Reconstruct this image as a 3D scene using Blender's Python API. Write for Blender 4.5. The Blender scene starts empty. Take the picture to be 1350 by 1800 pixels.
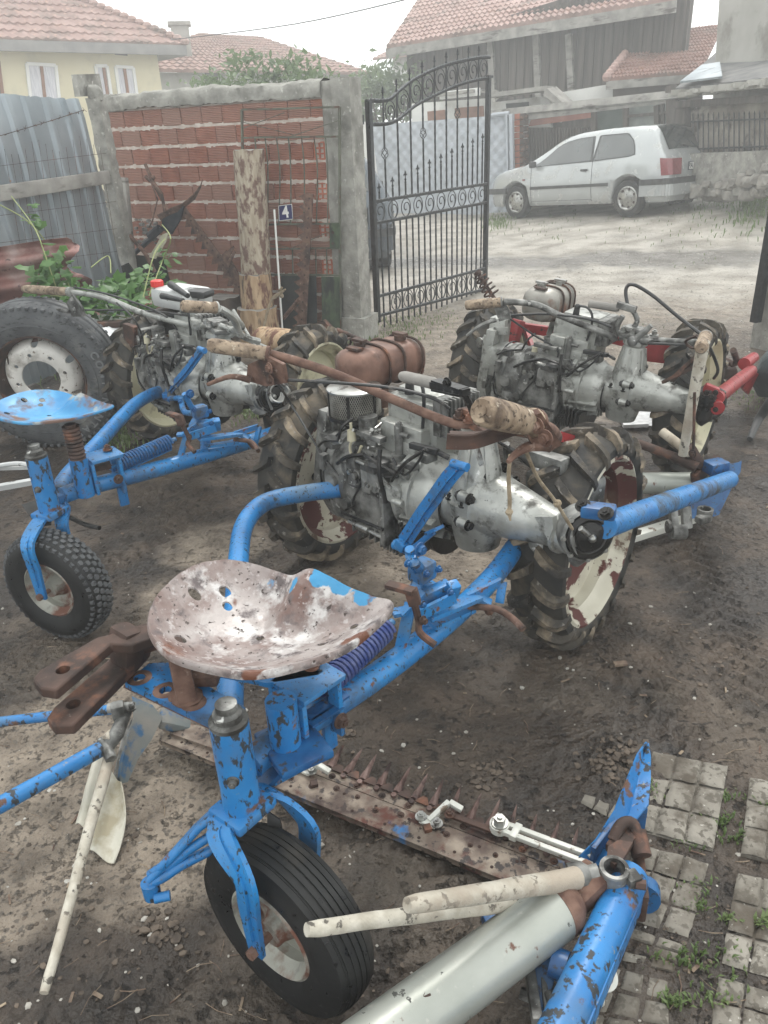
import bpy, bmesh, math, random
from mathutils import Vector as V, Matrix as MX, noise as NZ
sc = bpy.context.scene
PI = math.pi
# ---------------- camera, world, sun, exposure ----------------
F0 = 1360.0; CH = 1.6; PITCH = math.radians(26.1); ROLL = math.radians(2.5)
FW = V((0, math.cos(PITCH), -math.sin(PITCH)))
_r0 = V((1, 0, 0)); _u0 = V((0, math.sin(PITCH), math.cos(PITCH)))
RT = _r0 * math.cos(ROLL) - _u0 * math.sin(ROLL)
UP = _r0 * math.sin(ROLL) + _u0 * math.cos(ROLL)
CP = V((0, 0, CH))
cd = bpy.data.cameras.new('camera'); cam = bpy.data.objects.new('camera', cd); sc.collection.objects.link(cam)
cam.matrix_world = MX(((RT.x, UP.x, -FW.x, 0), (RT.y, UP.y, -FW.y, 0), (RT.z, UP.z, -FW.z, CH), (0, 0, 0, 1)))
cd.sensor_fit = 'VERTICAL'; cd.sensor_height = 36; cd.lens = 36 * F0 / 1800
cd.clip_start = 0.02; cd.clip_end = 2000
sc.camera = cam
w = bpy.data.worlds.new('World'); sc.world = w; w.use_nodes = True
nt = w.node_tree; bg = nt.nodes['Background']
sky = nt.nodes.new('ShaderNodeTexSky'); sky.sky_type = 'NISHITA'; sky.sun_disc = False
SUN_EL = math.radians(58); SUN_AZ = math.radians(15)
sky.sun_elevation = SUN_EL; sky.sun_rotation = SUN_AZ; sky.air_density = 1.0; sky.dust_density = 4.0; sky.ozone_density = 1.0
hs = nt.nodes.new('ShaderNodeHueSaturation'); hs.inputs['Saturation'].default_value = 0.12
nt.links.new(sky.outputs[0], hs.inputs['Color'])
mxs = nt.nodes.new('ShaderNodeMix'); mxs.data_type = 'RGBA'; mxs.inputs['Factor'].default_value = 0.85
mxs.inputs[7].default_value = (15, 15.4, 15.2, 1)
nt.links.new(hs.outputs[0], mxs.inputs[6]); nt.links.new(mxs.outputs[2], bg.inputs['Color'])
bg.inputs['Strength'].default_value = 0.11
sl = bpy.data.lights.new('sun', 'SUN'); sl.energy = 1.5; sl.angle = math.radians(10); sl.color = (1, .97, .92)
so = bpy.data.objects.new('sun', sl); sc.collection.objects.link(so)
sd = V((math.sin(SUN_AZ) * math.cos(SUN_EL), math.cos(SUN_AZ) * math.cos(SUN_EL), math.sin(SUN_EL)))
so.rotation_euler = sd.to_track_quat('Z', 'Y').to_euler(); so.location = (3, 6, 12)
sc.view_settings.view_transform = 'Standard'; sc.view_settings.look = 'None'
sc.view_settings.exposure = 0.24; sc.view_settings.gamma = 1
sc.cycles.max_bounces = 6; sc.cycles.diffuse_bounces = 2; sc.cycles.glossy_bounces = 3
sc.cycles.transmission_bounces = 4; sc.cycles.transparent_max_bounces = 8; sc.cycles.volume_bounces = 2
sc.cycles.use_denoising = True
random.seed(7)

# ---------------- pixel rays -> world points (1350x1800 photo pixels) ----------------
def ray(x, y): return FW + RT * ((x - 675) / F0) - UP * ((y - 900) / F0)
def G(x, y, z=0.0):
    d = ray(x, y); return CP + d * ((z - CH) / d.z)
def D(x, y, dep): return CP + ray(x, y) * dep
def PL(x, y, p0, n):
    d = ray(x, y); return CP + d * ((p0 - CP).dot(n) / d.dot(n))

# ---------------- mesh builder ----------------
def smooth(path, n=6, closed=False):
    P = [V(p) for p in path]
    if len(P) < 3: return P
    out = []; m = len(P)
    rng = range(m) if closed else range(m - 1)
    for i in rng:
        if closed: a, b, c, d = P[i - 1], P[i], P[(i + 1) % m], P[(i + 2) % m]
        else: a, b, c, d = P[max(i - 1, 0)], P[i], P[i + 1], P[min(i + 2, m - 1)]
        for k in range(n):
            t = k / n
            out.append(0.5 * ((2 * b) + (c - a) * t + (2 * a - 5 * b + 4 * c - d) * t * t + (3 * b - a - 3 * c + d) * t ** 3))
    if not closed: out.append(P[-1])
    return out
def basis(ax):
    ax = V(ax).normalized(); u = ax.cross(V((0, 0, 1)))
    if u.length < 1e-3: u = ax.cross(V((0, 1, 0)))
    u.normalize(); return ax, u, ax.cross(u)
class MB:
    def __init__(s): s.v = []; s.f = []; s.m = []; s.cur = 0; s.marks = []
    def mark(s): s.marks.append((len(s.v), len(s.f))); return s
    def mat(s, i): s.cur = i; return s
    def add(s, vs, fs):
        o = len(s.v); s.v += [tuple(p) for p in vs]; s.f += [tuple(i + o for i in f) for f in fs]; s.m += [s.cur] * len(fs); return s
    def box(s, c, size, rot=None, bev=0.0, taper=1.0):
        bm = bmesh.new(); bmesh.ops.create_cube(bm, size=1.0)
        for v in bm.verts:
            k = taper if v.co.z > 0 else 1
            v.co = V((v.co.x * size[0] * k, v.co.y * size[1] * k, v.co.z * size[2]))
        if bev: bmesh.ops.bevel(bm, geom=bm.edges[:], offset=bev, segments=2, affect='EDGES', profile=.6)
        M = rot if rot is not None else MX.Identity(3)
        if not isinstance(M, MX): M = MX.Rotation(M, 3, 'Z')
        bm.verts.ensure_lookup_table()
        s.add([M @ v.co + V(c) for v in bm.verts], [[v.index for v in f.verts] for f in bm.faces]); bm.free(); return s
    def bar(s, p, q, w, h, bev=0.0, up=(0, 0, 1)):
        p, q = V(p), V(q); x = (q - p); L = x.length; x.normalize(); y = V(up).cross(x)
        if y.length < 1e-3: y = V((0, 1, 0)).cross(x)
        y.normalize(); z = x.cross(y)
        M = MX((x, y, z)).transposed()
        return s.box((p + q) / 2, (L, w, h), M, bev)
    def tube(s, path, r, seg=12, cap=True, closed=False):
        P = [V(p) for p in path]; n = len(P)
        R = r if isinstance(r, (list, tuple)) else [r] * n
        if len(R) != n: R = [R[0] + (R[-1] - R[0]) * i / (n - 1) for i in range(n)]
        vs = []; fs = []; u = None
        for i in range(n):
            if closed: t = P[(i + 1) % n] - P[i - 1]
            else: t = P[min(i + 1, n - 1)] - P[max(i - 1, 0)]
            if t.length < 1e-9: t = V((0, 0, 1))
            t.normalize()
            if u is None: _, u, _ = basis(t)
            u = u - t * u.dot(t)
            if u.length < 1e-6: _, u, _ = basis(t)
            u.normalize(); b = t.cross(u)
            for k in range(seg):
                a = 2 * PI * k / seg; vs.append(P[i] + (u * math.cos(a) + b * math.sin(a)) * R[i])
        m = n if closed else n - 1
        for i in range(m):
            for k in range(seg):
                j = (i + 1) % n
                fs.append((i * seg + k, i * seg + (k + 1) % seg, j * seg + (k + 1) % seg, j * seg + k))
        if cap and not closed:
            fs.append(tuple(range(seg - 1, -1, -1))); fs.append(tuple((n - 1) * seg + k for k in range(seg)))
        return s.add(vs, fs)
    def cyl(s, p, q, r0, r1=None, seg=20, cap=True):
        return s.tube([p, q], [r0, r0 if r1 is None else r1], seg, cap)
    def lathe(s, o, ax, prof, seg=32, closed=False, u0=None):
        o = V(o); ax, u, b = basis(ax); vs = []; fs = []; n = len(prof)
        for (d, r) in prof:
            for k in range(seg):
                a = 2 * PI * k / seg; vs.append(o + ax * d + (u * math.cos(a) + b * math.sin(a)) * max(r, 1e-4))
        m = n if closed else n - 1
        for i in range(m):
            j = (i + 1) % n
            for k in range(seg): fs.append((i * seg + k, i * seg + (k + 1) % seg, j * seg + (k + 1) % seg, j * seg + k))
        return s.add(vs, fs)
    def prism(s, pts, th, closed=True):
        P = [V(p) for p in pts]; n = len(P); nn = V((0, 0, 0))
        for i in range(n): nn += (P[i] - P[0]).cross(P[(i + 1) % n] - P[0])
        nn.normalize(); T = nn * th / 2
        vs = [p + T for p in P] + [p - T for p in P]
        return s.add(vs, [tuple(range(n)), tuple(range(2 * n - 1, n - 1, -1))] + [(i, i + n, (i + 1) % n + n, (i + 1) % n) for i in range(n)])
    def ball(s, c, r, seg=12, sq=(1, 1, 1)):
        vs = []; fs = []; m = seg // 2
        for i in range(m + 1):
            t = PI * i / m
            for k in range(seg):
                a = 2 * PI * k / seg; vs.append(V(c) + V((math.sin(t) * math.cos(a) * r * sq[0], math.sin(t) * math.sin(a) * r * sq[1], math.cos(t) * r * sq[2])))
        for i in range(m):
            for k in range(seg): fs.append((i * seg + k, (i + 1) * seg + k, (i + 1) * seg + (k + 1) % seg, i * seg + (k + 1) % seg))
        return s.add(vs, fs)
    def bolt(s, p, ax, r=.008, h=.008, washer=True):
        s.mark(); ax = V(ax).normalized(); p = V(p)
        if washer: s.tube([p, p + ax * h * .3], r * 1.5, 14)
        s.tube([p + ax * h * .3, p + ax * h * 1.2], r, 6); s.tube([p + ax * h * 1.2, p + ax * h * 1.5], r * .5, 8)
        return s
    def coil(s, p, q, R, r, turns, seg=7, per=16, R1=None):
        p, q = V(p), V(q); ax, u, b = basis(q - p); L = (q - p).length; n = int(turns * per); R1 = R if R1 is None else R1
        pts = [p + ax * L * i / n + (u * math.cos(2 * PI * i / per) + b * math.sin(2 * PI * i / per)) * (R + (R1 - R) * i / n) for i in range(n + 1)]
        return s.tube(pts, r, seg)
    def strap(s, path, w, th, side):
        # continuous flat bar: width along 'side', thickness across
        P = [V(p) for p in path]; n = len(P); W = w if isinstance(w, (list, tuple)) else [w] * n; sd = V(side).normalized(); vs = []
        for i in range(n):
            t = (P[min(i + 1, n - 1)] - P[max(i - 1, 0)]).normalized(); y = (sd - t * sd.dot(t)).normalized(); z = t.cross(y); e = min(.003, th * .3)
            for a, b in ((-1, -1), (1, -1), (1, 1), (-1, 1)):
                vs.append(P[i] + y * a * W[i] / 2 + z * b * th / 2)
        fs = [(4 * i + k, 4 * i + (k + 1) % 4, 4 * i + 4 + (k + 1) % 4, 4 * i + 4 + k) for i in range(n - 1) for k in range(4)] + [(0, 1, 2, 3), tuple(4 * n - 4 + k for k in (3, 2, 1, 0))]
        return s.add(vs, fs)
    def quad(s, a, b, c, d): return s.add([a, b, c, d], [(0, 1, 2, 3)])
    def rock(s, c, r, sq=(1, 1, .7), seed=0):
        bm = bmesh.new(); bmesh.ops.create_icosphere(bm, subdivisions=2, radius=1)
        q = MX.Rotation(seed * 1.7, 3, 'Z')
        for v in bm.verts:
            d = v.co.copy(); k = 1 + .45 * NZ.noise(d * 1.3 + V((seed * 3.1, seed, 0))); d *= k
            for i in range(3): d[i] = max(-.78, min(.78, d[i]))
            v.co = q @ V((d.x * r * sq[0], d.y * r * sq[1], d.z * r * sq[2])) + V(c)
        bm.verts.ensure_lookup_table()
        s.add([v.co for v in bm.verts], [[v.index for v in f.verts] for f in bm.faces]); bm.free(); return s

def each(name, mb, mats, parent, **k):
    """one part per marked piece"""
    ms = mb.marks + [(len(mb.v), len(mb.f))]; out = []
    if ms[0] != (0, 0): ms = [(0, 0)] + ms
    for (v0, f0), (v1, f1) in zip(ms, ms[1:]):
        if v1 == v0: continue
        q = MB(); q.v = mb.v[v0:v1]; q.f = [tuple(i - v0 for i in f) for f in mb.f[f0:f1]]; q.m = mb.m[f0:f1]; out.append(obj(name, q, mats, parent, **k))
    return out
def link(o): sc.collection.objects.link(o)
def obj(name, mb, mats, parent=None, loc=None, rot=None, label=None, flat=False, sharp=38, solid=0, kind=None, local=False):
    """links one mesh; vertices are world coordinates unless local=True"""
    me = bpy.data.meshes.new(name)
    vs = mb.v
    if parent is not None and not local:
        inv = parent.matrix_world_c.inverted() if hasattr(parent, 'matrix_world_c') else WM[parent.name].inverted()
        vs = [inv @ V(p) for p in vs]
    me.from_pydata([tuple(p) for p in vs], [], mb.f)
    if not isinstance(mats, (list, tuple)): mats = [mats]
    for m in mats: me.materials.append(m)
    if len(mats) > 1: me.polygons.foreach_set('material_index', mb.m)
    bm = bmesh.new(); bm.from_mesh(me); bmesh.ops.recalc_face_normals(bm, faces=bm.faces[:])
    if not flat:
        ca = math.radians(sharp)
        for f in bm.faces: f.smooth = True
        for e in bm.edges:
            if len(e.link_faces) == 2:
                if e.calc_face_angle(0) > ca: e.smooth = False
            else: e.smooth = False
    bm.to_mesh(me); bm.free(); me.update()
    o = bpy.data.objects.new(name, me); link(o)
    lm = MX.Identity(4)
    if loc is not None or rot is not None:
        lm = MX.Translation(V(loc or (0, 0, 0))) @ (rot.to_4x4() if rot is not None else MX.Identity(4))
        o.matrix_local = lm
    if parent is not None:
        o.parent = parent; o.matrix_local = lm
        WM[o.name] = WM[parent.name] @ lm
    else: WM[o.name] = lm
    if label: o['label'] = label
    if kind: o['kind'] = kind
    if solid:
        md = o.modifiers.new('thickness', 'SOLIDIFY'); md.thickness = solid; md.offset = 0
    return o
WM = {}
def thing(name, label, cat, loc=(0, 0, 0), rotz=0, group=None, tilt=None):
    o = bpy.data.objects.new(name, None); link(o); o.empty_display_size = .1
    m = MX.Translation(V(loc)) @ MX.Rotation(rotz, 4, 'Z')
    if tilt: m = m @ tilt
    o.matrix_world = m; WM[o.name] = m
    o['label'] = label; o['category'] = cat
    if group: o['group'] = group
    return o
def tag(o, label, cat, group=None):
    o['label'] = label; o['category'] = cat
    if group: o['group'] = group
    return o
def single(name, mb, mats, label, cat, group=None, **k): return tag(obj(name, mb, mats, **k), label, cat, group)
def text_mesh(name, body, size, mat, M, parent=None, ext=.001, label=None, bold=0):
    cu = bpy.data.curves.new(name, 'FONT'); cu.body = body; cu.size = size; cu.extrude = ext; cu.align_x = 'CENTER'; cu.align_y = 'CENTER'; cu.offset = bold
    t = bpy.data.objects.new(name + '_tmp', cu); link(t); bpy.context.view_layer.update()
    me = bpy.data.meshes.new_from_object(t.evaluated_get(bpy.context.evaluated_depsgraph_get()))
    bpy.data.objects.remove(t)
    me.materials.clear(); me.materials.append(mat)
    o = bpy.data.objects.new(name, me); link(o)
    if parent is not None: o.parent = parent; o.matrix_local = WM[parent.name].inverted() @ M; WM[o.name] = M
    else: o.matrix_world = M; WM[o.name] = M
    return o

# ---------------- materials ----------------
def _n(t, k, **kw):
    n = t.nodes.new(k)
    for a, b in kw.items(): setattr(n, a, b)
    return n
def pm(name, c1, c2=None, scale=6, rough=.6, metal=0.0, bump=.2, bscale=40, bdist=.004, layers=(), spec=.5, detail=6, stretch=None, coat=0, extra=None, emit=None, lo=.35, hi=.65, trans=0, alpha=None):
    m = bpy.data.materials.new(name); m.use_nodes = True; t = m.node_tree; bs = t.nodes['Principled BSDF']; L = t.links.new
    tc = _n(t, 'ShaderNodeTexCoord'); src = tc.outputs['Object']
    def mapped(st):
        if not st: return src
        mp = _n(t, 'ShaderNodeMapping'); L(src, mp.inputs[0]); mp.inputs['Scale'].default_value = st; return mp.outputs[0]
    c2 = c2 or c1
    n = _n(t, 'ShaderNodeTexNoise'); n.inputs['Scale'].default_value = scale; n.inputs['Detail'].default_value = detail; L(mapped(stretch), n.inputs['Vector'])
    rp = _n(t, 'ShaderNodeValToRGB'); L(n.outputs['Fac'], rp.inputs[0])
    rp.color_ramp.elements[0].position = lo; rp.color_ramp.elements[1].position = hi
    rp.color_ramp.elements[0].color = (*c1, 1); rp.color_ramp.elements[1].color = (*c2, 1)
    col = rp.outputs[0]; rv = rough; mv = metal; rsock = None; msock = None; hs_ = []
    for i, ly in enumerate(layers):
        # (color, scale, threshold, width, rough, metal, stretch, height)
        c, s_, th, wd, r_, m_ = ly[:6]; st = ly[6] if len(ly) > 6 else None; ht = ly[7] if len(ly) > 7 else 0
        kind = ly[8] if len(ly) > 8 else 'noise'
        if kind == 'noise':
            n2 = _n(t, 'ShaderNodeTexNoise'); n2.inputs['Scale'].default_value = s_; n2.inputs['Detail'].default_value = 8; n2.inputs['Roughness'].default_value = .6
            out2 = n2.outputs['Fac']
        else:
            n2 = _n(t, 'ShaderNodeTexVoronoi'); n2.inputs['Scale'].default_value = s_
            if kind == 'edge': n2.feature = 'DISTANCE_TO_EDGE'
            out2 = n2.outputs['Distance']
        if kind == 'noise':
            mp = _n(t, 'ShaderNodeMapping'); L(src, mp.inputs[0]); mp.inputs['Location'].default_value = (i * 3.7 + 1.3, i * 1.9, i * 2.3)
            if st: mp.inputs['Scale'].default_value = st
            L(mp.outputs[0], n2.inputs['Vector'])
        else: L(mapped(st), n2.inputs['Vector'])
        mr = _n(t, 'ShaderNodeMapRange'); L(out2, mr.inputs[0])
        if kind == 'noise': a, b = th - wd, th + wd
        else: a, b = th + wd, th - wd
        mr.inputs[1].default_value = a; mr.inputs[2].default_value = b
        mk = mr.outputs[0]
        mx = _n(t, 'ShaderNodeMix', data_type='RGBA'); L(mk, mx.inputs['Factor']); L(col, mx.inputs[6]); mx.inputs[7].default_value = (*c, 1); col = mx.outputs[2]
        for which in ('r', 'm'):
            cur = rsock if which == 'r' else msock; base = rv if which == 'r' else mv; tgt = r_ if which == 'r' else m_
            q = _n(t, 'ShaderNodeMix', data_type='FLOAT'); L(mk, q.inputs['Factor'])
            if cur is None: q.inputs[2].default_value = base
            else: L(cur, q.inputs[2])
            q.inputs[3].default_value = tgt
            if which == 'r': rsock = q.outputs[0]
            else: msock = q.outputs[0]
        if ht: hs_.append((mk, ht))
    L(col, bs.inputs['Base Color'])
    if rsock is None: bs.inputs['Roughness'].default_value = rough; bs.inputs['Metallic'].default_value = metal
    else: L(rsock, bs.inputs['Roughness']); L(msock, bs.inputs['Metallic'])
    bs.inputs['Specular IOR Level'].default_value = spec
    if coat: bs.inputs['Coat Weight'].default_value = coat; bs.inputs['Coat Roughness'].default_value = .08
    if trans: bs.inputs['Transmission Weight'].default_value = trans
    if bump:
        nb = _n(t, 'ShaderNodeTexNoise'); nb.inputs['Scale'].default_value = bscale; nb.inputs['Detail'].default_value = 5; L(mapped(stretch), nb.inputs['Vector'])
        h = nb.outputs['Fac']
        for mk, ht in hs_:
            q = _n(t, 'ShaderNodeMath', operation='MULTIPLY_ADD'); L(mk, q.inputs[0]); q.inputs[1].default_value = ht; L(h, q.inputs[2]); h = q.outputs[0]
        bp = _n(t, 'ShaderNodeBump'); bp.inputs['Strength'].default_value = bump; bp.inputs['Distance'].default_value = bdist
        L(h, bp.inputs['Height']); L(bp.outputs[0], bs.inputs['Normal'])
    return m
RUST = (.12, .055, .035); DRUST = (.05, .022, .015)
M = {}
M['blue'] = pm('blue_paint', (.010, .135, .37), (.02, .2, .48), 5, .33, 0, .35, 60, .002, layers=[((.09, .15, .21), 3.2, .64, .1, .65, 0, (1, 1, 2)), ((.08, .1, .12), 90, .64, .05, .6, 0), ((.02, .035, .05), 80, .61, .02, .6, 0, (1, 1, .5), -.5), ((.13, .06, .04), 26, .66, .03, .75, 0, None, -.5), ((.05, .05, .045), 5, .62, .08, .8, 0)], spec=.5)
M['blue_worn'] = pm('worn_blue_paint', (.010, .13, .36), (.025, .2, .48), 7, .38, 0, .35, 70, .002, layers=[((.09, .14, .19), 3.5, .63, .1, .7, 0), ((.03, .035, .04), 48, .57, .02, .6, 0, (1, 1, .45), -.6), ((.12, .065, .045), 20, .63, .03, .8, 0, None, -.5), ((.25, .24, .21), 60, .68, .03, .8, 0)])
M['dkblue'] = pm('dark_blue_paint', (.008, .06, .18), (.015, .11, .28), 20, .4, 0, .2, 60, .002, layers=[((.05, .05, .06), 60, .6, .04, .6, .2)])
M['red'] = pm('red_paint', (.22, .014, .018), (.33, .03, .033), 14, .4, 0, .2, 70, .002, layers=[((.05, .03, .025), 35, .62, .03, .7, 0, None, -.4)])
M['rust'] = pm('rusty_steel', (.085, .042, .03), (.19, .11, .08), 26, .8, .1, .5, 120, .002, layers=[((.035, .022, .018), 9, .58, .07, .85, 0), ((.28, .2, .16), 35, .66, .05, .7, 0)])
M['dkrust'] = pm('dark_rusty_steel', (.035, .022, .018), (.095, .055, .042), 14, .7, .25, .5, 90, .002, layers=[((.2, .09, .055), 12, .6, .07, .85, 0), ((.2, .17, .15), 40, .7, .05, .7, 0)])
M['alu'] = pm('grimy_silver_paint', (.28, .285, .265), (.42, .425, .4), 12, .36, .4, .4, 60, .004, layers=[((.07, .068, .06), 16, .6, .07, .6, .2), ((.06, .055, .045), 5, .66, .06, .6, .2), ((.6, .6, .58), 25, .68, .03, .35, .6), ((.03, .03, .028), 45, .68, .03, .6, .2)])
M['alud'] = pm('dirty_cast_alloy', (.07, .07, .066), (.29, .29, .275), 17, .48, .4, .5, 55, .004, layers=[((.03, .028, .025), 13, .58, .07, .6, .2), ((.48, .48, .46), 35, .66, .03, .4, .7)])
M['galv'] = pm('galvanised_sheet', (.27, .31, .34), (.38, .42, .45), 2.2, .38, .55, .12, 8, .01, layers=[((.12, .15, .17), 3, .62, .06, .5, .4, (1, 1, .3)), ((.3, .16, .08), 12, .72, .03, .8, 0)])
M['chrome'] = pm('bright_steel', (.3, .3, .285), (.45, .45, .43), 20, .3, .9, .15, 80, .001, layers=[((.06, .05, .045), 24, .6, .05, .6, .3)])
M['black'] = pm('black_plastic', (.012, .012, .013), (.03, .03, .03), 20, .4, 0, .1, 60, .001, layers=[((.12, .11, .1), 20, .66, .06, .8, 0)])
M['oil'] = pm('oily_black_metal', (.006, .006, .006), (.028, .026, .024), 14, .3, .3, .4, 50, .004, layers=[((.16, .16, .15), 30, .66, .03, .4, .6)])
M['rubber'] = pm('tyre_rubber', (.007, .0075, .008), (.02, .02, .02), 6, .55, 0, .4, 60, .002, spec=.3, layers=[((.075, .066, .055), 4.5, .64, .1, .9, 0), ((.006, .006, .007), 45, .62, .03, .25, 0)])
M['mudrub'] = pm('muddy_tyre_rubber', (.018, .017, .016), (.085, .07, .052), 7, .8, 0, .9, 40, .008, layers=[((.26, .21, .15), 7, .57, .07, .95, 0, None, .5), ((.02, .019, .018), 6, .58, .08, .6, 0), ((.3, .28, .25), 28, .66, .05, .9, 0)])
M['oldrub'] = pm('old_grey_tyre_rubber', (.05, .053, .057), (.11, .114, .118), 7, .75, 0, .4, 50, .003, layers=[((.025, .026, .028), 26, .6, .04, .7, 0, (1, 1, 2.5)), ((.23, .22, .2), 4, .62, .08, .9, 0)])
M['rim'] = pm('cream_rim_paint', (.5, .47, .38), (.6, .57, .47), 8, .45, 0, .2, 40, .003, layers=[((.10, .03, .026), 5.5, .50, .012, .8, 0, None, -.8), ((.09, .045, .03), 24, .64, .02, .8, 0, None, -.6), ((.2, .17, .12), 3, .6, .08, .8, 0)])
M['rimy'] = pm('yellowed_rim_paint', (.5, .48, .33), (.62, .58, .42), 8, .5, 0, .2, 40, .003, layers=[((.15, .12, .08), 5, .6, .06, .8, 0), ((.08, .045, .03), 34, .68, .02, .8, 0)])
M['rimw'] = pm('white_rim_paint', (.5, .49, .46), (.68, .66, .62), 6, .5, 0, .3, 60, .003, layers=[((.14, .1, .07), 28, .63, .03, .8, 0, None, -.5), ((.28, .26, .23), 7, .62, .07, .8, 0)])
M['rimg'] = pm('grey_rim_paint', (.27, .27, .235), (.4, .4, .355), 9, .4, .2, .2, 40, .003, layers=[((.14, .06, .04), 8, .55, .05, .85, 0), ((.2, .2, .18), 20, .62, .05, .6, .1)])
M['wood'] = pm('weathered_wood', (.3, .25, .19), (.46, .41, .33), 14, .8, 0, .5, 60, .002, layers=[((.11, .085, .06), 24, .62, .05, .9, 0, (1, 1, 1))], stretch=(1, 1, 1))
M['pole'] = pm('pale_wooden_pole', (.36, .33, .27), (.52, .49, .42), 30, .8, 0, .8, 60, .004, layers=[((.1, .09, .075), 34, .585, .02, .8, 0), ((.35, .3, .24), 6, .55, .08, .8, 0)])
M['grip'] = pm('worn_wooden_grip', (.17, .12, .08), (.36, .28, .2), 26, .75, 0, .8, 70, .004, layers=[((.07, .05, .035), 70, .6, .04, .85, 0, None, -.6), ((.1, .07, .05), 14, .6, .06, .8, 0, (1, 1, .5)), ((.55, .48, .38), 30, .67, .04, .7, 0)])
M['greywood'] = pm('grey_board', (.2, .19, .175), (.34, .325, .3), 5, .9, 0, .7, 25, .006, layers=[((.08, .07, .06), 8, .62, .06, .9, 0, (.3, .3, 1.5))])
M['bark'] = pm('barkless_log', (.32, .21, .12), (.5, .36, .23), 9, .8, 0, .7, 20, .008, stretch=(3, 3, .5), layers=[((.14, .06, .04), 7, .55, .04, .8, 0, (2, 2, .7), .3), ((.09, .065, .045), 16, .63, .04, .9, 0, (1, 1, .3))])
M['peel'] = pm('peeling_log', (.33, .27, .2), (.46, .4, .31), 12, .85, 0, .8, 30, .008, stretch=(3, 3, .6), layers=[((.15, .085, .065), 13, .53, .05, .8, 0, (1.6, 1.6, .8), .5)])
M['stump'] = pm('dark_stump', (.07, .05, .04), (.15, .115, .085), 8, .9, 0, .8, 25, .01, stretch=(2, 2, .6))
M['conc'] = pm('rough_concrete', (.2, .195, .175), (.34, .33, .3), 9, .92, 0, .8, 45, .008, layers=[((.13, .125, .11), 3.5, .6, .08, .95, 0), ((.5, .49, .45), 24, .66, .05, .95, 0), ((.09, .09, .08), 60, .68, .03, .95, 0, None, -.6)])
M['mortar'] = pm('mortar', (.42, .345, .3), (.6, .53, .48), 12, .95, 0, .9, 60, .01)
M['hole'] = pm('hollow_shade', (.03, .014, .01), None, 5, .9)  # near black tone paints the shade inside holes, slots and openings
M['wallr'] = pm('red_wash_render', (.3, .12, .09), (.38, .17, .13), 4, .9, 0, .4, 30)
M['gate'] = pm('black_gate_paint', (.008, .009, .011), (.022, .024, .027), 40, .42, .2, .3, 60, .003, layers=[((.15, .15, .15), 50, .7, .03, .6, .2)])
M['oldgate'] = pm('dull_green_iron', (.07, .075, .055), (.13, .135, .1), 9, .8, .1, .4, 60, .002, layers=[((.09, .045, .03), 13, .6, .05, .9, 0)])
M['mossy'] = pm('mossy_sheet', (.03, .045, .03), (.07, .1, .055), 9, .85, 0, .5, 30, .004, layers=[((.012, .014, .013), 5, .55, .07, .8, 0, (3, 3, 1))])
M['car'] = pm('silver_car_paint', (.42, .44, .445), (.47, .49, .49), 3, .22, .3, 0, layers=[((.4, .39, .36), 4, .66, .12, .5, 0)], coat=.5)
M['darkcar'] = pm('dark_grey_car_paint', (.06, .075, .09), (.07, .085, .1), 3, .2, .3, 0, coat=.6)
M['glass'] = pm('car_glass', (.012, .018, .018), (.05, .06, .06), 2, .04, 0, 0, spec=.8, coat=1)
M['winglass'] = pm('window_glass', (.13, .14, .15), (.3, .3, .32), 5, .15, 0, 0, spec=.7)
M['curtain'] = pm('curtain', (.5, .5, .56), (.72, .72, .76), 9, .9, stretch=(8, 1, .4), bump=0)
M['trim'] = pm('dark_trim', (.03, .032, .034), (.06, .06, .06), 9, .55)
M['lamp'] = pm('red_lamp', (.16, .012, .016), (.22, .02, .028), 30, .25, coat=.6, bump=0)
M['plate'] = pm('number_plate_white', (.72, .72, .7), (.8, .8, .78), 9, .4, bump=0)
M['ink'] = pm('plate_ink', (.02, .025, .04), None, 5, .5, bump=0)
M['navy'] = pm('navy_enamel', (.012, .015, .09), (.02, .025, .12), 9, .3, layers=[((.6, .6, .58), 22, .72, .02, .5, 0)])
M['white'] = pm('white_enamel', (.75, .75, .72), (.82, .82, .8), 9, .4, bump=0)
M['cream'] = pm('cream_render', (.62, .56, .38), (.7, .64, .46), .6, .9, 0, .2, 12, layers=[((.5, .46, .34), 1.2, .62, .1, .9, 0)])
M['wwall'] = pm('white_render', (.6, .6, .57), (.72, .72, .69), 1.5, .9, 0, .3, 12, layers=[((.4, .38, .34), 1.4, .62, .08, .9, 0)])
M['gwall'] = pm('grey_render', (.3, .29, .26), (.4, .39, .36), 1.2, .95, 0, .5, 10, layers=[((.2, .185, .16), 1.8, .6, .06, .95, 0)])
M['brownwin'] = pm('brown_window_wood', (.2, .085, .045), (.27, .12, .07), 9, .6)
M['whitetrim'] = pm('white_trim', (.75, .75, .73), (.8, .8, .78), 9, .6, bump=0)
M['dkwood'] = pm('dark_barn_boards', (.05, .042, .037), (.11, .092, .08), 2, .85, 0, .6, 14, .02, stretch=(6, 6, .3))
M['bbrick'] = pm('red_brick_pillar', (.33, .09, .05), (.42, .14, .08), 6, .9, 0, .5, 20)
M['sheetg'] = pm('pale_grey_sheet', (.36, .39, .43), (.43, .46, .5), 3, .55, .2, .6, 8, .02)
M['creamsheet'] = pm('off_white_plastic_sheet', (.5, .48, .4), (.62, .6, .52), 5, .6, 0, .4, 12, .01, layers=[((.35, .31, .22), 5, .6, .05, .8, 0)])
M['whitebag'] = pm('white_sack', (.62, .64, .65), (.78, .79, .8), 5, .7, 0, .8, 9, .03)
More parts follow.
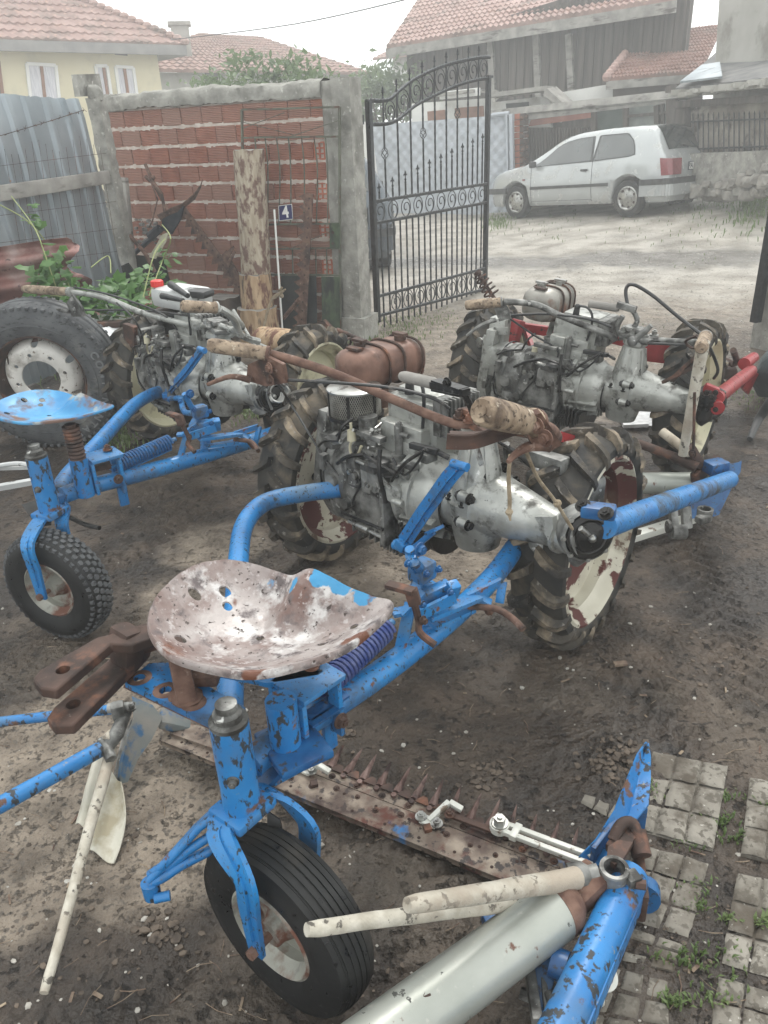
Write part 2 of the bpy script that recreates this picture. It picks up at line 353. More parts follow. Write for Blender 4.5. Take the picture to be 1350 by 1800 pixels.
M['silver'] = pm('silver_grey_tube_paint', (.31, .325, .29), (.4, .41, .375), 5, .38, .3, .3, 60, .002, layers=[((.13, .06, .04), 16, .69, .02, .7, 0), ((.06, .06, .055), 34, .68, .01, .6, 0, (1, 1, .3)), ((.14, .14, .12), 3, .6, .08, .6, 0), ((.42, .42, .38), 50, .66, .03, .5, .2)])
M['bar'] = pm('rusted_cutter_bar', (.13, .095, .075), (.29, .24, .19), 20, .7, .1, .6, 70, .003, detail=12, layers=[((.03, .022, .02), 36, .57, .03, .6, .1), ((.02, .16, .4), 7, .62, .03, .6, 0), ((.05, .03, .025), 6, .58, .06, .8, 0), ((.1, .035, .025), 12, .58, .06, .85, 0)])
M['finger'] = pm('rusty_fingers', (.1, .055, .045), (.24, .165, .145), 24, .6, .3, .5, 70, .003, layers=[((.035, .02, .018), 16, .55, .05, .7, .1)])
M['seatA'] = pm('peeled_seat_paint', (.225, .185, .175), (.41, .37, .355), 9, .45, .15, .7, 70, .003, detail=14, layers=[((.15, .085, .07), 7, .56, .1, .7, 0), ((.55, .53, .52), 12, .57, .05, .42, .1), ((.12, .10, .10), 20, .6, .06, .6, .2), ((.42, .38, .37), 55, .62, .04, .5, .1), ((.05, .035, .03), 80, .64, .03, .8, 0, None, -.5)])
M['seatB'] = pm('blue_seat_paint', (.03, .2, .43), (.06, .28, .5), 10, .4, 0, .2, 50, .002, layers=[((.15, .09, .07), 7, .56, .05, .8, 0), ((.3, .33, .33), 14, .62, .04, .6, .1)])
M['seatU'] = pm('seat_underside_paint', (.03, .07, .11), (.08, .13, .17), 10, .55, .2, .2, 50, .002, layers=[((.1, .06, .04), 9, .56, .05, .8, 0)])
M['tankr'] = pm('rusty_fuel_tank', (.10, .05, .036), (.2, .11, .08), 14, .5, .3, .4, 50, .002, layers=[((.3, .27, .24), 7, .62, .06, .45, .4), ((.06, .03, .022), 8, .6, .06, .7, 0)])
M['tankg'] = pm('rust_flecked_grey_tank', (.2, .19, .17), (.32, .305, .275), 9, .45, .4, .3, 50, .002, layers=[((.17, .08, .05), 7, .56, .06, .75, 0)])
M['tankw'] = pm('white_painted_tank', (.46, .47, .47), (.6, .61, .6), 6, .5, .2, .2, 50, .002, layers=[((.04, .035, .03), 17, .64, .03, .7, 0)])
M['redcap'] = pm('red_plastic', (.55, .02, .02), (.65, .04, .03), 9, .4, bump=.05)
M['rope'] = pm('old_rope', (.2, .155, .1), (.33, .27, .19), 40, .95, 0, .9, 150, .003)
M['wplast'] = pm('white_paint', (.5, .5, .45), (.62, .62, .57), 9, .35, layers=[((.2, .15, .11), 30, .62, .03, .8, 0)])
M['tube'] = pm('yellowed_hose', (.5, .46, .33), (.6, .56, .42), 20, .4)
M['rustsheet'] = pm('rusty_corrugated_sheet', (.12, .05, .042), (.22, .105, .09), 3, .55, .3, .3, 40, .002, layers=[((.3, .22, .2), 5, .6, .1, .6, .2), ((.05, .02, .018), 14, .64, .03, .8, 0)])
M['asph'] = pm('tar_sheet', (.1, .1, .1), (.18, .175, .17), 4, .85, 0, .4, 20)
def leafmat(name, c1, c2, s=9):
    m = pm(name, c1, c2, s, .45, 0, 0); bs = m.node_tree.nodes['Principled BSDF']
    t = m.node_tree; tr = _n(t, 'ShaderNodeBsdfTranslucent'); tr.inputs[0].default_value = (*[min(1, x * 1.6) for x in c2], 1)
    mx = _n(t, 'ShaderNodeMixShader'); mx.inputs[0].default_value = .3
    t.links.new(bs.outputs[0], mx.inputs[1]); t.links.new(tr.outputs[0], mx.inputs[2]); t.links.new(mx.outputs[0], t.nodes['Material Output'].inputs[0]); return m
M['leaf'] = leafmat('vine_leaf', (.04, .1, .025), (.11, .22, .06), 14)
M['leafd'] = leafmat('tree_leaf', (.08, .12, .06), (.15, .2, .1), 2)  # leaf green paled so the colour itself carries the glare
M['grass'] = leafmat('grass_blade', (.07, .115, .035), (.14, .19, .07), 5)
def wearmat():
    m = M['seatA']; t = m.node_tree; bs = t.nodes['Principled BSDF']; L = t.links.new
    for nm, col, sc_ in (('bluewear', (.05, .26, .48, 1), 30), ('rustwear', (.15, .06, .035, 1), 22)):
        cur = bs.inputs['Base Color'].links[0].from_socket; a = _n(t, 'ShaderNodeAttribute', attribute_name=nm); n = _n(t, 'ShaderNodeTexNoise'); n.inputs['Scale'].default_value = sc_; n.inputs['Detail'].default_value = 9
        tc = _n(t, 'ShaderNodeTexCoord'); L(tc.outputs['Object'], n.inputs['Vector']); ad = _n(t, 'ShaderNodeMath', operation='ADD'); L(a.outputs['Fac'], ad.inputs[0]); L(n.outputs['Fac'], ad.inputs[1])
        mr = _n(t, 'ShaderNodeMapRange'); L(ad.outputs[0], mr.inputs[0]); mr.inputs[1].default_value = 1.02; mr.inputs[2].default_value = 1.12
        mx = _n(t, 'ShaderNodeMix', data_type='RGBA'); L(mr.outputs[0], mx.inputs['Factor']); L(cur, mx.inputs[6]); mx.inputs[7].default_value = col; L(mx.outputs[2], bs.inputs['Base Color'])
wearmat()
# brick with per-brick tint
def brickmat():
    m = pm('hollow_brick', (.235, .08, .05), (.33, .125, .078), 9, .85, 0, .0)
    t = m.node_tree; bs = t.nodes['Principled BSDF']; L = t.links.new
    at = _n(t, 'ShaderNodeAttribute', attribute_name='tint'); col = bs.inputs['Base Color'].links[0].from_socket
    h = _n(t, 'ShaderNodeMix', data_type='RGBA'); h.inputs[7].default_value = (.3, .17, .13, 1); L(at.outputs['Fac'], h.inputs['Factor']); L(col, h.inputs[6]); L(h.outputs[2], bs.inputs['Base Color'])
    tc = _n(t, 'ShaderNodeTexCoord'); sp = _n(t, 'ShaderNodeSeparateXYZ'); L(tc.outputs['Object'], sp.inputs[0])
    mu = _n(t, 'ShaderNodeMath', operation='MULTIPLY'); L(sp.outputs[2], mu.inputs[0]); mu.inputs[1].default_value = 2 * PI / .0128
    sn = _n(t, 'ShaderNodeMath', operation='SINE'); L(mu.outputs[0], sn.inputs[0])
    nz = _n(t, 'ShaderNodeTexNoise'); nz.inputs['Scale'].default_value = 60; L(tc.outputs['Object'], nz.inputs['Vector'])
    ad = _n(t, 'ShaderNodeMath', operation='ADD'); L(sn.outputs[0], ad.inputs[0]); L(nz.outputs['Fac'], ad.inputs[1])
    bp = _n(t, 'ShaderNodeBump'); bp.inputs['Strength'].default_value = .9; bp.inputs['Distance'].default_value = .003; L(ad.outputs[0], bp.inputs['Height']); L(bp.outputs[0], bs.inputs['Normal'])
    return m
M['brick'] = brickmat()
# roof tiles: rows by wave
def tilemat(name, c1, c2, pitch=.3):
    m = pm(name, c1, c2, 2.5, .8, 0, 0, layers=[((.16, .12, .1), 1.6, .62, .1, .9, 0), ((c1[0] * 1.5, c1[1] * 1.6, c1[2] * 1.5), 7, .62, .05, .9, 0)])
    return m
M['tile'] = tilemat('red_roof_tiles', (.32, .2, .175), (.42, .29, .26))
M['tile2'] = tilemat('weathered_roof_tiles', (.22, .12, .095), (.32, .19, .16))
# ================= GROUND =================
def sstep(a, b, x):
    t = max(0, min(1, (x - a) / (b - a))); return t * t * (3 - 2 * t)
def ramp(x): return x
TR = []   # tyre tracks: (p, q, halfwidth)
for a, b, hw in (((150, 1010), (470, 800), .09), ((215, 900), (420, 765), .08), ((560, 1330), (760, 1420), .07), ((680, 1800), (850, 1500), .1), ((1330, 1300), (1180, 900), .09), ((1250, 1330), (1080, 1180), .08), ((40, 1240), (330, 1010), .08)):
    TR.append((G(*a), G(*b), hw))
def base_z(x, y):
    s = sstep(9, 13.5, y)
    return s * max(-.05, min(1.3, .095 * (x - 2.8)))
BLOBS = [(G(1230, 1230), .1, .014), (G(640, 1260), .09, .018), (G(980, 1330), .1, .016), (G(420, 880), .12, .02), (G(880, 1230), .08, -.014), (G(1180, 1060), .09, -.016), (G(320, 1700), .1, -.016), (G(160, 1600), .1, .012), (G(1090, 1350), .13, .045), (G(700, 1470), .12, .03), (G(790, 1580), .2, .02), (G(240, 1640), .1, .02), (G(1060, 1400), .08, .01)]
def gz(x, y, micro=True):
    z = base_z(x, y)
    p = V((x, y, 0))
    z += .018 * NZ.noise(p * 1.1) - .006
    if y < 7: z -= .006 * sstep(.1, .45, NZ.noise(V((x * 2.2 + y * .9, y * 1.1 - x * .5, 4))))
    if micro and y < 9:
        f = 1 - sstep(6, 9, y)
        a = NZ.noise(p * 5 + V((3, 1, 0))); k = .4 + 1.2 * sstep(-.1, .4, NZ.noise(p * 1.4 + V((9, 4, 2))))
        z += f * k * (.008 * a + .006 * NZ.noise(p * 16) + .0038 * NZ.noise(p * 45) + .0016 * NZ.noise(p * 110))
        for (c, r, h) in BLOBS:
            d = math.hypot(x - c.x, (y - c.y) * .8) / r
            if d < 1.6: z += h * math.exp(-d * d * 2) * (1 + .9 * NZ.noise(p * 22) + .6 * NZ.noise(p * 60))
        for (a_, b_, hw) in TR:
            dx, dy = b_.x - a_.x, b_.y - a_.y; L = math.hypot(dx, dy); dx /= L; dy /= L
            u = (x - a_.x) * dx + (y - a_.y) * dy; v = (x - a_.x) * -dy + (y - a_.y) * dx; v += .03 * math.sin(u * 3)
            if -.1 < u < L + .1 and abs(v) < hw * 1.5:
                e = sstep(-.1, .1, u) * sstep(-.1, .1, L - u) * (1 - sstep(hw * .8, hw * 1.3, abs(v)))
                bar = 1 if ((u + abs(v) * .9) % .075) < .04 else 0
                z += e * (-.018 + .015 * bar)
    elif micro:
        z += .012 * NZ.noise(p * 1.7) + .006 * NZ.noise(p * 6)
    return z
def axis(segs, start):
    out = [start]
    for end, st in segs:
        while out[-1] < end - 1e-6: out.append(min(out[-1] + st, end))
    return out
xp = axis([(1.9, .0135), (3.6, .03), (10, .16), (46, 1.2)], 0)
xs = [-x for x in xp[:0:-1]] + xp
ys = axis([(.2, .4), (3.1, .012), (5, .022), (8, .05), (20, .18), (58, 1.2)], -3)
def near(px, py, z=0): g = G(px, py, z); return g.x, g.y
def groundmesh():
    nx, ny = len(xs), len(ys); vs = []; dry = []; wet = []; stv = []; spl = []; sg_ = G(150, 1400)
    dz = [(near(150, 1330), .42), (near(330, 1420), .3), (near(60, 1450), .3), (near(330, 1050), .26), (near(740, 1000), .45), (near(560, 1060), .3), (near(760, 760), .5), (near(1060, 700), .5), (near(620, 1040), .3), (near(380, 960), .25)]
    for y in ys:
        for x in xs:
            vs.append((x, y, gz(x, y)))
            p = V((x, y, 0)); n = NZ.noise(p * 1.3) * .6 + NZ.noise(p * 4.5) * .35 + NZ.noise(p * 14) * .22
            d = sstep(4.6, 6.6, y + n * .8 + (x - .5) * .35)
            for (c, r) in dz: d = max(d, 1 - sstep(.75, 1.15, math.hypot(x - c[0], y - c[1]) / r + n * .6))
            d = max(d, .3 * sstep(0, .5, n))
            if x > 1.9: d *= 1 - .7 * sstep(1.9, 2.5, x) * (1 - sstep(6, 7.5, y))
            dry.append(d)
            wv = .35 * sstep(.15, .5, NZ.noise(p * 1.1 + V((5, 5, 0))))
            e = abs(y - (11.2 - .25 * x)) / .8 + n * .8; wv = max(wv, (1 - sstep(.5, 1.1, e)) * .9)
            g1 = near(1230, 740); wv = max(wv, 1 - sstep(.5, 1.2, math.hypot((x - g1[0]) * .9, (y - g1[1]) * 1.4) / .5 + n))
            g1 = near(1100, 1330); wv = max(wv, .5 * (1 - sstep(.5, 1.2, math.hypot(x - g1[0], y - g1[1]) / .35 + n)))
            wet.append(wv); spl.append(1 - sstep(.7, 1.3, math.hypot(x - sg_.x, y - sg_.y) / .75)); stv.append(.85 * sstep(6.6, 9.5, y + n * 1.2 + (x - 1) * .2))
    fs = [(j * nx + i, j * nx + i + 1, (j + 1) * nx + i + 1, (j + 1) * nx + i) for j in range(ny - 1) for i in range(nx - 1)]
    me = bpy.data.meshes.new('ground'); me.from_pydata(vs, [], fs)
    for nm, arr in (('dry', dry), ('wet', wet), ('street', stv), ('splash', spl)):
        a = me.attributes.new(nm, 'FLOAT', 'POINT'); a.data.foreach_set('value', arr)
    me.polygons.foreach_set('use_smooth', [True] * len(fs)); me.update()
    m = pm('muddy_ground', (.030, .021, .0145), (.082, .059, .042), 6, .66, 0, 1.0, 45, .02, detail=14,
           layers=[((.02, .015, .012), 4.5, .6, .07, .6, 0, None, -.3), ((.12, .092, .07), 40, .66, .06, .85, 0, None, .4), ((.022, .016, .012), 1.9, .56, .1, .45, 0), ((.026, .019, .015), 34, .64, .05, .7, 0, None, -.8), ((.35, .32, .28), 75, .735, .012, .8, 0, None, .4)])
    t = m.node_tree; bs = t.nodes['Principled BSDF']; L = t.links.new; tc = _n(t, 'ShaderNodeTexCoord')
    mud = bs.inputs['Base Color'].links[0].from_socket
    n1 = _n(t, 'ShaderNodeTexNoise'); n1.inputs['Scale'].default_value = 9; n1.inputs['Detail'].default_value = 9; L(tc.outputs['Object'], n1.inputs['Vector'])
    r1 = _n(t, 'ShaderNodeValToRGB'); L(n1.outputs['Fac'], r1.inputs[0]); e = r1.color_ramp.elements
    e[0].position = .32; e[0].color = (.12, .095, .072, 1); e[1].position = .68; e[1].color = (.29, .24, .187, 1)
    # dark splashes on the dry skin
    n2 = _n(t, 'ShaderNodeTexNoise'); n2.inputs['Scale'].default_value = 62; n2.inputs['Detail'].default_value = 4; L(tc.outputs['Object'], n2.inputs['Vector'])
    a6 = _n(t, 'ShaderNodeAttribute', attribute_name='splash'); sb = _n(t, 'ShaderNodeMath', operation='MULTIPLY_ADD'); L(a6.outputs['Fac'], sb.inputs[0]); sb.inputs[1].default_value = .12; L(n2.outputs['Fac'], sb.inputs[2]); m2 = _n(t, 'ShaderNodeMapRange'); L(sb.outputs[0], m2.inputs[0]); m2.inputs[1].default_value = .67; m2.inputs[2].default_value = .74
    x2 = _n(t, 'ShaderNodeMix', data_type='RGBA'); L(m2.outputs[0], x2.inputs['Factor']); L(r1.outputs[0], x2.inputs[6]); x2.inputs[7].default_value = (.1, .083, .066, 1)
    a1 = _n(t, 'ShaderNodeAttribute', attribute_name='dry'); a2 = _n(t, 'ShaderNodeAttribute', attribute_name='wet')
    x3 = _n(t, 'ShaderNodeMix', data_type='RGBA'); L(a1.outputs['Fac'], x3.inputs['Factor']); L(mud, x3.inputs[6]); L(x2.outputs[2], x3.inputs[7])
    x4 = _n(t, 'ShaderNodeMix', data_type='RGBA', blend_type='MULTIPLY'); L(a2.outputs['Fac'], x4.inputs['Factor']); L(x3.outputs[2], x4.inputs[6]); x4.inputs[7].default_value = (.5, .5, .52, 1)
    a5 = _n(t, 'ShaderNodeAttribute', attribute_name='street'); n5 = _n(t, 'ShaderNodeTexNoise'); n5.inputs['Scale'].default_value = 2.2; n5.inputs['Detail'].default_value = 12; L(tc.outputs['Object'], n5.inputs['Vector'])
    r5 = _n(t, 'ShaderNodeValToRGB'); L(n5.outputs['Fac'], r5.inputs[0]); e = r5.color_ramp.elements; e[0].position = .36; e[0].color = (.25, .225, .19, 1); e[1].position = .6; e[1].color = (.47, .44, .39, 1)
    x5 = _n(t, 'ShaderNodeMix', data_type='RGBA'); L(a5.outputs['Fac'], x5.inputs['Factor']); L(x3.outputs[2], x5.inputs[6]); L(r5.outputs[0], x5.inputs[7]); L(x5.outputs[2], x4.inputs[6])
    L(x4.outputs[2], bs.inputs['Base Color'])
    rr = bs.inputs['Roughness'].links[0].from_socket; q = _n(t, 'ShaderNodeMix', data_type='FLOAT'); L(a2.outputs['Fac'], q.inputs['Factor']); L(rr, q.inputs[2]); q.inputs[3].default_value = .22; L(q.outputs[0], bs.inputs['Roughness'])
    me.materials.append(m); o = bpy.data.objects.new('ground', me); link(o); o['kind'] = 'structure'; WM[o.name] = MX.Identity(4)
groundmesh()

# pebbles and crumbs of mud
def scatter_stones():
    rnd = random.Random(3); mb = MB(); mb2 = MB()
    T = []
    bm = bmesh.new(); bmesh.ops.create_icosphere(bm, subdivisions=1, radius=1); T = [v.co.copy() for v in bm.verts]; TF = [[v.index for v in f.verts] for f in bm.faces]; bm.free()
    def put(m, x, y, r):
        z = gz(x, y); s = V((rnd.uniform(.7, 1.3), rnd.uniform(.6, 1.2), rnd.uniform(.35, .7))) * r; q = MX.Rotation(rnd.uniform(0, 6.28), 3, 'Z')
        m.add([q @ V((v.x * s.x * rnd.uniform(.75, 1.2), v.y * s.y * rnd.uniform(.75, 1.2), v.z * s.z)) + V((x, y, z + s.z * .3)) for v in T], TF)
    for i in range(1900):
        px = rnd.uniform(-50, 1400); py = rnd.uniform(560, 1850); g = G(px, py)
        if g.y > 7: continue
        put(mb if rnd.random() < .75 else mb2, g.x, g.y, abs(rnd.gauss(0, .0035)) + .0018)
    for i in range(1500):
        g = G(rnd.uniform(560, 1400), rnd.uniform(385, 640)); put(mb2, g.x, g.y, rnd.uniform(.004, .013))
    for (px, py, s, n) in ((1090, 1345, 70, 170), (700, 1470, 50, 120), (1210, 700, 70, 60), (860, 1360, 50, 50), (600, 1290, 40, 40), (290, 1640, 50, 40), (1240, 1160, 90, 40)):
        for i in range(n):
            g = G(px + rnd.gauss(0, s * .5), py + rnd.gauss(0, s * .28)); put(mb, g.x, g.y, rnd.uniform(.004, .013))
    obj('mud_crumbs', mb, pm('mud_crumb', (.045, .034, .026), (.13, .1, .075), 30, .8), kind='stuff')
    obj('light_gravel', mb2, pm('pale_gravel', (.27, .25, .22), (.45, .43, .39), 30, .8), kind='stuff')
scatter_stones()

# straw-like twigs and bark chips lying on the mud
def chips():
    rnd = random.Random(8); mb = MB()
    for i in range(70):
        g = G(rnd.uniform(0, 1350), rnd.uniform(650, 1790))
        if g.y > 6: continue
        a = rnd.uniform(0, 6.28); l = rnd.uniform(.008, .035); z = gz(g.x, g.y) + .004
        mb.box((g.x, g.y, z), (l, rnd.uniform(.002, .008), .002), MX.Rotation(a, 3, 'Z') @ MX.Rotation(rnd.uniform(-.2, .2), 3, 'X'))
    for (px, py) in ((1205, 690), (1225, 700), (1185, 705), (1250, 695), (1090, 1170), (690, 720)):
        g = G(px, py); mb.box((g.x, g.y, .008), (rnd.uniform(.03, .09), .02, .008), MX.Rotation(rnd.uniform(0, 3), 3, 'Z'))
    for i in range(240):
        g = G(rnd.uniform(0, 1350), rnd.uniform(620, 1790))
        if g.y > 6: continue
        a = rnd.uniform(0, 6.28); l = rnd.uniform(.02, .07); z = gz(g.x, g.y) + .003; d = V((math.cos(a), math.sin(a), 0)); b0 = V((g.x, g.y, z))
        mb.tube([b0, b0 + d * l * .5 + V((d.y, -d.x, .4)) * l * .08, b0 + d * l], rnd.uniform(.0006, .0014), 4)
    obj('wood_chips', mb, pm('bark_chip', (.1, .06, .045), (.3, .24, .17), 30, .9), kind='stuff')
chips()

# concrete paving slabs, half sunk
def slabs():
    quads = [[(1148, 1318), (1282, 1342), (1256, 1492), (1098, 1452)], [(1040, 1368), (1140, 1350), (1090, 1448), (1018, 1408)],
             [(1120, 1478), (1248, 1514), (1212, 1650), (1066, 1606)], [(1318, 1362), (1450, 1390), (1440, 1530), (1302, 1498)],
             [(1296, 1530), (1440, 1562), (1420, 1740), (1266, 1694)], [(1058, 1690), (1178, 1722), (1180, 1850), (990, 1815)], [(1262, 1712), (1420, 1760), (1400, 1880), (1240, 1850)],
             [(1056, 1612), (1208, 1662), (1186, 1712), (1040, 1680)]]
    m = pm('speckled_paving_concrete', (.15, .135, .112), (.265, .245, .21), 9, .9, 0, .7, 70, .004, layers=[((.11, .098, .08), 48, .55, .03, .9, 0), ((.09, .075, .058), 7, .56, .07, .9, 0), ((.42, .4, .36), 70, .68, .03, .9, 0)])
    for qi, q in enumerate(quads):
        P = [G(a, b, .006) for a, b in q]; mb = MB(); N = 3; th = .03
        def at(u, v): return P[0] * (1 - u) * (1 - v) + P[1] * u * (1 - v) + P[2] * u * v + P[3] * (1 - u) * v
        g = .014; K = 8
        # grooved cells: each cell a raised pad with rough outline on one base
        base = [at(.01, .01), at(.99, .01), at(.99, .99), at(.01, .99)]
        mb.prism([p + V((0, 0, -.0235)) for p in base], th)
        for i in range(N):
            for j in range(N):
                if (qi, i, j) in ((1, 0, 0), (7, 1, 1), (1, 2, 0), (6, 0, 2)): continue
                u0, u1, v0, v1 = i / N + g, (i + 1) / N - g, j / N + g, (j + 1) / N - g
                vs = []; fs = []
                for b in range(K + 1):
                    for a in range(K + 1):
                        u = u0 + (u1 - u0) * a / K; v = v0 + (v1 - v0) * b / K; p = at(u, v)
                        e = a in (0, K) or b in (0, K)
                        nn = NZ.noise(p * 30); p = p + V((nn * .004, NZ.noise(p * 30 + V((7, 0, 0))) * .004, 0)) if e else p
                        vs.append(p + V((0, 0, (-.004 if e else .0035) + .002 * NZ.noise(p * 40) + .003 * NZ.noise(p * 9))))
                for b in range(K):
                    for a in range(K): fs.append((b * (K + 1) + a, b * (K + 1) + a + 1, (b + 1) * (K + 1) + a + 1, (b + 1) * (K + 1) + a))
                mb.add(vs, fs)
        obj('paving_slab', mb, m, kind='structure', sharp=60)
slabs()

# ================= BOUNDARY WALL, COLUMN, FENCE =================
WA = V((-.30, 6.80, 0)); WB = V((-2.30, 7.72, 0)); WD = (WB - WA).normalized(); WN = V((-WD.y, WD.x, 0))
if WN.y > 0: WN = -WN          # towards the camera
WR = MX((WD, V((0, 0, 1)).cross(WD), V((0, 0, 1)))).transposed()
WL = (WB - WA).length
def Wp(px, py, off=0.0): return PL(px, py, WA + WN * off, WN)
def brickwall():
    t = thing('brick_wall', 'boundary wall of red hollow bricks with thick pale mortar under a concrete coping', 'wall', WA + WD * WL / 2)
    rnd = random.Random(5); vs = []; fs = []; tint = []; hm = MB()
    rh = .1475; bw = .2; gap = .006; top = 1.86
    bm = bmesh.new(); bmesh.ops.create_cube(bm, size=1)
    bmesh.ops.bevel(bm, geom=bm.edges[:], offset=.02, segments=1, affect='EDGES'); CT = [v.co.copy() for v in bm.verts]; CF = [[v.index for v in f.verts] for f in bm.faces]; bm.free()
    r = 0; z = top
    while z > -.05:
        off = (.5 if r % 2 else 0) * bw; s = .0
        if r % 2 == 0: ends = .105
        else: ends = 0
        cur = ends; cells = []
        if ends:
            for cc in (0.0 + ends / 2,): cells.append((cc, ends - gap, True))
        while cur < WL - .03:
            wd = min(bw * rnd.uniform(.96, 1.04), WL - cur); cells.append((cur + wd / 2, wd - gap, False)); cur += wd
        if r % 2 == 1 or r < 1: pass
        for (c, wd, hol) in cells:
            hh = rh - .016; zz = z - rh / 2
            p = WA + WD * c + V((0, 0, zz)) + WN * rnd.uniform(.0, .005)
            o = len(vs); tn = max(0, min(1, rnd.gauss(.25, .35))) if rnd.random() < .8 else rnd.uniform(.5, .9)
            if hol and r > 0: 
                # frame with six cells
                for i in range(3):
                    for j in range(4):
                        pass
                hm.mat(1).box(p - WN * .03, (wd, .1, hh), WR)
                for i in range(3): hm.mat(0).box(p + WD * (wd - .012) * (i / 2 - .5), (.012, .17, hh), WR)
                for j in range(4): hm.mat(0).box(p + V((0, 0, (hh - .012) * (j / 3 - .5))) + WN * .001, (wd, .17, .012), WR)
                continue
            q = MX.Rotation(rnd.uniform(-.012, .012), 3, WN)
            for v in CT: vs.append(p + q @ (WR @ V((v.x * wd, v.y * .18, v.z * hh)))); tint.append(tn)
            fs += [tuple(i + o for i in f) for f in CF]
        z -= rh; r += 1
    inv = WM[t.name].inverted()
    me = bpy.data.meshes.new('bricks'); me.from_pydata([tuple(inv @ p) for p in vs], [], fs); a = me.attributes.new('tint', 'FLOAT', 'POINT'); a.data.foreach_set('value', tint)
    me.materials.append(M['brick']); o = bpy.data.objects.new('bricks', me); link(o); o.parent = t; WM[o.name] = WM[t.name]
    obj('hollow_brick_ends', hm, [M['bbrick'], M['hole']], t, flat=True)
    # mortar: recessed core with ragged beads squeezed out of each bed joint
    mb = MB(); mb.box(WA + WD * WL / 2 + V((0, 0, .93)), (WL - .02, .155, 1.9), WR)
    z = top
    for k in range(14):
        n = 150; A = []; B_ = []
        for i in range(n + 1):
            c = WL * i / n; p = WA + WD * c; o_ = .088 + .008 * (NZ.noise(p * 22 + V((0, 0, k * 3))) + .4); hh = .0155 + .010 * NZ.noise(p * 31 + V((0, 0, k * 5 + 9)))
            zz = z + .004 * NZ.noise(p * 5 + V((0, 0, k)))
            A.append(p + WN * o_ + V((0, 0, zz + hh))); B_.append(p + WN * o_ + V((0, 0, zz - hh)))
        bk = [x - WN * .03 for x in A]; bb = [x - WN * .03 for x in B_]; m_ = n + 1
        if k > 0:
            mb.add(A + B_ + bk + bb, [(i, i + 1, m_ + i + 1, m_ + i) for i in range(n)] + [(2 * m_ + i, 2 * m_ + i + 1, i + 1, i) for i in range(n)] + [(m_ + i, m_ + i + 1, 3 * m_ + i + 1, 3 * m_ + i) for i in range(n)])
        z -= rh
    obj('mortar', mb, M['mortar'], t)
    # coping: rough poured concrete
    mb = MB(); n = 90; prof = [(.11, 0), (.118, .05), (.11, .1), (.03, .125), (-.12, .11), (-.13, 0)]; vs = []; m_ = len(prof)
    for i in range(n + 1):
        p = WA + WD * (WL * i / n)
        for (a_, z_) in prof:
            d = .018 * NZ.noise((p + V((a_, 0, z_))) * 7) + .012 * NZ.noise((p + V((a_, 0, z_)) * 2) * 25)
            vs.append(p + WN * (a_ + d) + V((0, 0, 1.865 + z_ + d)))
    mb.add(vs, [(i * m_ + k, i * m_ + (k + 1) % m_, (i + 1) * m_ + (k + 1) % m_, (i + 1) * m_ + k) for i in range(n) for k in range(m_)])
    obj('coping', mb, M['conc'], t, sharp=70)
brickwall()
def column():
    t = thing('gate_column', 'thick grey concrete column with a plinth at the end of the brick wall', 'column', V((-.2, 6.85, 0)))
    mb = MB(); mb.box(WA - WD * .05 + V((0, 0, .985)), (.13, .17, 1.97), WR, .004); c = WA - WD * .165
    def rough(c, sx, sy, z0, z1, n=26):
        vs = []; fs = []; K = 6; ring = []
        for k in range(4 * K):
            s_, q = divmod(k, K); u = q / K * 2 - 1
            ring.append([(u, -1), (1, u), (-u, 1), (-1, -u)][s_])
        for i in range(n + 1):
            z = z0 + (z1 - z0) * i / n
            for (a, b) in ring:
                p = c + WD * a * sx / 2 + WN * -b * sy / 2 + V((0, 0, z)); cn = .010 if (abs(a) > .95 and abs(b) > .95) else .003
                d = cn * NZ.noise(p * 35) + .004 * NZ.noise(p * 6)
                vs.append(p + (p - c - V((0, 0, z))).normalized() * d)
        m_ = len(ring)
        for i in range(n):
            for k in range(m_): fs.append((i * m_ + k, i * m_ + (k + 1) % m_, (i + 1) * m_ + (k + 1) % m_, (i + 1) * m_ + k))
        fs.append(tuple(n * m_ + k for k in range(m_)))
        mb.add(vs, fs)
    rough(c, .16, .21, 0.0, 1.985, 60)
    obj('shaft', mb, M['conc'], t, sharp=50)
    mb = MB(); rough(c - WD * .0, .25, .28, -.05, .2, 8); obj('plinth', mb, M['conc'], t, sharp=50)
column()
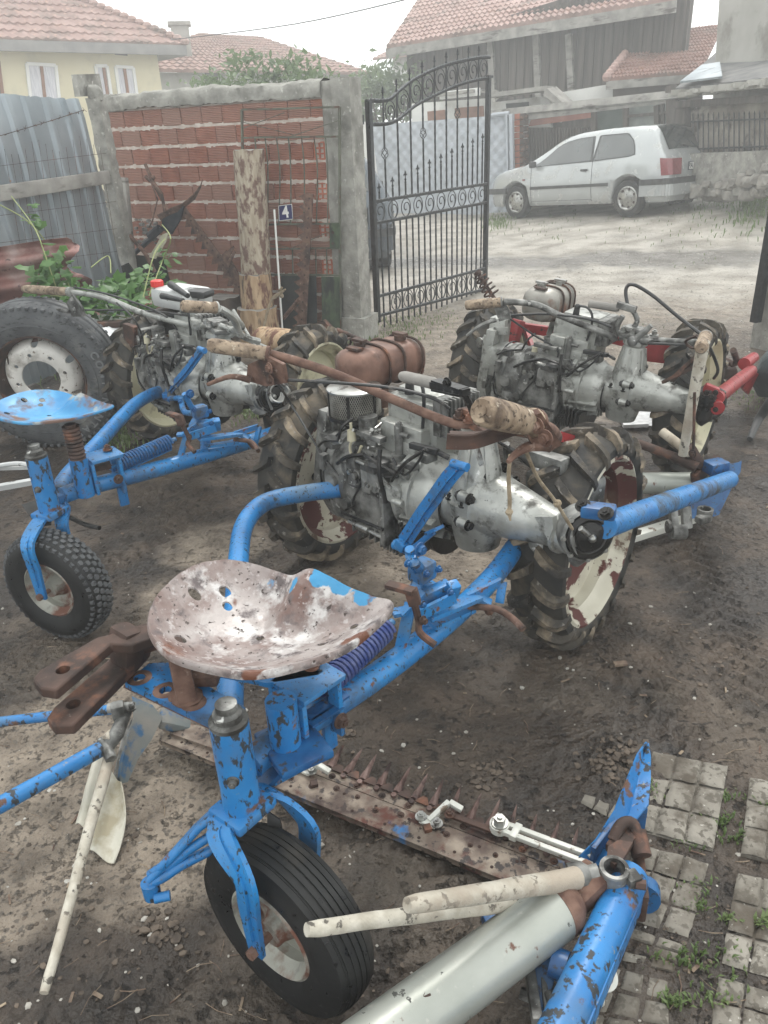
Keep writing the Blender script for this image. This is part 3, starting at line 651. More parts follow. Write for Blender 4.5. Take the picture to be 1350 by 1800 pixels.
# ================= THINGS ALONG THE WALL =================
def wpts(lst, off): return [Wp(a, b, off) for a, b in lst]
def old_leaf():
    t = thing('old_gate_leaf', 'old iron gate leaf of thin dull green bars leaning on the brick wall', 'gate leaf', Wp(515, 600, .2))
    o = .17; mb = MB()
    for a, b in (((425, 193), (432, 575)), ((597, 188), (598, 600)), ((425, 193), (597, 188)), ((428, 242), (596, 240)), ((430, 395), (597, 393)), ((431, 438), (598, 436)), ((432, 482), (598, 484))):
        mb.bar(Wp(*a, o), Wp(*b, o), .022, .014)
    obj('frame', mb, M['oldgate'], t)
    mb = MB()
    for i, x in enumerate((448, 466, 486, 507, 530, 552, 572)): mb.mark().tube(smooth([Wp(x, 242, o), Wp(x + 4 + (i % 3), 300, o + .004), Wp(x + 4, 395, o)], 4), .006, 6)
    for x in (450, 470, 514, 555, 574): mb.mark().tube([Wp(x, 438, o), Wp(x + 1, 482, o)], .006, 6)
    for a, b in (((428, 225), (500, 198)), ((428, 215), (520, 238)), ((595, 212), (510, 240)), ((432, 420), (512, 436)), ((596, 400), (513, 436))): mb.mark().tube([Wp(*a, o + .01), Wp(*b, o + .01)], .003, 5)
    each('bar', mb, M['oldgate'], t)
    mb = MB(); mb.prism(wpts([(494, 484), (556, 484), (558, 600), (494, 600)], o + .004), .004); obj('dark_panel', mb, pm('dark_sheet', (.012, .014, .016), (.03, .035, .035), 8, .6), t)
    mb = MB(); mb.prism(wpts([(565, 486), (597, 487), (598, 603), (567, 600)], o + .012), .005); obj('mossy_panel', mb, M['mossy'], t); mb = MB(); mb.prism(wpts([(579, 392), (597, 392), (598, 436), (580, 436)], o + .02), .006); obj('lock_plate', mb, M['mossy'], t)
    mb = MB()
    for y in (409, 428): mb.mark().cyl(Wp(585, y, o + .024), Wp(585, y, o + .03), .012, seg=10)
    each('lock_hole', mb, M['hole'], t)
    # number sign
    s = thing('house_number_sign', 'small navy enamel sign with a white number 4 hung on the old gate leaf', 'sign', Wp(501, 373, .2))
    q = wpts([(490, 362), (513, 359), (515, 385), (491, 388)], .2); mb = MB(); mb.prism(q, .003); obj('plate', mb, M['navy'], s)
    mb = MB()
    for i in range(4): mb.tube([q[i] + WN * .002, q[(i + 1) % 4] + WN * .002], .0022, 5)
    obj('rim', mb, M['white'], s)
    xd = (q[1] - q[0]).normalized(); yd = (q[0] - q[3]).normalized(); zd = xd.cross(yd).normalized(); yd = zd.cross(xd)
    c = sum(q, V()) / 4 + zd * .0035
    mm = MX((xd, yd, zd)).transposed().to_4x4(); mm.translation = c
    text_mesh('number', '4', .125, M['white'], mm, s, .0006, bold=.003)
old_leaf()

def logs():
    rnd = random.Random(4)
    def log(name, base, h, r, mat, label, r1=None, tilt=(0, 0)):
        n = 14; seg = 30; vs = []; fs = []
        r1 = r1 or r
        for i in range(n + 1):
            for k in range(seg):
                a = 2 * PI * k / seg; z = h * i / n; rr = r + (r1 - r) * i / n
                p = V((math.cos(a), math.sin(a), 0)); rr *= 1 + .06 * NZ.noise(p * 1.5 + V((0, 0, z * 2 + r * 9))) + .025 * NZ.noise(p * 6 + V((0, 0, z * 2)))
                vs.append(V(base) + p * rr + V((tilt[0] * z, tilt[1] * z, z + (.012 * NZ.noise(p * 2) if i == n else 0))))
        for i in range(n):
            for k in range(seg): fs.append((i * seg + k, i * seg + (k + 1) % seg, (i + 1) * seg + (k + 1) % seg, (i + 1) * seg + k))
        mb = MB(); mb.add(vs, fs); top = vs[-seg:]; c = sum(top, V()) / seg
        mb.mat(1).add(top + [c], [(k, (k + 1) % seg, seg) for k in range(seg)])
        return single(name, mb, [mat, M['greywood']], label, 'log', 'logs by the wall', sharp=60)
    b = G(459, 606); log('log_block', (b.x, b.y, -.02), .34, .175, M['bark'], 'wide squat log block at the bottom of the stack by the old gate', .165)
    log('log_block', (b.x + .005, b.y + .03, .321), .27, .14, M['bark'], 'middle log block of the stack, bare pale wood with a cut top', .13)
    log('log_block', (b.x + .02, b.y + .05, .592), .93, .125, M['peel'], 'tall upright log with peeling red bark on top of the stack', .12, (.045, 0))
    b = G(398, 590); log('log_block', (b.x, b.y, -.02), .37, .16, M['stump'], 'dark round stump beside the stacked logs against the wall')
    mb = MB(); p = D(462, 600, 5.3); q = D(545, 612, 5.0); mb.tube([p, p.lerp(q, .5), q], [.1, .105, .1], 24)
    single('log_round', mb, M['bark'], 'short pale log lying down behind the middle mower', 'log', 'logs by the wall')
    # white plastic pipe and roped stick
    mb = MB(); mb.tube([Wp(482, 368, .26), Wp(497, 588, .34)], .009, 10)
    single('white_pipe', mb, M['white'], 'thin white pipe standing beside the tall peeling log', 'pipe')
    mb = MB(); mb.tube(smooth([Wp(494, 515, .5), Wp(476, 530, .5), Wp(458, 600, .62), Wp(455, 612, .64)], 5), .011, 8)
    for i in range(5): mb.tube([Wp(484 + i * 3, 528 - i * 3, .5) + V((-.02, 0, .01)), Wp(486 + i * 3, 520 - i * 3, .5) + V((.02, -.02, 0))], .008, 7)
    mb.ball(Wp(495, 520, .5), .02, 8); mb.tube([Wp(490, 512, .5), Wp(496, 505, .5)], .01, 7)
    single('roped_rod', mb, M['rope'], 'thin grey rod with rope knotted round its top in front of the log stack', 'rod')
logs()

def scrap():
    t = thing('scrap_plough', 'rusty broken plough with a curved share leaning in the corner of the brick wall', 'plough', Wp(330, 520, .3))
    o = .36
    mb = MB()
    up = [(276, 378), (300, 366), (320, 358), (340, 342), (352, 325), (357, 313)]; lo = [(353, 330), (343, 350), (328, 362), (318, 378), (303, 388), (290, 398)]
    mb.prism(wpts(up, o) + wpts(lo, o - .05), .008)
    obj('curved_share', mb, M['rust'], t, solid=0)
    mb = MB(); mb.prism(wpts([(288, 378), (325, 358), (318, 385), (302, 412), (284, 402)], o - .03), .02)
    mb.tube(wpts([(285, 402), (222, 458), (198, 482)], o), .022, 8); mb.tube(wpts([(280, 400), (262, 415)], o), .03, 8)
    obj('dark_frog', mb, pm('dark_blue_steel', (.015, .02, .03), (.04, .045, .055), 20, .5, .4), t)
    mb = MB(); mb.tube(wpts([(255, 288), (268, 318), (284, 340), (290, 372)], o), .014, 8); mb.tube(wpts([(256, 310), (272, 325), (285, 350)], o), .016, 8); mb.tube(wpts([(262, 312), (277, 350), (268, 388), (262, 400)], o + .02), .006, 6); mb.ball(Wp(269, 312, o), .02, 8)
    mb.tube(wpts([(226, 412), (255, 445), (272, 478)], o + .1), .018, 8)
    obj('bent_rods', mb, M['rust'], t)
    mb = MB(); mb.prism(wpts([(262, 452), (286, 412), (297, 408), (292, 425), (274, 455)], o + .08), .01); obj('pale_rail', mb, pm('yellow_white_paint', (.45, .43, .3), (.58, .55, .42), 20, .6), t)
    mb = MB(); mb.prism(wpts([(236, 448), (288, 452), (300, 500), (262, 505), (240, 470)], o + .05), .012)
    for a, b in ((275, 455), (286, 457), (265, 462)): mb.cyl(Wp(a, b, o + .06), Wp(a, b, o + .075), .008, seg=8)
    obj('dark_plate', mb, M['oil'], t)
    mb = MB(); mb.prism(wpts([(165, 487), (208, 470), (225, 462), (238, 480), (228, 500), (190, 500)], o + .2), .02); obj('mouldboard', mb, M['oil'], t)
    rnd = random.Random(2); mb = MB()
    for i in range(26): mb.rock(Wp(rnd.uniform(238, 275), rnd.uniform(385, 430), .12 + rnd.random() * .1), rnd.uniform(.012, .03), seed=i)
    single('rubble_heap', mb, pm('scrap_rubble', (.08, .075, .07), (.3, .29, .27), 20, .8), 'small dark rubble and stones heaped in the wall corner behind the plough', 'rubble', kind='stuff')
    # toothed knife bars
    def sawbar(pts, off, label, teeth=True):
        a, b = [Wp(*p, off) for p in pts]; mb = MB(); d = (b - a).normalized(); s = d.cross(WN).normalized()
        mb.prism([a + s * .03, b + s * .045, b - s * .045, a - s * .03], .008)
        L = (b - a).length; n = int(L / .075)
        for i in range(n):
            p = a + d * (i + .5) * .075
            if teeth: mb.prism([p - d * .035 + s * .035, p + d * .035 + s * .035, p + s * (.09 if i % 3 else .1)], .005)
            mb.mat(1).cyl(p + WN * .004, p + WN * .007, .008, seg=6); mb.mat(0)
        return mb
    mb = sawbar([(322, 368), (432, 520)], .28, ''); single('cutter_bar_scrap', mb, [M['rust'], M['hole']], 'long rusty cutter bar full of holes slanting across the brick wall', 'cutter bar')
    mb = MB(); mb.prism(wpts([(386, 452), (398, 440), (420, 482), (424, 500), (404, 470)], .29), .01); mb.prism(wpts([(390, 450), (410, 432), (412, 436), (398, 462)], .3), .008); mb.prism(wpts([(398, 462), (412, 440), (414, 444), (402, 470)], .31), .008); mb.prism(wpts([(410, 492), (432, 470), (434, 476), (420, 500)], .3), .008)
    single('rusty_spikes', mb, M['rust'], 'two pairs of rusty spikes sticking up beside the slanting cutter bar', 'spikes')
    mb = sawbar([(545, 340), (529, 592)], .24, '')
    single('toothed_knife', mb, [M['rust'], M['hole']], 'upright rusty mower knife with triangular teeth in front of the old gate leaf', 'knife')
    mb = MB(); mb.tube(wpts([(498, 560), (527, 525)], .3), .018, 8); single('rusty_stub_bar', mb, M['rust'], 'short rusty bar slanting low beside the upright toothed knife', 'bar')
    mb = MB(); mb.prism(wpts([(510, 590), (540, 575), (570, 562), (588, 580), (575, 600), (530, 606)], .42), .05); single('leather_scrap', mb, M['dkrust'], 'crumpled brown scrap at the foot of the old gate leaf', 'scrap')
    # small rusty fitting on the tin fence
    mb = MB(); mb.tube(wpts([(178, 335), (192, 355)], .22), .02, 8); mb.tube(wpts([(175, 345), (215, 390)], .25), .008, 6); mb.prism(wpts([(188, 365), (202, 378), (195, 385)], .24), .01)
    single('metal_fitting', mb, M['greywood'], 'small grey metal rod and bracket hanging by the concrete fence post', 'bracket')
scrap()

# ---- tin fence with posts, rail and wire ----
FA = D(187, 300, 6.45); FA.z = 0; FB = D(-160, 300, 4.7); FB.z = 0; FB = FA + (FB - FA) * 1.9
FD = (FB - FA).normalized(); FN = V((-FD.y, FD.x, 0))
if FN.y > 0: FN = -FN
FLN = V((0, 0, 1)) + FD * .10    # the sheets lean towards the left
def Fp(px, py, off=0): return PL(px, py, FA + FN * off, FN)
def tinfence():
    t = thing('tin_fence', 'leaning fence of galvanised trapezoid sheets with a wooden rail beside the brick wall', 'fence', FA)
    L = (FB - FA).length; n = int(L / .012); vs = []; fs = []
    rows = [0, .3, .6, .9, 1.2, 1.5, 1.8, 2.05]
    for i in range(n + 1):
        s = L * i / n; ph = (s % .19) / .19; d = .0
        if ph < .12: d = .022 * sstep(0, .04, ph)
        elif ph < .3: d = .022
        elif ph < .42: d = .022 * (1 - sstep(.3, .42, ph))
        d2 = .015 * NZ.noise(V((s * 1.7, 0, 0)))
        for j, z in enumerate(rows):
            zz = z
            if j == len(rows) - 1: zz = 1.93 + .035 * math.floor(s / .57) % 3 * .4 + .02 * NZ.noise(V((s * 9, 3, 0)))
            dent = .03 * NZ.noise(V((s * 2.2, z * 2.2, 5)))
            vs.append(FA + FD * s + FLN * zz + FN * (d + d2 + dent))
    m_ = len(rows)
    for i in range(n):
        for j in range(m_ - 1): fs.append((i * m_ + j, (i + 1) * m_ + j, (i + 1) * m_ + j + 1, i * m_ + j + 1))
    mb = MB(); mb.add(vs, fs); obj('tin_sheets', mb, M['galv'], t, sharp=30, solid=.002)
    mb = MB(); a, b = Fp(190, 311, .06), Fp(-80, 352, .06); mb.bar(a, b, .045, .10, .008); obj('wooden_rail', mb, M['greywood'], t)
    mb = MB(); pts = smooth([Fp(-30, 247, .05), Fp(30, 230, .05), Fp(90, 212, .05), Fp(148, 193, .05)], 8); mb.tube(pts, .0025, 5)
    for i in range(2, len(pts), 2):
        p = pts[i]
        for k in range(4): mb.tube([p, p + V((random.uniform(-.02, .02), random.uniform(-.02, .02), random.uniform(-.02, .02)))], .0018, 4)
    obj('barbed_wire', mb, M['dkrust'], t)
    mb = MB()
    for i in range(15):
        x = 8 + i * 12; mb.tube(smooth([Fp(x, 262 + i * -1 + 12 * math.sin(i), .07), Fp(x + 14, 350, .075), Fp(x + 34, 470, .07)], 3), .0016, 4)
    for y in (285, 325, 372, 420, 460): mb.tube([Fp(-10, y + 8, .07), Fp(205, y - 18, .07)], .0014, 4)
    obj('wire_mesh', mb, M['dkrust'], t)
    # slanting concrete post
    mb = MB(); a = Fp(168, 172, .03); b = Fp(226, 470, .03); b2 = a + (b - a) * 1.25; n = 30; vs = []; R_ = [(-.055, -.055), (.055, -.055), (.055, .055), (-.055, .055)]; seg = []
    ax, u, v = basis(b2 - a)
    for i in range(n + 1):
        p = a.lerp(b2, i / n)
        for k in range(16):
            e = k / 16 * 4; s_, q = int(e), e % 1; c0, c1 = R_[s_], R_[(s_ + 1) % 4]; x = c0[0] + (c1[0] - c0[0]) * q; y = c0[1] + (c1[1] - c0[1]) * q
            w_ = p + u * x + v * y; vs.append(w_ + (w_ - p) * (.16 * NZ.noise(w_ * 25)))
    mb.add(vs, [(i * 16 + k, i * 16 + (k + 1) % 16, (i + 1) * 16 + (k + 1) % 16, (i + 1) * 16 + k) for i in range(n) for k in range(16)] + [tuple(range(16))])
    single('concrete_post', mb, M['conc'], 'slanting square concrete post where the tin fence meets the brick wall', 'post')
    mb = MB(); mb.rock(Fp(167, 165, .03), .075, (1, 1, 1.1), 3); mb.prism([Fp(130, 131, -.05), Fp(170, 130, -.05), Fp(178, 168, -.05), Fp(136, 170, -.05)], .05)
    single('concrete_lump', mb, M['conc'], 'pale broken concrete block and lump topping the slanting fence post', 'concrete')
    mb = MB(); mb.bar(Wp(217, 312, .24), Wp(236, 520, .3), .075, .05, .012, WN)
    single('wooden_post', mb, M['greywood'], 'grey weathered wooden post standing against the left end of the brick wall', 'post')
tinfence()
def rusty_sheet():
    a = D(-60, 440, 4.9); b = D(118, 418, 5.15); c = D(150, 500, 5.2)
    ax = (b - a).normalized(); dn = V((.12, -.22, -.96)).normalized(); vs = []; n, m_ = 40, 46; nn = ax.cross(dn).normalized()
    for j in range(m_ + 1):
        for i in range(n + 1):
            s = i / n * ((b - a).length + .06 * math.sin(j * .35) + .07 * j / m_ + .02 * NZ.noise(V((j * .8, 0, 0)))); h = j / m_ * .62
            p = a + ax * s + dn * h + nn * (.03 * math.sin(h * 2 * PI / .15) + .05 * NZ.noise(V((s * 3, h * 3, 0))))
            vs.append(p)
    mb = MB(); mb.add(vs, [(j * (n + 1) + i, j * (n + 1) + i + 1, (j + 1) * (n + 1) + i + 1, (j + 1) * (n + 1) + i) for j in range(m_) for i in range(n)])
    single('rusty_corrugated_sheet', mb, M['rustsheet'], 'torn rusty brown corrugated sheet standing behind the big truck tyre', 'metal sheet', solid=.002)
    mb = MB(); mb.bar(D(130, 572, 4.75), D(292, 566, 5.0), .08, .035, .004); mb.bar(D(120, 585, 4.8), D(280, 582, 5.0), .1, .03, .004)
    single('rusty_channel_beam', mb, M['dkrust'], 'brown rusty beam lying behind the truck tyre under the vine', 'beam')
    def bag(pts, dep, label):
        n = 14; vs = []; P = [D(x, y, d) for (x, y), d in zip(pts, dep)]
        for j in range(n + 1):
            for i in range(n + 1):
                u, v = i / n, j / n; p = P[0] * (1 - u) * (1 - v) + P[1] * u * (1 - v) + P[2] * u * v + P[3] * (1 - u) * v
                p += V((0, -1, .6)) * (.06 * math.sin(u * PI) * math.sin(v * PI) + .05 * NZ.noise(p * 9) + .02 * NZ.noise(p * 25)); vs.append(p)
        mb = MB(); mb.add(vs, [(j * (n + 1) + i, j * (n + 1) + i + 1, (j + 1) * (n + 1) + i + 1, (j + 1) * (n + 1) + i) for j in range(n) for i in range(n)])
        single('white_sack', mb, M['whitebag'], label, 'sack', solid=.004)
    bag([(150, 578), (225, 574), (215, 640), (150, 630)], (4.75, 4.9, 4.6, 4.55), 'crumpled white sack between the truck tyre and the left mower')
    mb = MB(); mb.prism([D(140, 556, 5.0), D(255, 556, 5.2), D(262, 566, 5.05), D(128, 566, 4.9)], .02); single('white_board', mb, M['white'], 'thin white board on top of the brown beam under the vine', 'board')
rusty_sheet()

# ================= IRON GATE =================
GA = V((-.03, 6.98, 0)); GB = V((1.24, 8.76, 0)); GD = (GB - GA).normalized(); GN = V((GD.y, -GD.x, 0))
def Gs(px, py):
    p = PL(px, py, GA, GN); return (p - GA).dot(GD), p.z
def gp(s, z, off=0): return GA + GD * s + GN * off + V((0, 0, z))
def gate():
    t = thing('wrought_iron_gate', 'open black wrought iron gate leaf with an arched top, scroll rings and spear points', 'gate', GA)
    def line(a, b):
        (s0, z0), (s1, z1) = Gs(*a), Gs(*b); k = (z1 - z0) / (s1 - s0); return lambda s: z0 + (s - s0) * k
    r0 = line((660, 590), (857, 517)); r1 = line((669, 554), (849, 509)); r2 = line((668, 520), (851, 472)); r3 = line((658, 393), (851, 357)); r4 = line((655, 355), (851, 324))
    S0 = Gs(657, 400)[0]; S1 = Gs(854, 400)[0]
    def curve(pts):
        q = [Gs(*p) for p in pts]; sm = smooth([V((a, b, 0)) for a, b in q], 6); sm = [(p.x, p.y) for p in sm]
        def f(s):
            for (a, za), (b, zb) in zip(sm, sm[1:]):
                if s <= b: return za + (zb - za) * (s - a) / max(1e-6, b - a)
            return sm[-1][1]
        return f
    lo = curve([(640, 219), (688, 216), (731, 185), (768, 166), (805, 150), (842, 140), (862, 139)])
    hi = curve([(634, 177), (679, 177), (700, 161), (727, 140), (768, 120), (805, 109), (842, 102), (862, 101)])
    mb = MB()
    for s, z1 in ((S0, hi(S0) - .0), (S1, lo(S1) + .02)): mb.box(gp(s, z1 / 2 + .03), (.045, .045, z1 - .06), MX((GD, V((0, 0, 1)).cross(GD), V((0, 0, 1)))).transposed(), .003)
    for f in (r0, r1, r2, r3, r4): mb.bar(gp(S0, f(S0)), gp(S1, f(S1)), .03, .022)
    for f in (lo, hi):
        P = [gp(S0 - .03 + (S1 - S0 + .05) * i / 60, f(S0 - .03 + (S1 - S0 + .05) * i / 60)) for i in range(61)]
        mb.tube(P, .014, 6)
    mb.box(gp(S1, lo(S1) + .02), (.09, .06, .02), MX((GD, V((0, 0, 1)).cross(GD), V((0, 0, 1)))).transposed())
    obj('gate_frame', mb, M['gate'], t)
    mb = MB()   # twisted cord edging on the rails
    for f in (r1, r2, r3, r4, lo, hi):
        n = 150; P = [gp(S0 + (S1 - S0) * i / n, f(S0 + (S1 - S0) * i / n) + .014 + .003 * math.sin(i * 1.9), .017) for i in range(n + 1)]; mb.tube(P, .0045, 5)
    obj('twisted_edging', mb, pm('worn_iron', (.06, .065, .07), (.16, .17, .18), 30, .4, .3, bump=0), t)
    N = 20; ss = [S0 + (S1 - S0) * i / N for i in range(1, N)]; tip = line((675, 317), (840, 238))
    rr = .0085; knots = MB(); sp = MB(); bars = MB(); spk = MB()
    def bar(a, b, s):
        n = max(4, int((b - a) / .03)); P = [gp(s, a + (b - a) * i / n) for i in range(n + 1)]; bars.tube(P, [rr * (1 + .1 * (-1) ** i) for i in range(n + 1)], 6)
    kn = {2: (684, 269), 8: (750, 234), 14: (812, 199)}
    for i, s in enumerate(ss, 1):
        bars.mark(); spk.mark()
        bar(r0(s), r3(s), s)
        if i % 2 == 1 and i > 1 or i == 1:
            z = tip(s); bar(r4(s), z - .09, s)
            # fleur de lis point
            spk.tube([gp(s, z - .09), gp(s, z - .075), gp(s, z - .06), gp(s, z - .045), gp(s, z - .02), gp(s, z)], [.004, .011, .005, .006, .009, .0012], 8)
            for e in (-1, 1): spk.tube(smooth([gp(s, z - .05), gp(s + e * .012, z - .035), gp(s + e * .024, z - .03), gp(s + e * .024, z - .045)], 3), .0035, 5)
        else:
            top = lo(s)
            if i in (2, 8, 14):
                zk = Gs(*kn[i])[1]; bar(r4(s), zk - .05, s); bar(zk + .05, top, s)
                knots.mark()
                for k in range(4):
                    P = []
                    for j in range(11):
                        u = j / 10; a = k * PI / 2 + u * PI; R_ = .028 * math.sin(u * PI) + .002; P.append(gp(s + R_ * math.cos(a), zk - .05 + .1 * u, R_ * math.sin(a)))
                    knots.tube(P, .0035, 5)
            else: bar(r4(s), top, s)
            bars.cyl(gp(s, lo(s)), gp(s, hi(s)), .008, seg=6)
            z = hi(s); spk.tube([gp(s, z), gp(s, z + .02), gp(s, z + .035), gp(s, z + .05), gp(s, z + .085), gp(s, z + .11)], [.004, .011, .005, .006, .009, .0012], 8)
            for e in (-1, 1): spk.tube(smooth([gp(s, z + .055), gp(s + e * .014, z + .068), gp(s + e * .024, z + .062)], 3), .0035, 5)
    each('bar', bars, M['gate'], t); each('lantern_twist', knots, M['gate'], t); each('spear_point', spk, M['gate'], t)
    rg = MB()
    def ring(s, f0, f1, curl=True):
        rg.mark(); za, zb = f0(s) + .012, f1(s) - .012; c = (za + zb) / 2; R_ = (zb - za) / 2; w = min((S1 - S0) / N * .88, R_)
        rg.tube([gp(s + w * math.cos(a), c + R_ * math.sin(a)) for a in [2 * PI * k / 22 for k in range(22)]], .0042, 5, closed=True)
        rg.tube([gp(s + w * (1 - k / 22) * math.cos(k * .36 - 1.6), c - R_ * .05 + R_ * (.95 - k / 24) * math.sin(k * .36 - 1.6)) for k in range(20)], .005, 5)
    for i in range(2, N, 2):
        s = S0 + (S1 - S0) * (i + .0) / N + (S1 - S0) / N
        if s < S1 - .03: ring(s, r3, r4); ring(s, r1, r2); ring(s, lo, hi)
    ring(S0 + (S1 - S0) / N, r3, r4); 
    each('scroll_ring', rg, M['gate'], t)
    mb = MB(); c = Gs(848, 462); mb.tube(smooth([gp(c[0] - .06, c[1], .03), gp(c[0], c[1] + .03, .04), gp(c[0] + .05, c[1] + .02, .04)], 4), .006, 6); mb.tube([gp(c[0], c[1] + .03, .04), gp(c[0], c[1] - .05, .04)], .006, 6); obj('latch', mb, M['gate'], t)
    # hinge post fixed to the column
    mb = MB(); s = Gs(640, 400)[0]; 
    R_ = MX((GD, V((0, 0, 1)).cross(GD), V((0, 0, 1)))).transposed()
    mb.box(gp(s - .03, 1.0), (.05, .05, 1.95), R_, .003)
    for z in (.12, .95, 1.0, 1.7): mb.box(gp(s + .02, z), (.06, .03, .07), R_)
    single('gate_hinge_post', mb, M['gate'], 'black square steel hinge post between the concrete column and the open gate', 'post')
gate()
mb = MB(); g = G(1320, 612); mb.box((g.x, g.y, 1.2), (.06, .06, 2.0), .4, .003); single('black_gate_post', mb, M['gate'], 'black steel gate post at the right edge of the yard entrance', 'post')
mb = MB(); mb.box((g.x + .23, g.y + .02, 1.0), (.3, .3, 2.1), .35, .01); single('right_concrete_pillar', mb, M['conc'], 'grey concrete pillar to the right of the black gate post', 'pillar'); sc.objects['right_concrete_pillar'].name = 'concrete_pillar'

# ================= CARS =================
def car(name, label, paint, P0, P1, plate, simple=False, group=None, lamp='lamp'):
    """P0 = rear left wheel contact, P1 = front left wheel contact"""
    X = (P1 - P0).normalized(); Z = V((0, 0, 1)); Y = Z.cross(X).normalized(); Z = X.cross(Y)
    WBS = 2.475; O = P0 - X * .745 - Y * .76
    def T(x, y, z): return O + X * x + Y * y + Z * z
    t = thing(name, label, 'car', O, group=group)
    top = [(0, .52), (.015, .72), (.06, .84), (.13, .93), (.2, 1.0), (.31, 1.17), (.42, 1.32), (.5, 1.365), (.8, 1.385), (1.4, 1.395), (1.9, 1.38), (2.2, 1.335), (2.4, 1.25), (2.7, 1.09), (3.0, .94), (3.2, .92), (3.5, .875), (3.75, .81), (3.9, .72), (3.98, .6), (4.02, .45)]
    def ip(tab, x):
        for (a, b), (c, d) in zip(tab, tab[1:]):
            if x <= c: return b + (d - b) * (x - a) / (c - a)
        return tab[-1][1]
    wid = [(0, .66), (.03, .74), (.1, .79), (.3, .83), (.8, .845), (3.0, .845), (3.6, .82), (3.85, .76), (3.95, .7), (4.02, .6)]
    belt = [(0, .86), (.5, .93), (3.0, .875), (4.02, .8)]
    def sec(x):
        zt = ip(top, x); w_ = ip(wid, x); zb = .22 if .05 < x < 3.97 else .3
        for xw in (.745, 3.22):
            if abs(x - xw) < .335: zb = max(zb, .3 + math.sqrt(.335 ** 2 - (x - xw) ** 2))
        zl = min(ip(belt, x), zt - .05); g = max(0, min(1, (zt - zl - .08) / .35))
        z3 = max(.6, zb + .04); z3 = min(z3, zl - .02)
        wr = w_ * (1 - .24 * g) ; ze = zt - .03 - .05 * g
        return [(0, zb), (w_ - .05, zb), (w_ - .01, min(zb + .05, zl - .04)), (w_ + .012, (z3 + min(zb + .05, zl - .04)) / 2), (w_ + .012, z3), (w_ - .012, zl), (wr * .97, ze), (wr * .86, zt - .006), (wr * .5, zt + .01), (0, zt + .015)]
    xs_ = [0, .015, .06, .13, .2, .33] + [.41 + .335 * 2 * i / 12 for i in range(13)] + [1.1 + i * .15 for i in range(12)] + [2.885 + .335 * 2 * i / 12 for i in range(13)] + [3.56, 3.7, 3.8, 3.9, 3.98, 4.02]
    xs_ = sorted(set(round(v, 4) for v in xs_)); vs = []; m_ = 0
    for x in xs_:
        s_ = sec(x); ringp = s_ + [(-a, b) for a, b in s_[-2:0:-1]]; m_ = len(ringp); vs += [T(x, a, b) for a, b in ringp]
    n = len(xs_); mb = MB(); mb.add(vs, [(i * m_ + k, i * m_ + (k + 1) % m_, (i + 1) * m_ + (k + 1) % m_, (i + 1) * m_ + k) for i in range(n - 1) for k in range(m_)] + [tuple(range(m_)), tuple((n - 1) * m_ + k for k in range(m_))])
    obj('body', mb, M[paint], t, sharp=50)
    def S(x, f, sg=1, out=.006):
        s_ = sec(x); a, b = s_[5], s_[6]; y = a[0] + (b[0] - a[0]) * f; z = a[1] + (b[1] - a[1]) * f; return T(x, sg * (y + out), z + out * .3)
    def patch(poly, sg, out):
        # polygon in (x,f); fan of small strips
        xs2 = sorted(set([p[0] for p in poly])); a, b = min(xs2), max(xs2); N = 14; vs = []; 
        def span(x):
            ys_ = []
            for (p, q) in zip(poly, poly[1:] + poly[:1]):
                if (p[0] - x) * (q[0] - x) <= 0 and abs(p[0] - q[0]) > 1e-6: ys_.append(p[1] + (q[1] - p[1]) * (x - p[0]) / (q[0] - p[0]))
            return min(ys_), max(ys_)
        for i in range(N + 1):
            x = a + (b - a) * i / N; x = min(max(x, a + 1e-4), b - 1e-4); l, h = span(x); vs += [S(x, l, sg, out), S(x, h, sg, out)]
        return vs, [(2 * i, 2 * i + 2, 2 * i + 3, 2 * i + 1) for i in range(N)]
    polys = ([(.66, .12), (.76, .06), (1.43, .03), (1.43, .93), (.9, .93), (.74, .6)], [(1.51, .03), (2.83, .05), (2.77, .18), (2.33, .93), (1.53, .93)])
    for sg in (1, -1):
        for pl in polys:
            cx = sum(p[0] for p in pl) / len(pl); cf = sum(p[1] for p in pl) / len(pl)
            fr = [(cx + (p[0] - cx) * 1.07, cf + (p[1] - cf) * 1.1) for p in pl]
            w_ = MB(); w_.add(*patch(fr, sg, .004)); f_ = obj('window_frame', w_, M['trim'], t)
            w_ = MB(); w_.add(*patch(pl, sg, .008)); obj('window', w_, M['glass'], f_)
    w_ = MB(); N = 8; vs = []
    for i in range(N + 1):
        x = .2 + .3 * i / N; zt = ip(top, x); vs += [T(x - .012, -.56 + .1 * i / N, zt + .0), T(x - .022, 0, zt + .018), T(x - .012, .56 - .1 * i / N, zt + .0)]
    w_.add(vs, [(3 * i + k, 3 * i + k + 1, 3 * i + 4 + k, 3 * i + 3 + k) for i in range(N) for k in range(2)]); obj('rear_window', w_, M['glass'], t)
    w_ = MB(); vs = []
    for i in range(N + 1):
        x = 2.36 + .6 * i / N; zt = ip(top, x); vs += [T(x + .01, -.5 - .16 * i / N, zt - .01), T(x + .015, 0, zt + .03), T(x + .01, .5 + .16 * i / N, zt - .01)]
    w_.add(vs, [(3 * i + k, 3 * i + k + 1, 3 * i + 4 + k, 3 * i + 3 + k) for i in range(N) for k in range(2)]); obj('windscreen', w_, M['glass'], t)
    # trims
    def strip(x0, x1, z, h, sg=1, out=.02):
        P = [T(x0 + (x1 - x0) * i / 10, sg * (ip(wid, x0 + (x1 - x0) * i / 10) + out), z) for i in range(11)]; mb = MB()
        for a, b in zip(P, P[1:]): mb.bar(a, b, .015, h)
        return mb
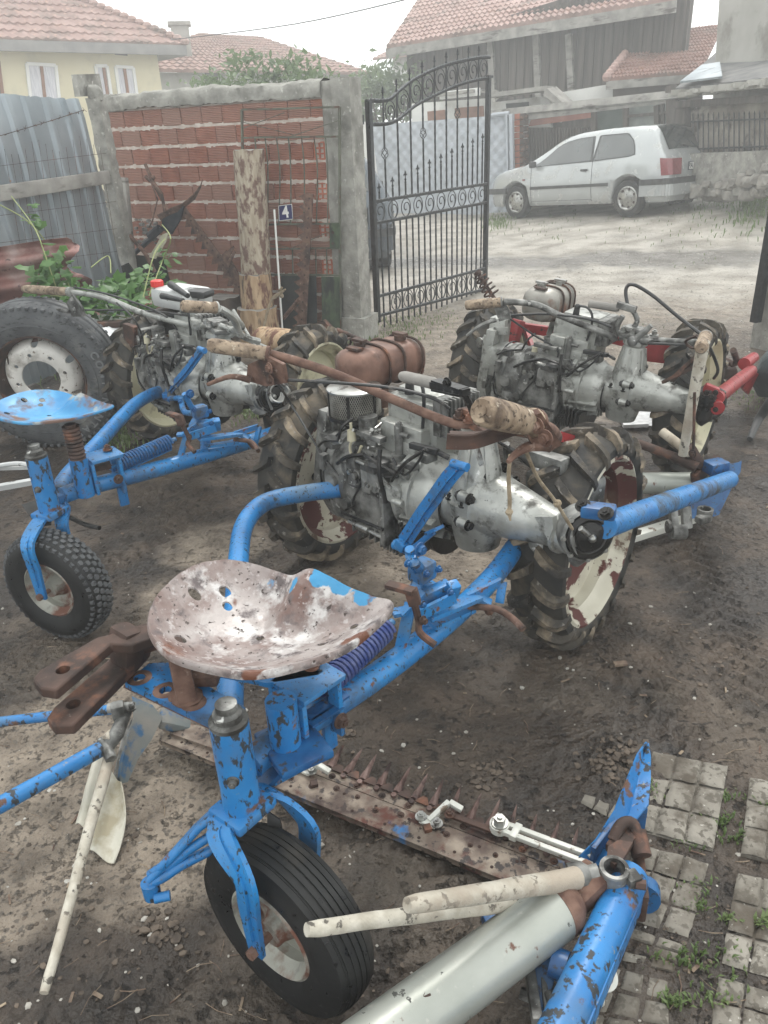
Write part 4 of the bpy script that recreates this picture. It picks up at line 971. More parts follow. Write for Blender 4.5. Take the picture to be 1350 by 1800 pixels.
    for sg in (1, -1):
        obj('side_moulding', strip(1.12, 2.84, .53, .05, sg), M['trim'], t)
        mb = MB(); P = [(1.47, .06), (1.47, .9)]
        mb.tube([S(1.47, f, sg, .003) for f in (-.0, .3, .6, .95)], .004, 5); s_ = sec(1.47); mb.tube([T(1.47, sg * (a + .002), b) for a, b in s_[2:6]], .004, 5)
        s_ = sec(2.83); mb.tube([T(2.83, sg * (a + .002), b) for a, b in s_[2:6]], .004, 5); mb.tube([T(x, sg * (sec(x)[2][0] + .004), .3) for x in (1.47, 2.0, 2.6, 2.83)], .004, 5)
        obj('door_seam', mb, M['trim'], t)
        mb = MB(); mb.box(T(1.62, sg * .87, .78), (.13, .03, .035), MX((X, Y, Z)).transposed(), .006); obj('door_handle', mb, M['trim'], t)
        mb = MB(); mb.box(T(2.72, sg * .93, .93), (.1, .12, .11), MX((X, Y, Z)).transposed(), .03); obj('mirror', mb, M['trim'], t)
        mb = MB(); pts = [(.0, .56), (.015, .56)]; q = [T(-.012, sg * .73, .62), T(.02, sg * .785, .62), T(.13, sg * .825, .62), T(.17, sg * .825, .88), T(.08, sg * .79, .87), T(.02, sg * .72, .86), T(-.012, sg * .50, .86), T(-.02, sg * .50, .62)]
        mb.add([q[0], q[1], q[2], q[3], q[4], q[5], q[6], q[7]], [(0, 1, 5), (1, 4, 5), (1, 2, 3, 4), (7, 0, 5, 6)]); obj('tail_lamp', mb, M[lamp], t, solid=.02, flat=True)
        mb = MB(); mb.box(T(3.0, sg * .862, .68), (.05, .012, .03), MX((X, Y, Z)).transposed()); obj('side_indicator', mb, M['lamp'], t)
    P = smooth([T(.5, .85, .53), T(.2, .84, .53), T(.02, .78, .53), T(-.05, .6, .53), T(-.07, 0, .53), T(-.05, -.6, .53), T(.02, -.78, .53), T(.2, -.84, .53), T(.5, -.85, .53)], 4)
    mb = MB(); 
    for a, b in zip(P, P[1:]): mb.bar(a, b, .05, .09)
    obj('rear_bumper_strip', mb, M['trim'], t); mb = MB()
    for a, b in zip(P, P[1:]): mb.bar(a - Z * .13, b - Z * .13, .04, .17)
    obj('rear_bumper', mb, M[paint], t)
    mb = MB(); P = smooth([T(3.45, .845, .5), T(3.8, .81, .5), T(4.0, .68, .5), T(4.07, 0, .5), T(4.0, -.68, .5), T(3.8, -.81, .5), T(3.45, -.845, .5)], 4)
    for a, b in zip(P, P[1:]): mb.bar(a, b, .05, .1)
    obj('front_bumper_strip', mb, M['trim'], t)
    R_ = MX((-Y, Z, -X)).transposed()
    mb = MB(); mb.box(T(-.008, -.0, .73), (.55, .13, .012), R_, .003); obj('plate_frame', mb, M['ink'], t)
    mb = MB(); mb.box(T(-.016, -.0, .73), (.52, .105, .008), R_); pl_ = obj('number_plate', mb, M['plate'], t)
    mm = R_.to_4x4(); mm.translation = T(-.0215, 0, .73); text_mesh('plate_text', plate, .115, M['ink'], mm, t, .0005, bold=.002)
    mb = MB(); mb.tube([T(.2, 0, 1.0), T(.17, .02, 1.02), T(.2, .18, 1.06)], .01, 6); obj('wiper', mb, M['trim'], t)
    for (x, sg) in ((.745, 1), (.745, -1), (3.22, 1), (3.22, -1)):
        c = T(x, sg * .76, .295); ax = Y * sg
        mb = MB(); mb.lathe(c, ax, [(-.09, .19), (-.09, .27), (-.07, .292), (.05, .292), (.075, .27), (.08, .2), (.05, .19)], 36); wh = obj('tyre', mb, M['rubber'], t)
        mb = MB(); mb.lathe(c, ax, [(.02, .19), (.07, .195), (.078, .175), (.06, .15), (.07, .1), (.085, .06), (.088, .001)], 36); rm = obj('hubcap', mb, M['chrome'], wh)
        mb = MB()
        for k in range(7):
            mb.mark(); a = 2 * PI * k / 7; p = c + (X * math.cos(a) + Z * math.sin(a)) * .145 + ax * .066; mb.tube([p, p + ax * .006], .022, 8)
        each('hubcap_slot', mb, M['hole'], wh)
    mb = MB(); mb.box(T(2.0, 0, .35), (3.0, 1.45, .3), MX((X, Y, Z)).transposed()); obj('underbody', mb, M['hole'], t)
    return t
car('parked_car', 'silver three door hatchback parked across the street in front of the grey shed', 'car', G(1105, 381, .15), G(903, 384, .0), 'PA 1124 AX')
_a = G(645, 478); _a.z = 0
car('parked_car', 'dark grey car partly hidden behind the brick wall and the gate bars', 'darkcar', V((-1.36, 10.75, -.04)), V((-1.58, 13.2, -.04)), '2121', lamp='darkcar')
# ================= BACKGROUND BUILDINGS =================
def plane2(a, b):
    a = V(a); b = V(b); d = b - a; d.z = 0; n = V((d.y, -d.x, 0)).normalized(); n = n if n.y < 0 else -n
    return lambda px, py, off=0: PL(px, py, a + n * off, n), n, d.normalized()
def roof(mb, a, b, c, d, rows, cols, h=.035, th=.05):
    """a-b eave (left,right), d-c ridge (left,right); overlapping rows of scalloped tiles"""
    a, b, c, d = V(a), V(b), V(c), V(d); nn = (b - a).cross(d - a).normalized()
    if nn.z < 0: nn = -nn
    K = cols * 2; vs = []; fs = []
    for r in range(rows):
        v0, v1 = r / rows, (r + 1.25) / rows; v1 = min(v1, 1)
        o = len(vs)
        for v_, lift in ((v0, h), (v1, .0)):
            l = a.lerp(d, v_); rr = b.lerp(c, v_)
            for i in range(K + 1): vs.append(l.lerp(rr, i / K) + nn * (lift + (h * .9 if i % 2 else 0) + .02 * NZ.noise(V((i * .3, r * .7, 3)))))
        l = a.lerp(d, v0); rr = b.lerp(c, v0)
        for i in range(K + 1): vs.append(l.lerp(rr, i / K) - nn * .01)
        for i in range(K):
            fs.append((o + i, o + i + 1, o + K + 1 + i + 1, o + K + 1 + i)); fs.append((o + 2 * (K + 1) + i, o + 2 * (K + 1) + i + 1, o + i + 1, o + i))
    mb.add(vs, fs); mb.prism([a, b, c, d], th)
def window(t, P, q, frame='whitetrim', glass='winglass', depth=.06, mull=(.5,), fw=.07, curtain=False, off=0):
    """q: four photo pixels (tl,tr,br,bl)"""
    tl, tr, br, bl = [P(x, y, .0) for x, y in q]; n = (tr - tl).cross(bl - tl).normalized(); n = n if n.y < 0 else -n
    mb = MB()
    for a, b in ((tl, tr), (tr, br), (br, bl), (bl, tl)): mb.bar(a + n * .03, b + n * .03, fw, .06, up=n)
    f = obj('window', mb, M[frame], t, flat=True)
    mb = MB()
    for m_ in mull: mb.bar(tl.lerp(tr, m_) + n * .02, bl.lerp(br, m_) + n * .02, .07, .04, up=n)
    if mull: obj('mullion', mb, M['brownwin'] if curtain else M[frame], f, flat=True)
    mb = MB(); mb.prism([x + n * .006 for x in (tl, tr, br, bl)], .004); obj('pane', mb, M['curtain'] if curtain else M[glass], f, flat=True)

def cream_house():
    a = D(-420, 200, 15.5); b = D(291, 200, 20.5); P, n, d = plane2(a, b)
    t = thing('cream_house', 'cream rendered two storey house with a red tiled roof beyond the tin fence', 'house', (b.x, b.y, 0))
    a0 = V((a.x, a.y, -.3)); b0 = V((b.x, b.y, -.3)); er = P(287, 84); h = er.z
    mb = MB(); bk = -n * 9; mb.add([a0, b0, b0 + V((0, 0, h + .3)), a0 + V((0, 0, h + .3)), a0 + bk, b0 + bk, b0 + bk + V((0, 0, h + .3)), a0 + bk + V((0, 0, h + .3))], [(0, 1, 2, 3), (1, 5, 6, 2), (5, 4, 7, 6), (4, 0, 3, 7)])
    obj('wall', mb, M['cream'], t, flat=True)
    up = V((0, 0, 1)); ov = .55; e0 = V((a.x, a.y, h)) + n * ov - d * .5; e1 = V((b.x, b.y, h)) + n * ov + d * ov
    e2 = V((b.x, b.y, h)) - n * (9 + ov) + d * ov; r1 = V((b.x, b.y, h)) - n * 4.5 - d * 4.6 + up * 3.0; r0 = V((a.x, a.y, h)) - n * 4.5 + up * 3.0; e3 = V((a.x, a.y, h)) - n * (9 + ov)
    mb = MB(); roof(mb, e0, e1, r1, r0, 17, 46, .05); roof(mb, e1, e2, r1 + V((.001, 0, 0)), r1, 17, 26, .05); roof(mb, e2, e3, r0, r1, 3, 8, .04)
    obj('roof', mb, M['tile'], t, flat=True)
    mb = MB(); mb.bar(e0 - up * .1, e1 - up * .1, .06, .22); mb.bar(e1 - up * .1, e2 - up * .1, .06, .22); mb.prism([e0 - up * .2, e1 - up * .2, V((b.x, b.y, h)) - up * .15, V((a.x, a.y, h)) - up * .15], .03); mb.prism([e1 - up * .2, e2 - up * .2, e2 - up * .2 - d * ov, V((b.x, b.y, h)) - up * .15], .03)
    obj('eaves', mb, pm('grey_eaves', (.2, .19, .19), (.27, .26, .25), 3, .8), t, flat=True)
    mb = MB()
    for k in range(40): p = e1.lerp(r1, k / 39); mb.ball(p + up * .1, .13, 8, (1, 1, .7))
    obj('hip_tiles', mb, M['tile'], t)
    window(t, P, [(46, 112), (97, 115), (106, 200), (56, 200)], curtain=True, fw=.07)
    window(t, P, [(167, 116), (187, 116), (198, 190), (178, 190)], curtain=True, mull=(.7,), fw=.07)
    window(t, P, [(202, 117), (233, 119), (242, 182), (211, 182)], curtain=True, fw=.07)
    for q in ([(46, 72), (76, 76), (78, 89), (48, 87)], [(199, 86), (222, 88), (224, 98), (202, 96)]):
        mb = MB(); mb.prism([P(x, y, .01) for x, y in q], .03); obj('attic_opening', mb, M['hole'], t, flat=True)
    window(t, P, [(-30, 105), (-4, 107), (8, 200), (-20, 200)], 'brownwin')
    # skylight hatch
    mb = MB(); s = e0.lerp(e1, .80).lerp(r0.lerp(r1, .80), .42); mb.box(s + up * .25, (1.2, .9, .08), MX((d, V((0, 0, 1)).cross(d), up)).transposed() @ MX.Rotation(.35, 3, 'X')); obj('roof_hatch', mb, M['eav'] if 'eav' in M else M['greywood'], t)
cream_house()
def second_house():
    a = D(296, 140, 23); b = D(470, 140, 25); P, n, d = plane2(a, b); up = V((0, 0, 1))
    t = thing('tiled_house', 'low dark walled house with a weathered tiled roof behind the brick wall', 'house', (a.x, a.y, 0))
    h = P(300, 128).z; a0 = V((a.x, a.y, 0)) - d * 2; b0 = V((b.x, b.y, 0)) + d * 4
    mb = MB(); mb.prism([a0, b0, b0 + up * h, a0 + up * h], .3); obj('wall', mb, M['gwall'], t, flat=True)
    e0 = a0 + up * h + n * .5; e1 = b0 + up * h + n * .5; r0 = D(352, 60, 28); r1 = D(452, 66, 29.5)
    mb = MB(); roof(mb, e0, e1, r1, r0, 14, 34, .05); roof(mb, e1, e1 - n * 8, r1 + V((.01, 0, 0)), r1, 10, 20); obj('roof', mb, M['tile2'], t, flat=True)
    mb = MB(); q = D(322, 95, 24.5); mb.box(q, (.55, .55, 1.5), .2, .02); mb.box(q + up * .8, (.7, .7, .1), .2); obj('chimney', mb, M['gwall'], t)
    mb = MB(); q = P(360, 138, .1); mb.box(q, (.8, .1, .5), .2); obj('dark_opening', mb, M['hole'], t)
second_house()
def barn():
    a = D(728, 130, 19.5); b = D(1160, 130, 16.0); P, n, d = plane2(a, b); up = V((0, 0, 1)); bk = -n * 7
    t = thing('timber_barn', 'large dark timber barn with a broad red tiled roof beyond the street', 'barn', (a.x, a.y, 0))
    h = P(728, 82).z; h1 = P(1150, 15).z; hh = (h + h1) / 2; hh = h
    a0 = V((a.x, a.y, 0)); b0 = V((b.x, b.y, 0)) + d * .5
    mb = MB(); mb.prism([a0, b0, b0 + up * (hh + .9), a0 + up * (hh)], .2); mb.prism([a0, a0 + bk, a0 + bk + up * hh, a0 + up * hh], .2); obj('board_wall', mb, M['dkwood'], t, flat=True)
    mb = MB(); L = (b0 - a0).length; k = 0
    rnd = random.Random(6)
    while k * .21 < L:
        p = a0 + d * k * .21 + n * .13; z1 = hh + .9 * (k * .21 / L) - .1
        mb.box(p + up * (1.9 + (z1 - 1.9) / 2) + n * rnd.uniform(0, .03), (.185, .03, z1 - 1.9), MX((d, V((0, 0, 1)).cross(d), up)).transposed()); k += 1
    obj('vertical_boards', mb, M['dkwood'], t, flat=True)
    e0 = P(680, 84, .7); e1 = P(1190, -2, .7); r0 = D(770, -50, 23); r1 = D(1200, -120, 20)
    mb = MB(); roof(mb, e0, e1, r1, r0, 20, 50, .05); obj('roof', mb, M['tile'], t, flat=True)
    mb = MB(); mb.bar(e0 - up * .12, e1 - up * .12, .05, .2); mb.bar(e0 - up * .12, r0 - up * .12, .05, .2); obj('fascia', mb, M['greywood'], t, flat=True)
    mb = MB()
    for x in (862, 942, 1000): mb.bar(P(x, 60, .2), P(x + 6, 190, .2), .14, .1, up=n)
    mb.bar(P(855, 150, .22), P(885, 168, .22), .05, .05); mb.bar(P(860, 190, .22), P(885, 160, .22), .05, .05)
    obj('timber_posts', mb, M['greywood'], t, flat=True)
    mb = MB(); mb.box(P(860, 80, .2), (.08, .05, .22), .2); obj('wall_lamp', mb, M['white'], t)
    # white annexes
    s = thing('white_annex', 'low white rendered annex with dark shutters in front of the timber barn', 'outbuilding', P(880, 200, 2.0) * 1)
    Q = lambda x, y, o=0: P(x, y, 2.0 + o)
    mb = MB(); mb.prism([Q(726, 182), Q(868, 172), Q(868, 250), Q(726, 262)], .1); mb.prism([Q(868, 180), Q(970, 168), Q(970, 250), Q(868, 255)], .1); obj('wall', mb, M['wwall'], s, flat=True)
    for q in ([(752, 196), (782, 193), (783, 212), (753, 214)], [(800, 190), (850, 186), (851, 206), (801, 209)], [(890, 182), (929, 179), (930, 192), (891, 195)]):
        mb = MB(); mb.prism([Q(x, y, .06) for x, y in q], .04); obj('shutter', mb, M['brownwin'] if q[0][0] < 880 else M['trim'], s, flat=True)
    mb = MB(); mb.bar(Q(770, 168, .5), Q(842, 160, .5), .5, .06); mb.bar(Q(868, 168, .4), Q(970, 155, .3), .5, .08); mb.prism([Q(968, 152, .3), Q(1005, 185, .3), Q(992, 186, .3), Q(966, 168, .3)], .5)
    obj('lean_to_roof', mb, M['greywood'], s, flat=True)
    mb = MB(); mb.bar(Q(772, 166, .6), Q(842, 158, .6), .1, .08); mb.bar(Q(775, 172, .6), Q(842, 165, .6), .1, .06); obj('gutter', mb, M['whitetrim'], s, flat=True)
    mb = MB(); mb.prism([Q(966, 166, .0), Q(1085, 146, -.4), Q(1085, 215, -.4), Q(968, 215, 0)], .1)
    single('white_gable_wall', mb, M['wwall'], 'plain white rendered wall between the annex and the tiled cottage', 'wall', flat=True)
    s = thing('snow_guard', 'x', 'x') if False else None
    # far small red roof left of the barn
    mb = MB(); e = [D(655, 105, 26), D(735, 96, 26), D(735, 76, 28), D(700, 82, 28)]; roof(mb, *e, 6, 12); tt = thing('small_red_roof_house', 'small house with a red roof and white wall left of the timber barn', 'house', V((e[0].x, e[0].y, 0))); obj('roof', mb, M['tile'], tt, flat=True)
    mb = MB(); mb.prism([D(690, 104, 26.5), D(735, 98, 26.5), D(735, 190, 26.5), D(690, 190, 26.5)], .2); obj('wall', mb, M['wwall'], tt, flat=True)
barn()
def cottage():
    a = D(1075, 160, 15.2); b = D(1240, 130, 14.6); P, n, d = plane2(a, b); up = V((0, 0, 1))
    t = thing('tiled_cottage', 'low cottage with a moss flecked tiled roof and a small white window', 'house', V((a.x, a.y, 0)))
    mb = MB(); mb.prism([P(1078, 140), P(1235, 115), P(1235, 230), P(1078, 230)], .25); obj('wall', mb, pm('brown_render', (.12, .1, .09), (.18, .15, .14), 4, .9), t, flat=True)
    e0 = P(1066, 142, .5); e1 = P(1232, 128, .5); r0 = D(1128, 62, 17.5); r1 = D(1272, 44, 17)
    mb = MB(); roof(mb, e0, e1, r1, r0, 15, 26, .04); obj('roof', mb, M['tile2'], t, flat=True)
    mb = MB()
    for k in range(16): mb.ball(e0.lerp(r0, k / 15) + up * .06, .09, 8)
    obj('verge_tiles', mb, M['tile'], t)
    window(t, P, [(1092, 158), (1131, 153), (1131, 172), (1092, 175)], mull=(.5,), fw=.09)
    mb = MB(); mb.bar(e0 - up * .08, e1 - up * .08, .05, .14); obj('gutter', mb, M['greywood'], t, flat=True)
cottage()
def right_house():
    a = D(1262, 80, 14.2); b = D(1500, 40, 11); P, n, d = plane2(a, b)
    mb = MB(); mb.prism([P(1282, -60), P(1500, -60), P(1500, 240), P(1262, 240)], .3)
    single('tall_plaster_house_wall', mb, M['gwall'], 'tall bare plaster house wall rising at the upper right corner', 'building', flat=True)
    t = thing('tar_roof_shed', 'low shed with sagging tar roof over a plastered stone front with dark railing', 'shed', V((a.x, a.y, 0)))
    sa = D(1205, 220, 13.4); sb = D(1420, 200, 10.9); S, n2, d2 = plane2(sa, sb)
    mb = MB(); mb.prism([S(1210, 180), S(1420, 165), S(1420, 310), S(1212, 305)], .25); obj('wall', mb, pm('patchy_plaster_wall', (.17, .15, .125), (.34, .31, .27), 2.5, .95, 0, .7, 12, .02, layers=[((.07, .06, .05), 2.4, .56, .05, .95, 0), ((.13, .11, .09), 1.2, .6, .04, .9, 0)]), t, flat=True)
    mb = MB(); mb.prism([S(1188, 158, .4), S(1425, 132, .4), D(1425, 80, 13), D(1262, 92, 15.5)], .06); obj('tar_roof', mb, M['asph'], t, flat=True)
    mb = MB(); rnd = random.Random(9)
    for i in range(34): u = i / 33; p = S(1196 + 190 * u, 166 - 24 * u + rnd.uniform(-3, 5), .35); mb.box(p, (rnd.uniform(.2, .45), .4, rnd.uniform(.03, .09)), rnd.uniform(-.6, 0))
    obj('stone_slates', mb, M['gwall'], t, flat=True)
    mb = MB(); mb.prism([q_ + V((0, 0, .1)) for q_ in (S(1194, 157, .5), S(1268, 149, .5), D(1264, 122, 13.2), D(1232, 127, 13.4))], .03); obj('tin_patch', mb, M['galv'], t, flat=True)
    mb = MB(); mb.bar(S(1190, 184, .25), S(1420, 168, .25), .1, .1); mb.bar(S(1205, 190, .1), S(1210, 300, .1), .35, .3, up=n2); obj('beam_and_pier', mb, M['dkwood'], t, flat=True)
    mb = MB()
    for i in range(24): x = 1218 + i * 9; mb.tube([S(x, 204 - i * .3, .16), S(x, 268 - i * .2, .16)], .012, 5); mb.tube([S(x, 204 - i * .3, .16), S(x, 198 - i * .3, .16)], [.016, .002], 5)
    for y in (214, 262): mb.bar(S(1215, y, .16), S(1430, y - 8, .16), .02, .025)
    obj('railing', mb, M['gate'], t)
    mb = MB(); mb.prism([S(1208, 270, .3), S(1420, 262, .3), S(1420, 340, .3), S(1208, 345, .3)], .3); single('retaining_wall', mb, M['conc'], 'rough low retaining wall under the railing behind the rubble', 'wall', flat=True)
    mb = MB(); g0 = G(1225, 338, .3)
    t2 = random.Random(12)
    for i in range(95):
        px = 1200 + t2.random() ** .8 * 150; py = 345 - t2.random() * (12 + (px - 1200) * .28); p = D(px, py, 13.2 - (px - 1200) * .012 + t2.uniform(-.3, .3)); mb.rock(p, t2.uniform(.05, .17), (1, 1, .75), i)
    single('stone_rubble', mb, pm('pale_stones', (.16, .15, .135), (.32, .3, .27), 6, .9, 0, .5, 30), 'heap of pale stones and broken blocks behind the silver car', 'rubble', flat=True, kind='stuff')
right_house()
def sheds():
    a = D(908, 250, 16.2); b = D(1205, 230, 13.6); P, n, d = plane2(a, b); up = V((0, 0, 1))
    t = thing('open_lean_to_shed', 'long low shed of dark boards and rusty sheets behind the silver car', 'shed', V((a.x, a.y, 0)))
    mb = MB(); mb.prism([P(905, 205, -.4), P(1205, 170, -.4), P(1205, 330, -.4), P(905, 345, -.4)], .1); obj('back_wall', mb, M['dkwood'], t, flat=True)
    mb = MB(); mb.prism([P(858, 196, .35), P(1208, 158, .35), P(1208, 172, .4), P(858, 207, .4)], .08); mb.bar(P(905, 208, .3), P(1208, 170, .3), .1, .12); obj('roof_edge', mb, M['greywood'], t, flat=True)
    mb = MB(); mb.prism([P(935, 208, .05), P(1047, 190, .05), P(1046, 206, .05), P(930, 222, .05)], .04); obj('rusty_sheet', mb, M['wallr'], t, flat=True)
    mb = MB(); 
    for x0, x1 in ((930, 1040),):
        for i in range(22): x = x0 + i * 5; mb.bar(P(x, 224, .06), P(x + 1, 330, .06), .02, .09, up=n)
    obj('dark_boards', mb, M['dkwood'], t, flat=True)
    mb = MB(); mb.prism([P(1048, 190, .05), P(1098, 184, .05), P(1098, 320, .05), P(1048, 325, .05)], .04); obj('green_panel', mb, pm('dark_green_panel', (.05, .07, .06), (.08, .1, .09), 4, .8), t, flat=True)
    mb = MB(); mb.prism([P(1098, 186, .02), P(1180, 178, .02), P(1180, 320, .02), P(1098, 320, .02)], .02); obj('dull_window_wall', mb, pm('dusty_glass', (.12, .14, .13), (.3, .32, .3), 3, .4), t, flat=True)
    mb = MB()
    for x in (1044, 1100, 1155, 1182): mb.bar(P(x, 185, .15), P(x + 2, 320, .15), .09, .08, up=n)
    mb.bar(P(1098, 205, .15), P(1182, 197, .15), .05, .05); mb.bar(P(1165, 180, .16), P(1166, 240, .16), .05, .05); mb.bar(P(1185, 150, .3), P(1190, 320, .3), .22, .2, up=n)
    obj('posts', mb, M['dkwood'], t, flat=True)
    for x in (912, 921):
        mb = MB(); 
        for k in range(14): z0 = 200 + k * 11; mb.bar(P(x, z0, .4), P(x + .2, z0 + 9.5, .4), .14, .12, up=n)
        single('brick_pillar', mb, M['bbrick'] if x == 912 else M['dkrust'], 'red brick pillar at the end of the grey sheet fence' if x == 912 else 'dark rusty square post standing beside the red brick pillar', 'pillar', flat=True)
    # pale grey sheet fence
    fa = D(640, 240, 17.2); fb = D(900, 240, 15.6); F_, n3, d3 = plane2(fa, fb)
    t = thing('grey_sheet_fence', 'pale grey sheet metal fence with a faint diamond relief behind the gate', 'fence', V((fa.x, fa.y, 0)))
    A_ = F_(600, 222); B_ = F_(905, 200); L = V((B_.x - A_.x, B_.y - A_.y, 0)); n_ = 150; vs = []; rows = 46
    zt0, zt1 = F_(640, 222).z, F_(900, 201).z
    for i in range(n_ + 1):
        for j in range(rows + 1):
            u = i / n_; z = -.2 + (zt0 + (zt1 - zt0) * u + .2) * j / rows; s_ = L.length * u
            q = abs(((s_ * 4 + z * 4) % 1) - .5) + abs(((s_ * 4 - z * 4) % 1) - .5)
            vs.append(V((A_.x, A_.y, z)) + L * u + n3 * (.035 * q))
    mb = MB(); mb.add(vs, [(i * (rows + 1) + j, (i + 1) * (rows + 1) + j, (i + 1) * (rows + 1) + j + 1, i * (rows + 1) + j + 1) for i in range(n_) for j in range(rows)])
    obj('sheets', mb, M['sheetg'], t, flat=True)
    mb = MB(); mb.bar(F_(899, 200, .1), F_(902, 330, .1), .06, .1, up=n3); mb.bar(F_(891, 198, .1), F_(893, 330, .1), .04, .06, up=n3); mb.tube([F_(858, 209, .1), F_(866, 202, .1), F_(895, 199, .1)], .04, 7); obj('end_post', mb, M['sheetg'], t)
    mb = MB(); mb.bar(F_(640, 215, .6), F_(655, 330, .6), .22, .2, up=n3); single('white_fence_post', mb, M['wwall'], 'white post standing left in front of the grey sheet fence', 'post')
sheds()
def far_hill():
    rnd = random.Random(1); vs = []; n = 60
    for i in range(n + 1):
        x = -120 + 200 * i / n
        vs += [V((x * .4, 52, -2)), V((x * .4, 53, 7.0 + 1.0 * math.sin(i * .21) + .8 * NZ.noise(V((i * .6, 0, 0))))), V((x * .4, 56, 8 + 1 * math.sin(i * .21)))]
    mb = MB(); mb.add(vs, [(3 * i + k, 3 * i + 3 + k, 3 * i + 4 + k, 3 * i + 1 + k) for i in range(n) for k in range(2)])
    obj('hill', mb, pm('far_hill_green', (.07, .1, .06), (.12, .16, .09), .2, .9), kind='structure')
# overhead wires
mb = MB(); mb.tube(smooth([D(300, 70, 18), D(520, 42, 15), D(760, -12, 12)], 6), .01, 5); single('overhead_wire', mb, M['trim'], 'thin overhead wire crossing the white sky', 'wire')

# ================= PLANTS =================
def leaves(mb, c, rad, n, size, rnd, shape='oval', clump=.35, up=.3):
    cl = [V((rnd.gauss(0, .45), rnd.gauss(0, .45), rnd.gauss(0, .45))) for _ in range(max(3, n // 60))]
    for i in range(n):
        q = rnd.choice(cl) + V((rnd.gauss(0, clump), rnd.gauss(0, clump), rnd.gauss(0, clump)))
        p = V(c) + V((q.x * rad[0], q.y * rad[1], q.z * rad[2]))
        nrm = V((rnd.gauss(0, 1), rnd.gauss(0, 1) - .4, rnd.gauss(0, 1) + up * 2)).normalized(); _, u, v = basis(nrm); a = rnd.uniform(0, 6.28); u2 = u * math.cos(a) + v * math.sin(a); v2 = nrm.cross(u2); s = size * rnd.uniform(.6, 1.3)
        if shape == 'oval': mb.add([p - u2 * s, p - u2 * s * .2 + v2 * s * .45 + nrm * s * .1, p + u2 * s, p - u2 * s * .2 - v2 * s * .45 + nrm * s * .1], [(0, 1, 2, 3)])
        else:
            pts = []
            for k in range(15):
                an = -PI + 2 * PI * k / 15 + .21; rr = s * (.62 + .38 * abs(math.cos(an * 2.5))) * (1 if abs(an) < 2.6 else .55); pts.append(p + (u2 * math.cos(an) + v2 * math.sin(an)) * rr - nrm * s * .16 * abs(math.sin(an)) + nrm * .02 * math.sin(an * 3) * s)
            mb.add([p + nrm * s * .06] + pts, [(0, 1 + k, 1 + (k + 1) % 15) for k in range(15)])
def tree(label, base, h, rad, n, size, seed, name='leafy_tree'):
    rnd = random.Random(seed); t = thing(name, label, 'tree', base, group='trees behind the walls')
    mb = MB(); tops = []; b = V(base)
    mb.tube(smooth([b, b + V((.05, 0, h * .3)), b + V((0, .05, h * .6))], 4), [.12, .04], 8)
    for k in range(9):
        a = rnd.uniform(0, 6.28); q = b + V((math.cos(a) * rad[0] * .6, math.sin(a) * rad[1] * .6, h * rnd.uniform(.6, 1.0))); tops.append(q)
        mb.tube(smooth([b + V((0, .03, h * rnd.uniform(.3, .55))), b.lerp(q, .75) + V((0, 0, .1)), q], 4), [.04, .008], 6)
    obj('trunk', mb, M['stump'], t)
    mb = MB()
    for q in tops: leaves(mb, q, (rad[0] * .5, rad[1] * .5, rad[2] * .5), n // 9, size, rnd)
    leaves(mb, b + V((0, 0, h * .8)), rad, n // 2, size, rnd); obj('crown', mb, M['leafd'], t, flat=True)
def onz(px, py, dep): q = D(px, py, dep); return q
q = D(455, 160, 11.5); tree('pale green bush showing over the top of the brick wall', (q.x, q.y, 0), D(455, 108, 11.5).z, (1.0, .6, .4), 1500, .06, 3)
q = D(395, 160, 11.0); tree('lower leafy shrub just left of the bush above the brick wall', (q.x, q.y, 0), D(395, 140, 11.0).z, (.6, .5, .2), 600, .05, 4)
q = D(676, 200, 19.5); tree('leafy green tree behind the hinge side of the open gate', (q.x, q.y, 0), D(672, 135, 19.5).z, (1.0, .8, .8), 1500, .09, 5)
def vine():
    rnd = random.Random(11); t = thing('climbing_vine', 'bright green large leaved vine sprawling between the truck tyre and the wall', 'vine', D(170, 560, 5.2))
    mb = MB()
    for (px, py, d, sx, sz, n) in ((105, 468, 5.0, .10, .12, 30), (95, 500, 4.95, .10, .10, 22), (215, 505, 5.1, .13, .07, 45), (262, 500, 5.1, .10, .06, 26), (180, 535, 4.95, .16, .07, 40), (255, 540, 4.95, .12, .06, 26), (120, 540, 4.85, .14, .05, 26), (62, 535, 4.8, .06, .04, 7), (300, 455, 5.4, .05, .06, 8), (60, 385, 5.3, .04, .06, 5), (150, 515, 4.9, .1, .06, 24), (310, 505, 5.4, .07, .04, 10)):
        leaves(mb, D(px, py, d), (sx, .1, sz), int(n * 1.8), rnd.uniform(.03, .05), rnd, 'palm', .6, .9)
    obj('leaves', mb, M['leaf'], t, sharp=80)
    mb = MB()
    for pts in ([(20, 345), (60, 400), (80, 450), (110, 540)], [(0, 360), (50, 390), (90, 440), (130, 520)], [(262, 520), (285, 460), (300, 420), (285, 395)], [(250, 530), (270, 450), (290, 420)], [(160, 470), (190, 450), (195, 480)], [(40, 530), (100, 520), (160, 545), (230, 560)]):
        mb.tube(smooth([D(x, y, 5.0 + .15 * math.sin(x)) for x, y in pts], 6), .004, 5)
    obj('stems', mb, pm('vine_stem', (.2, .25, .08), (.3, .33, .14), 9, .6), t)
vine()
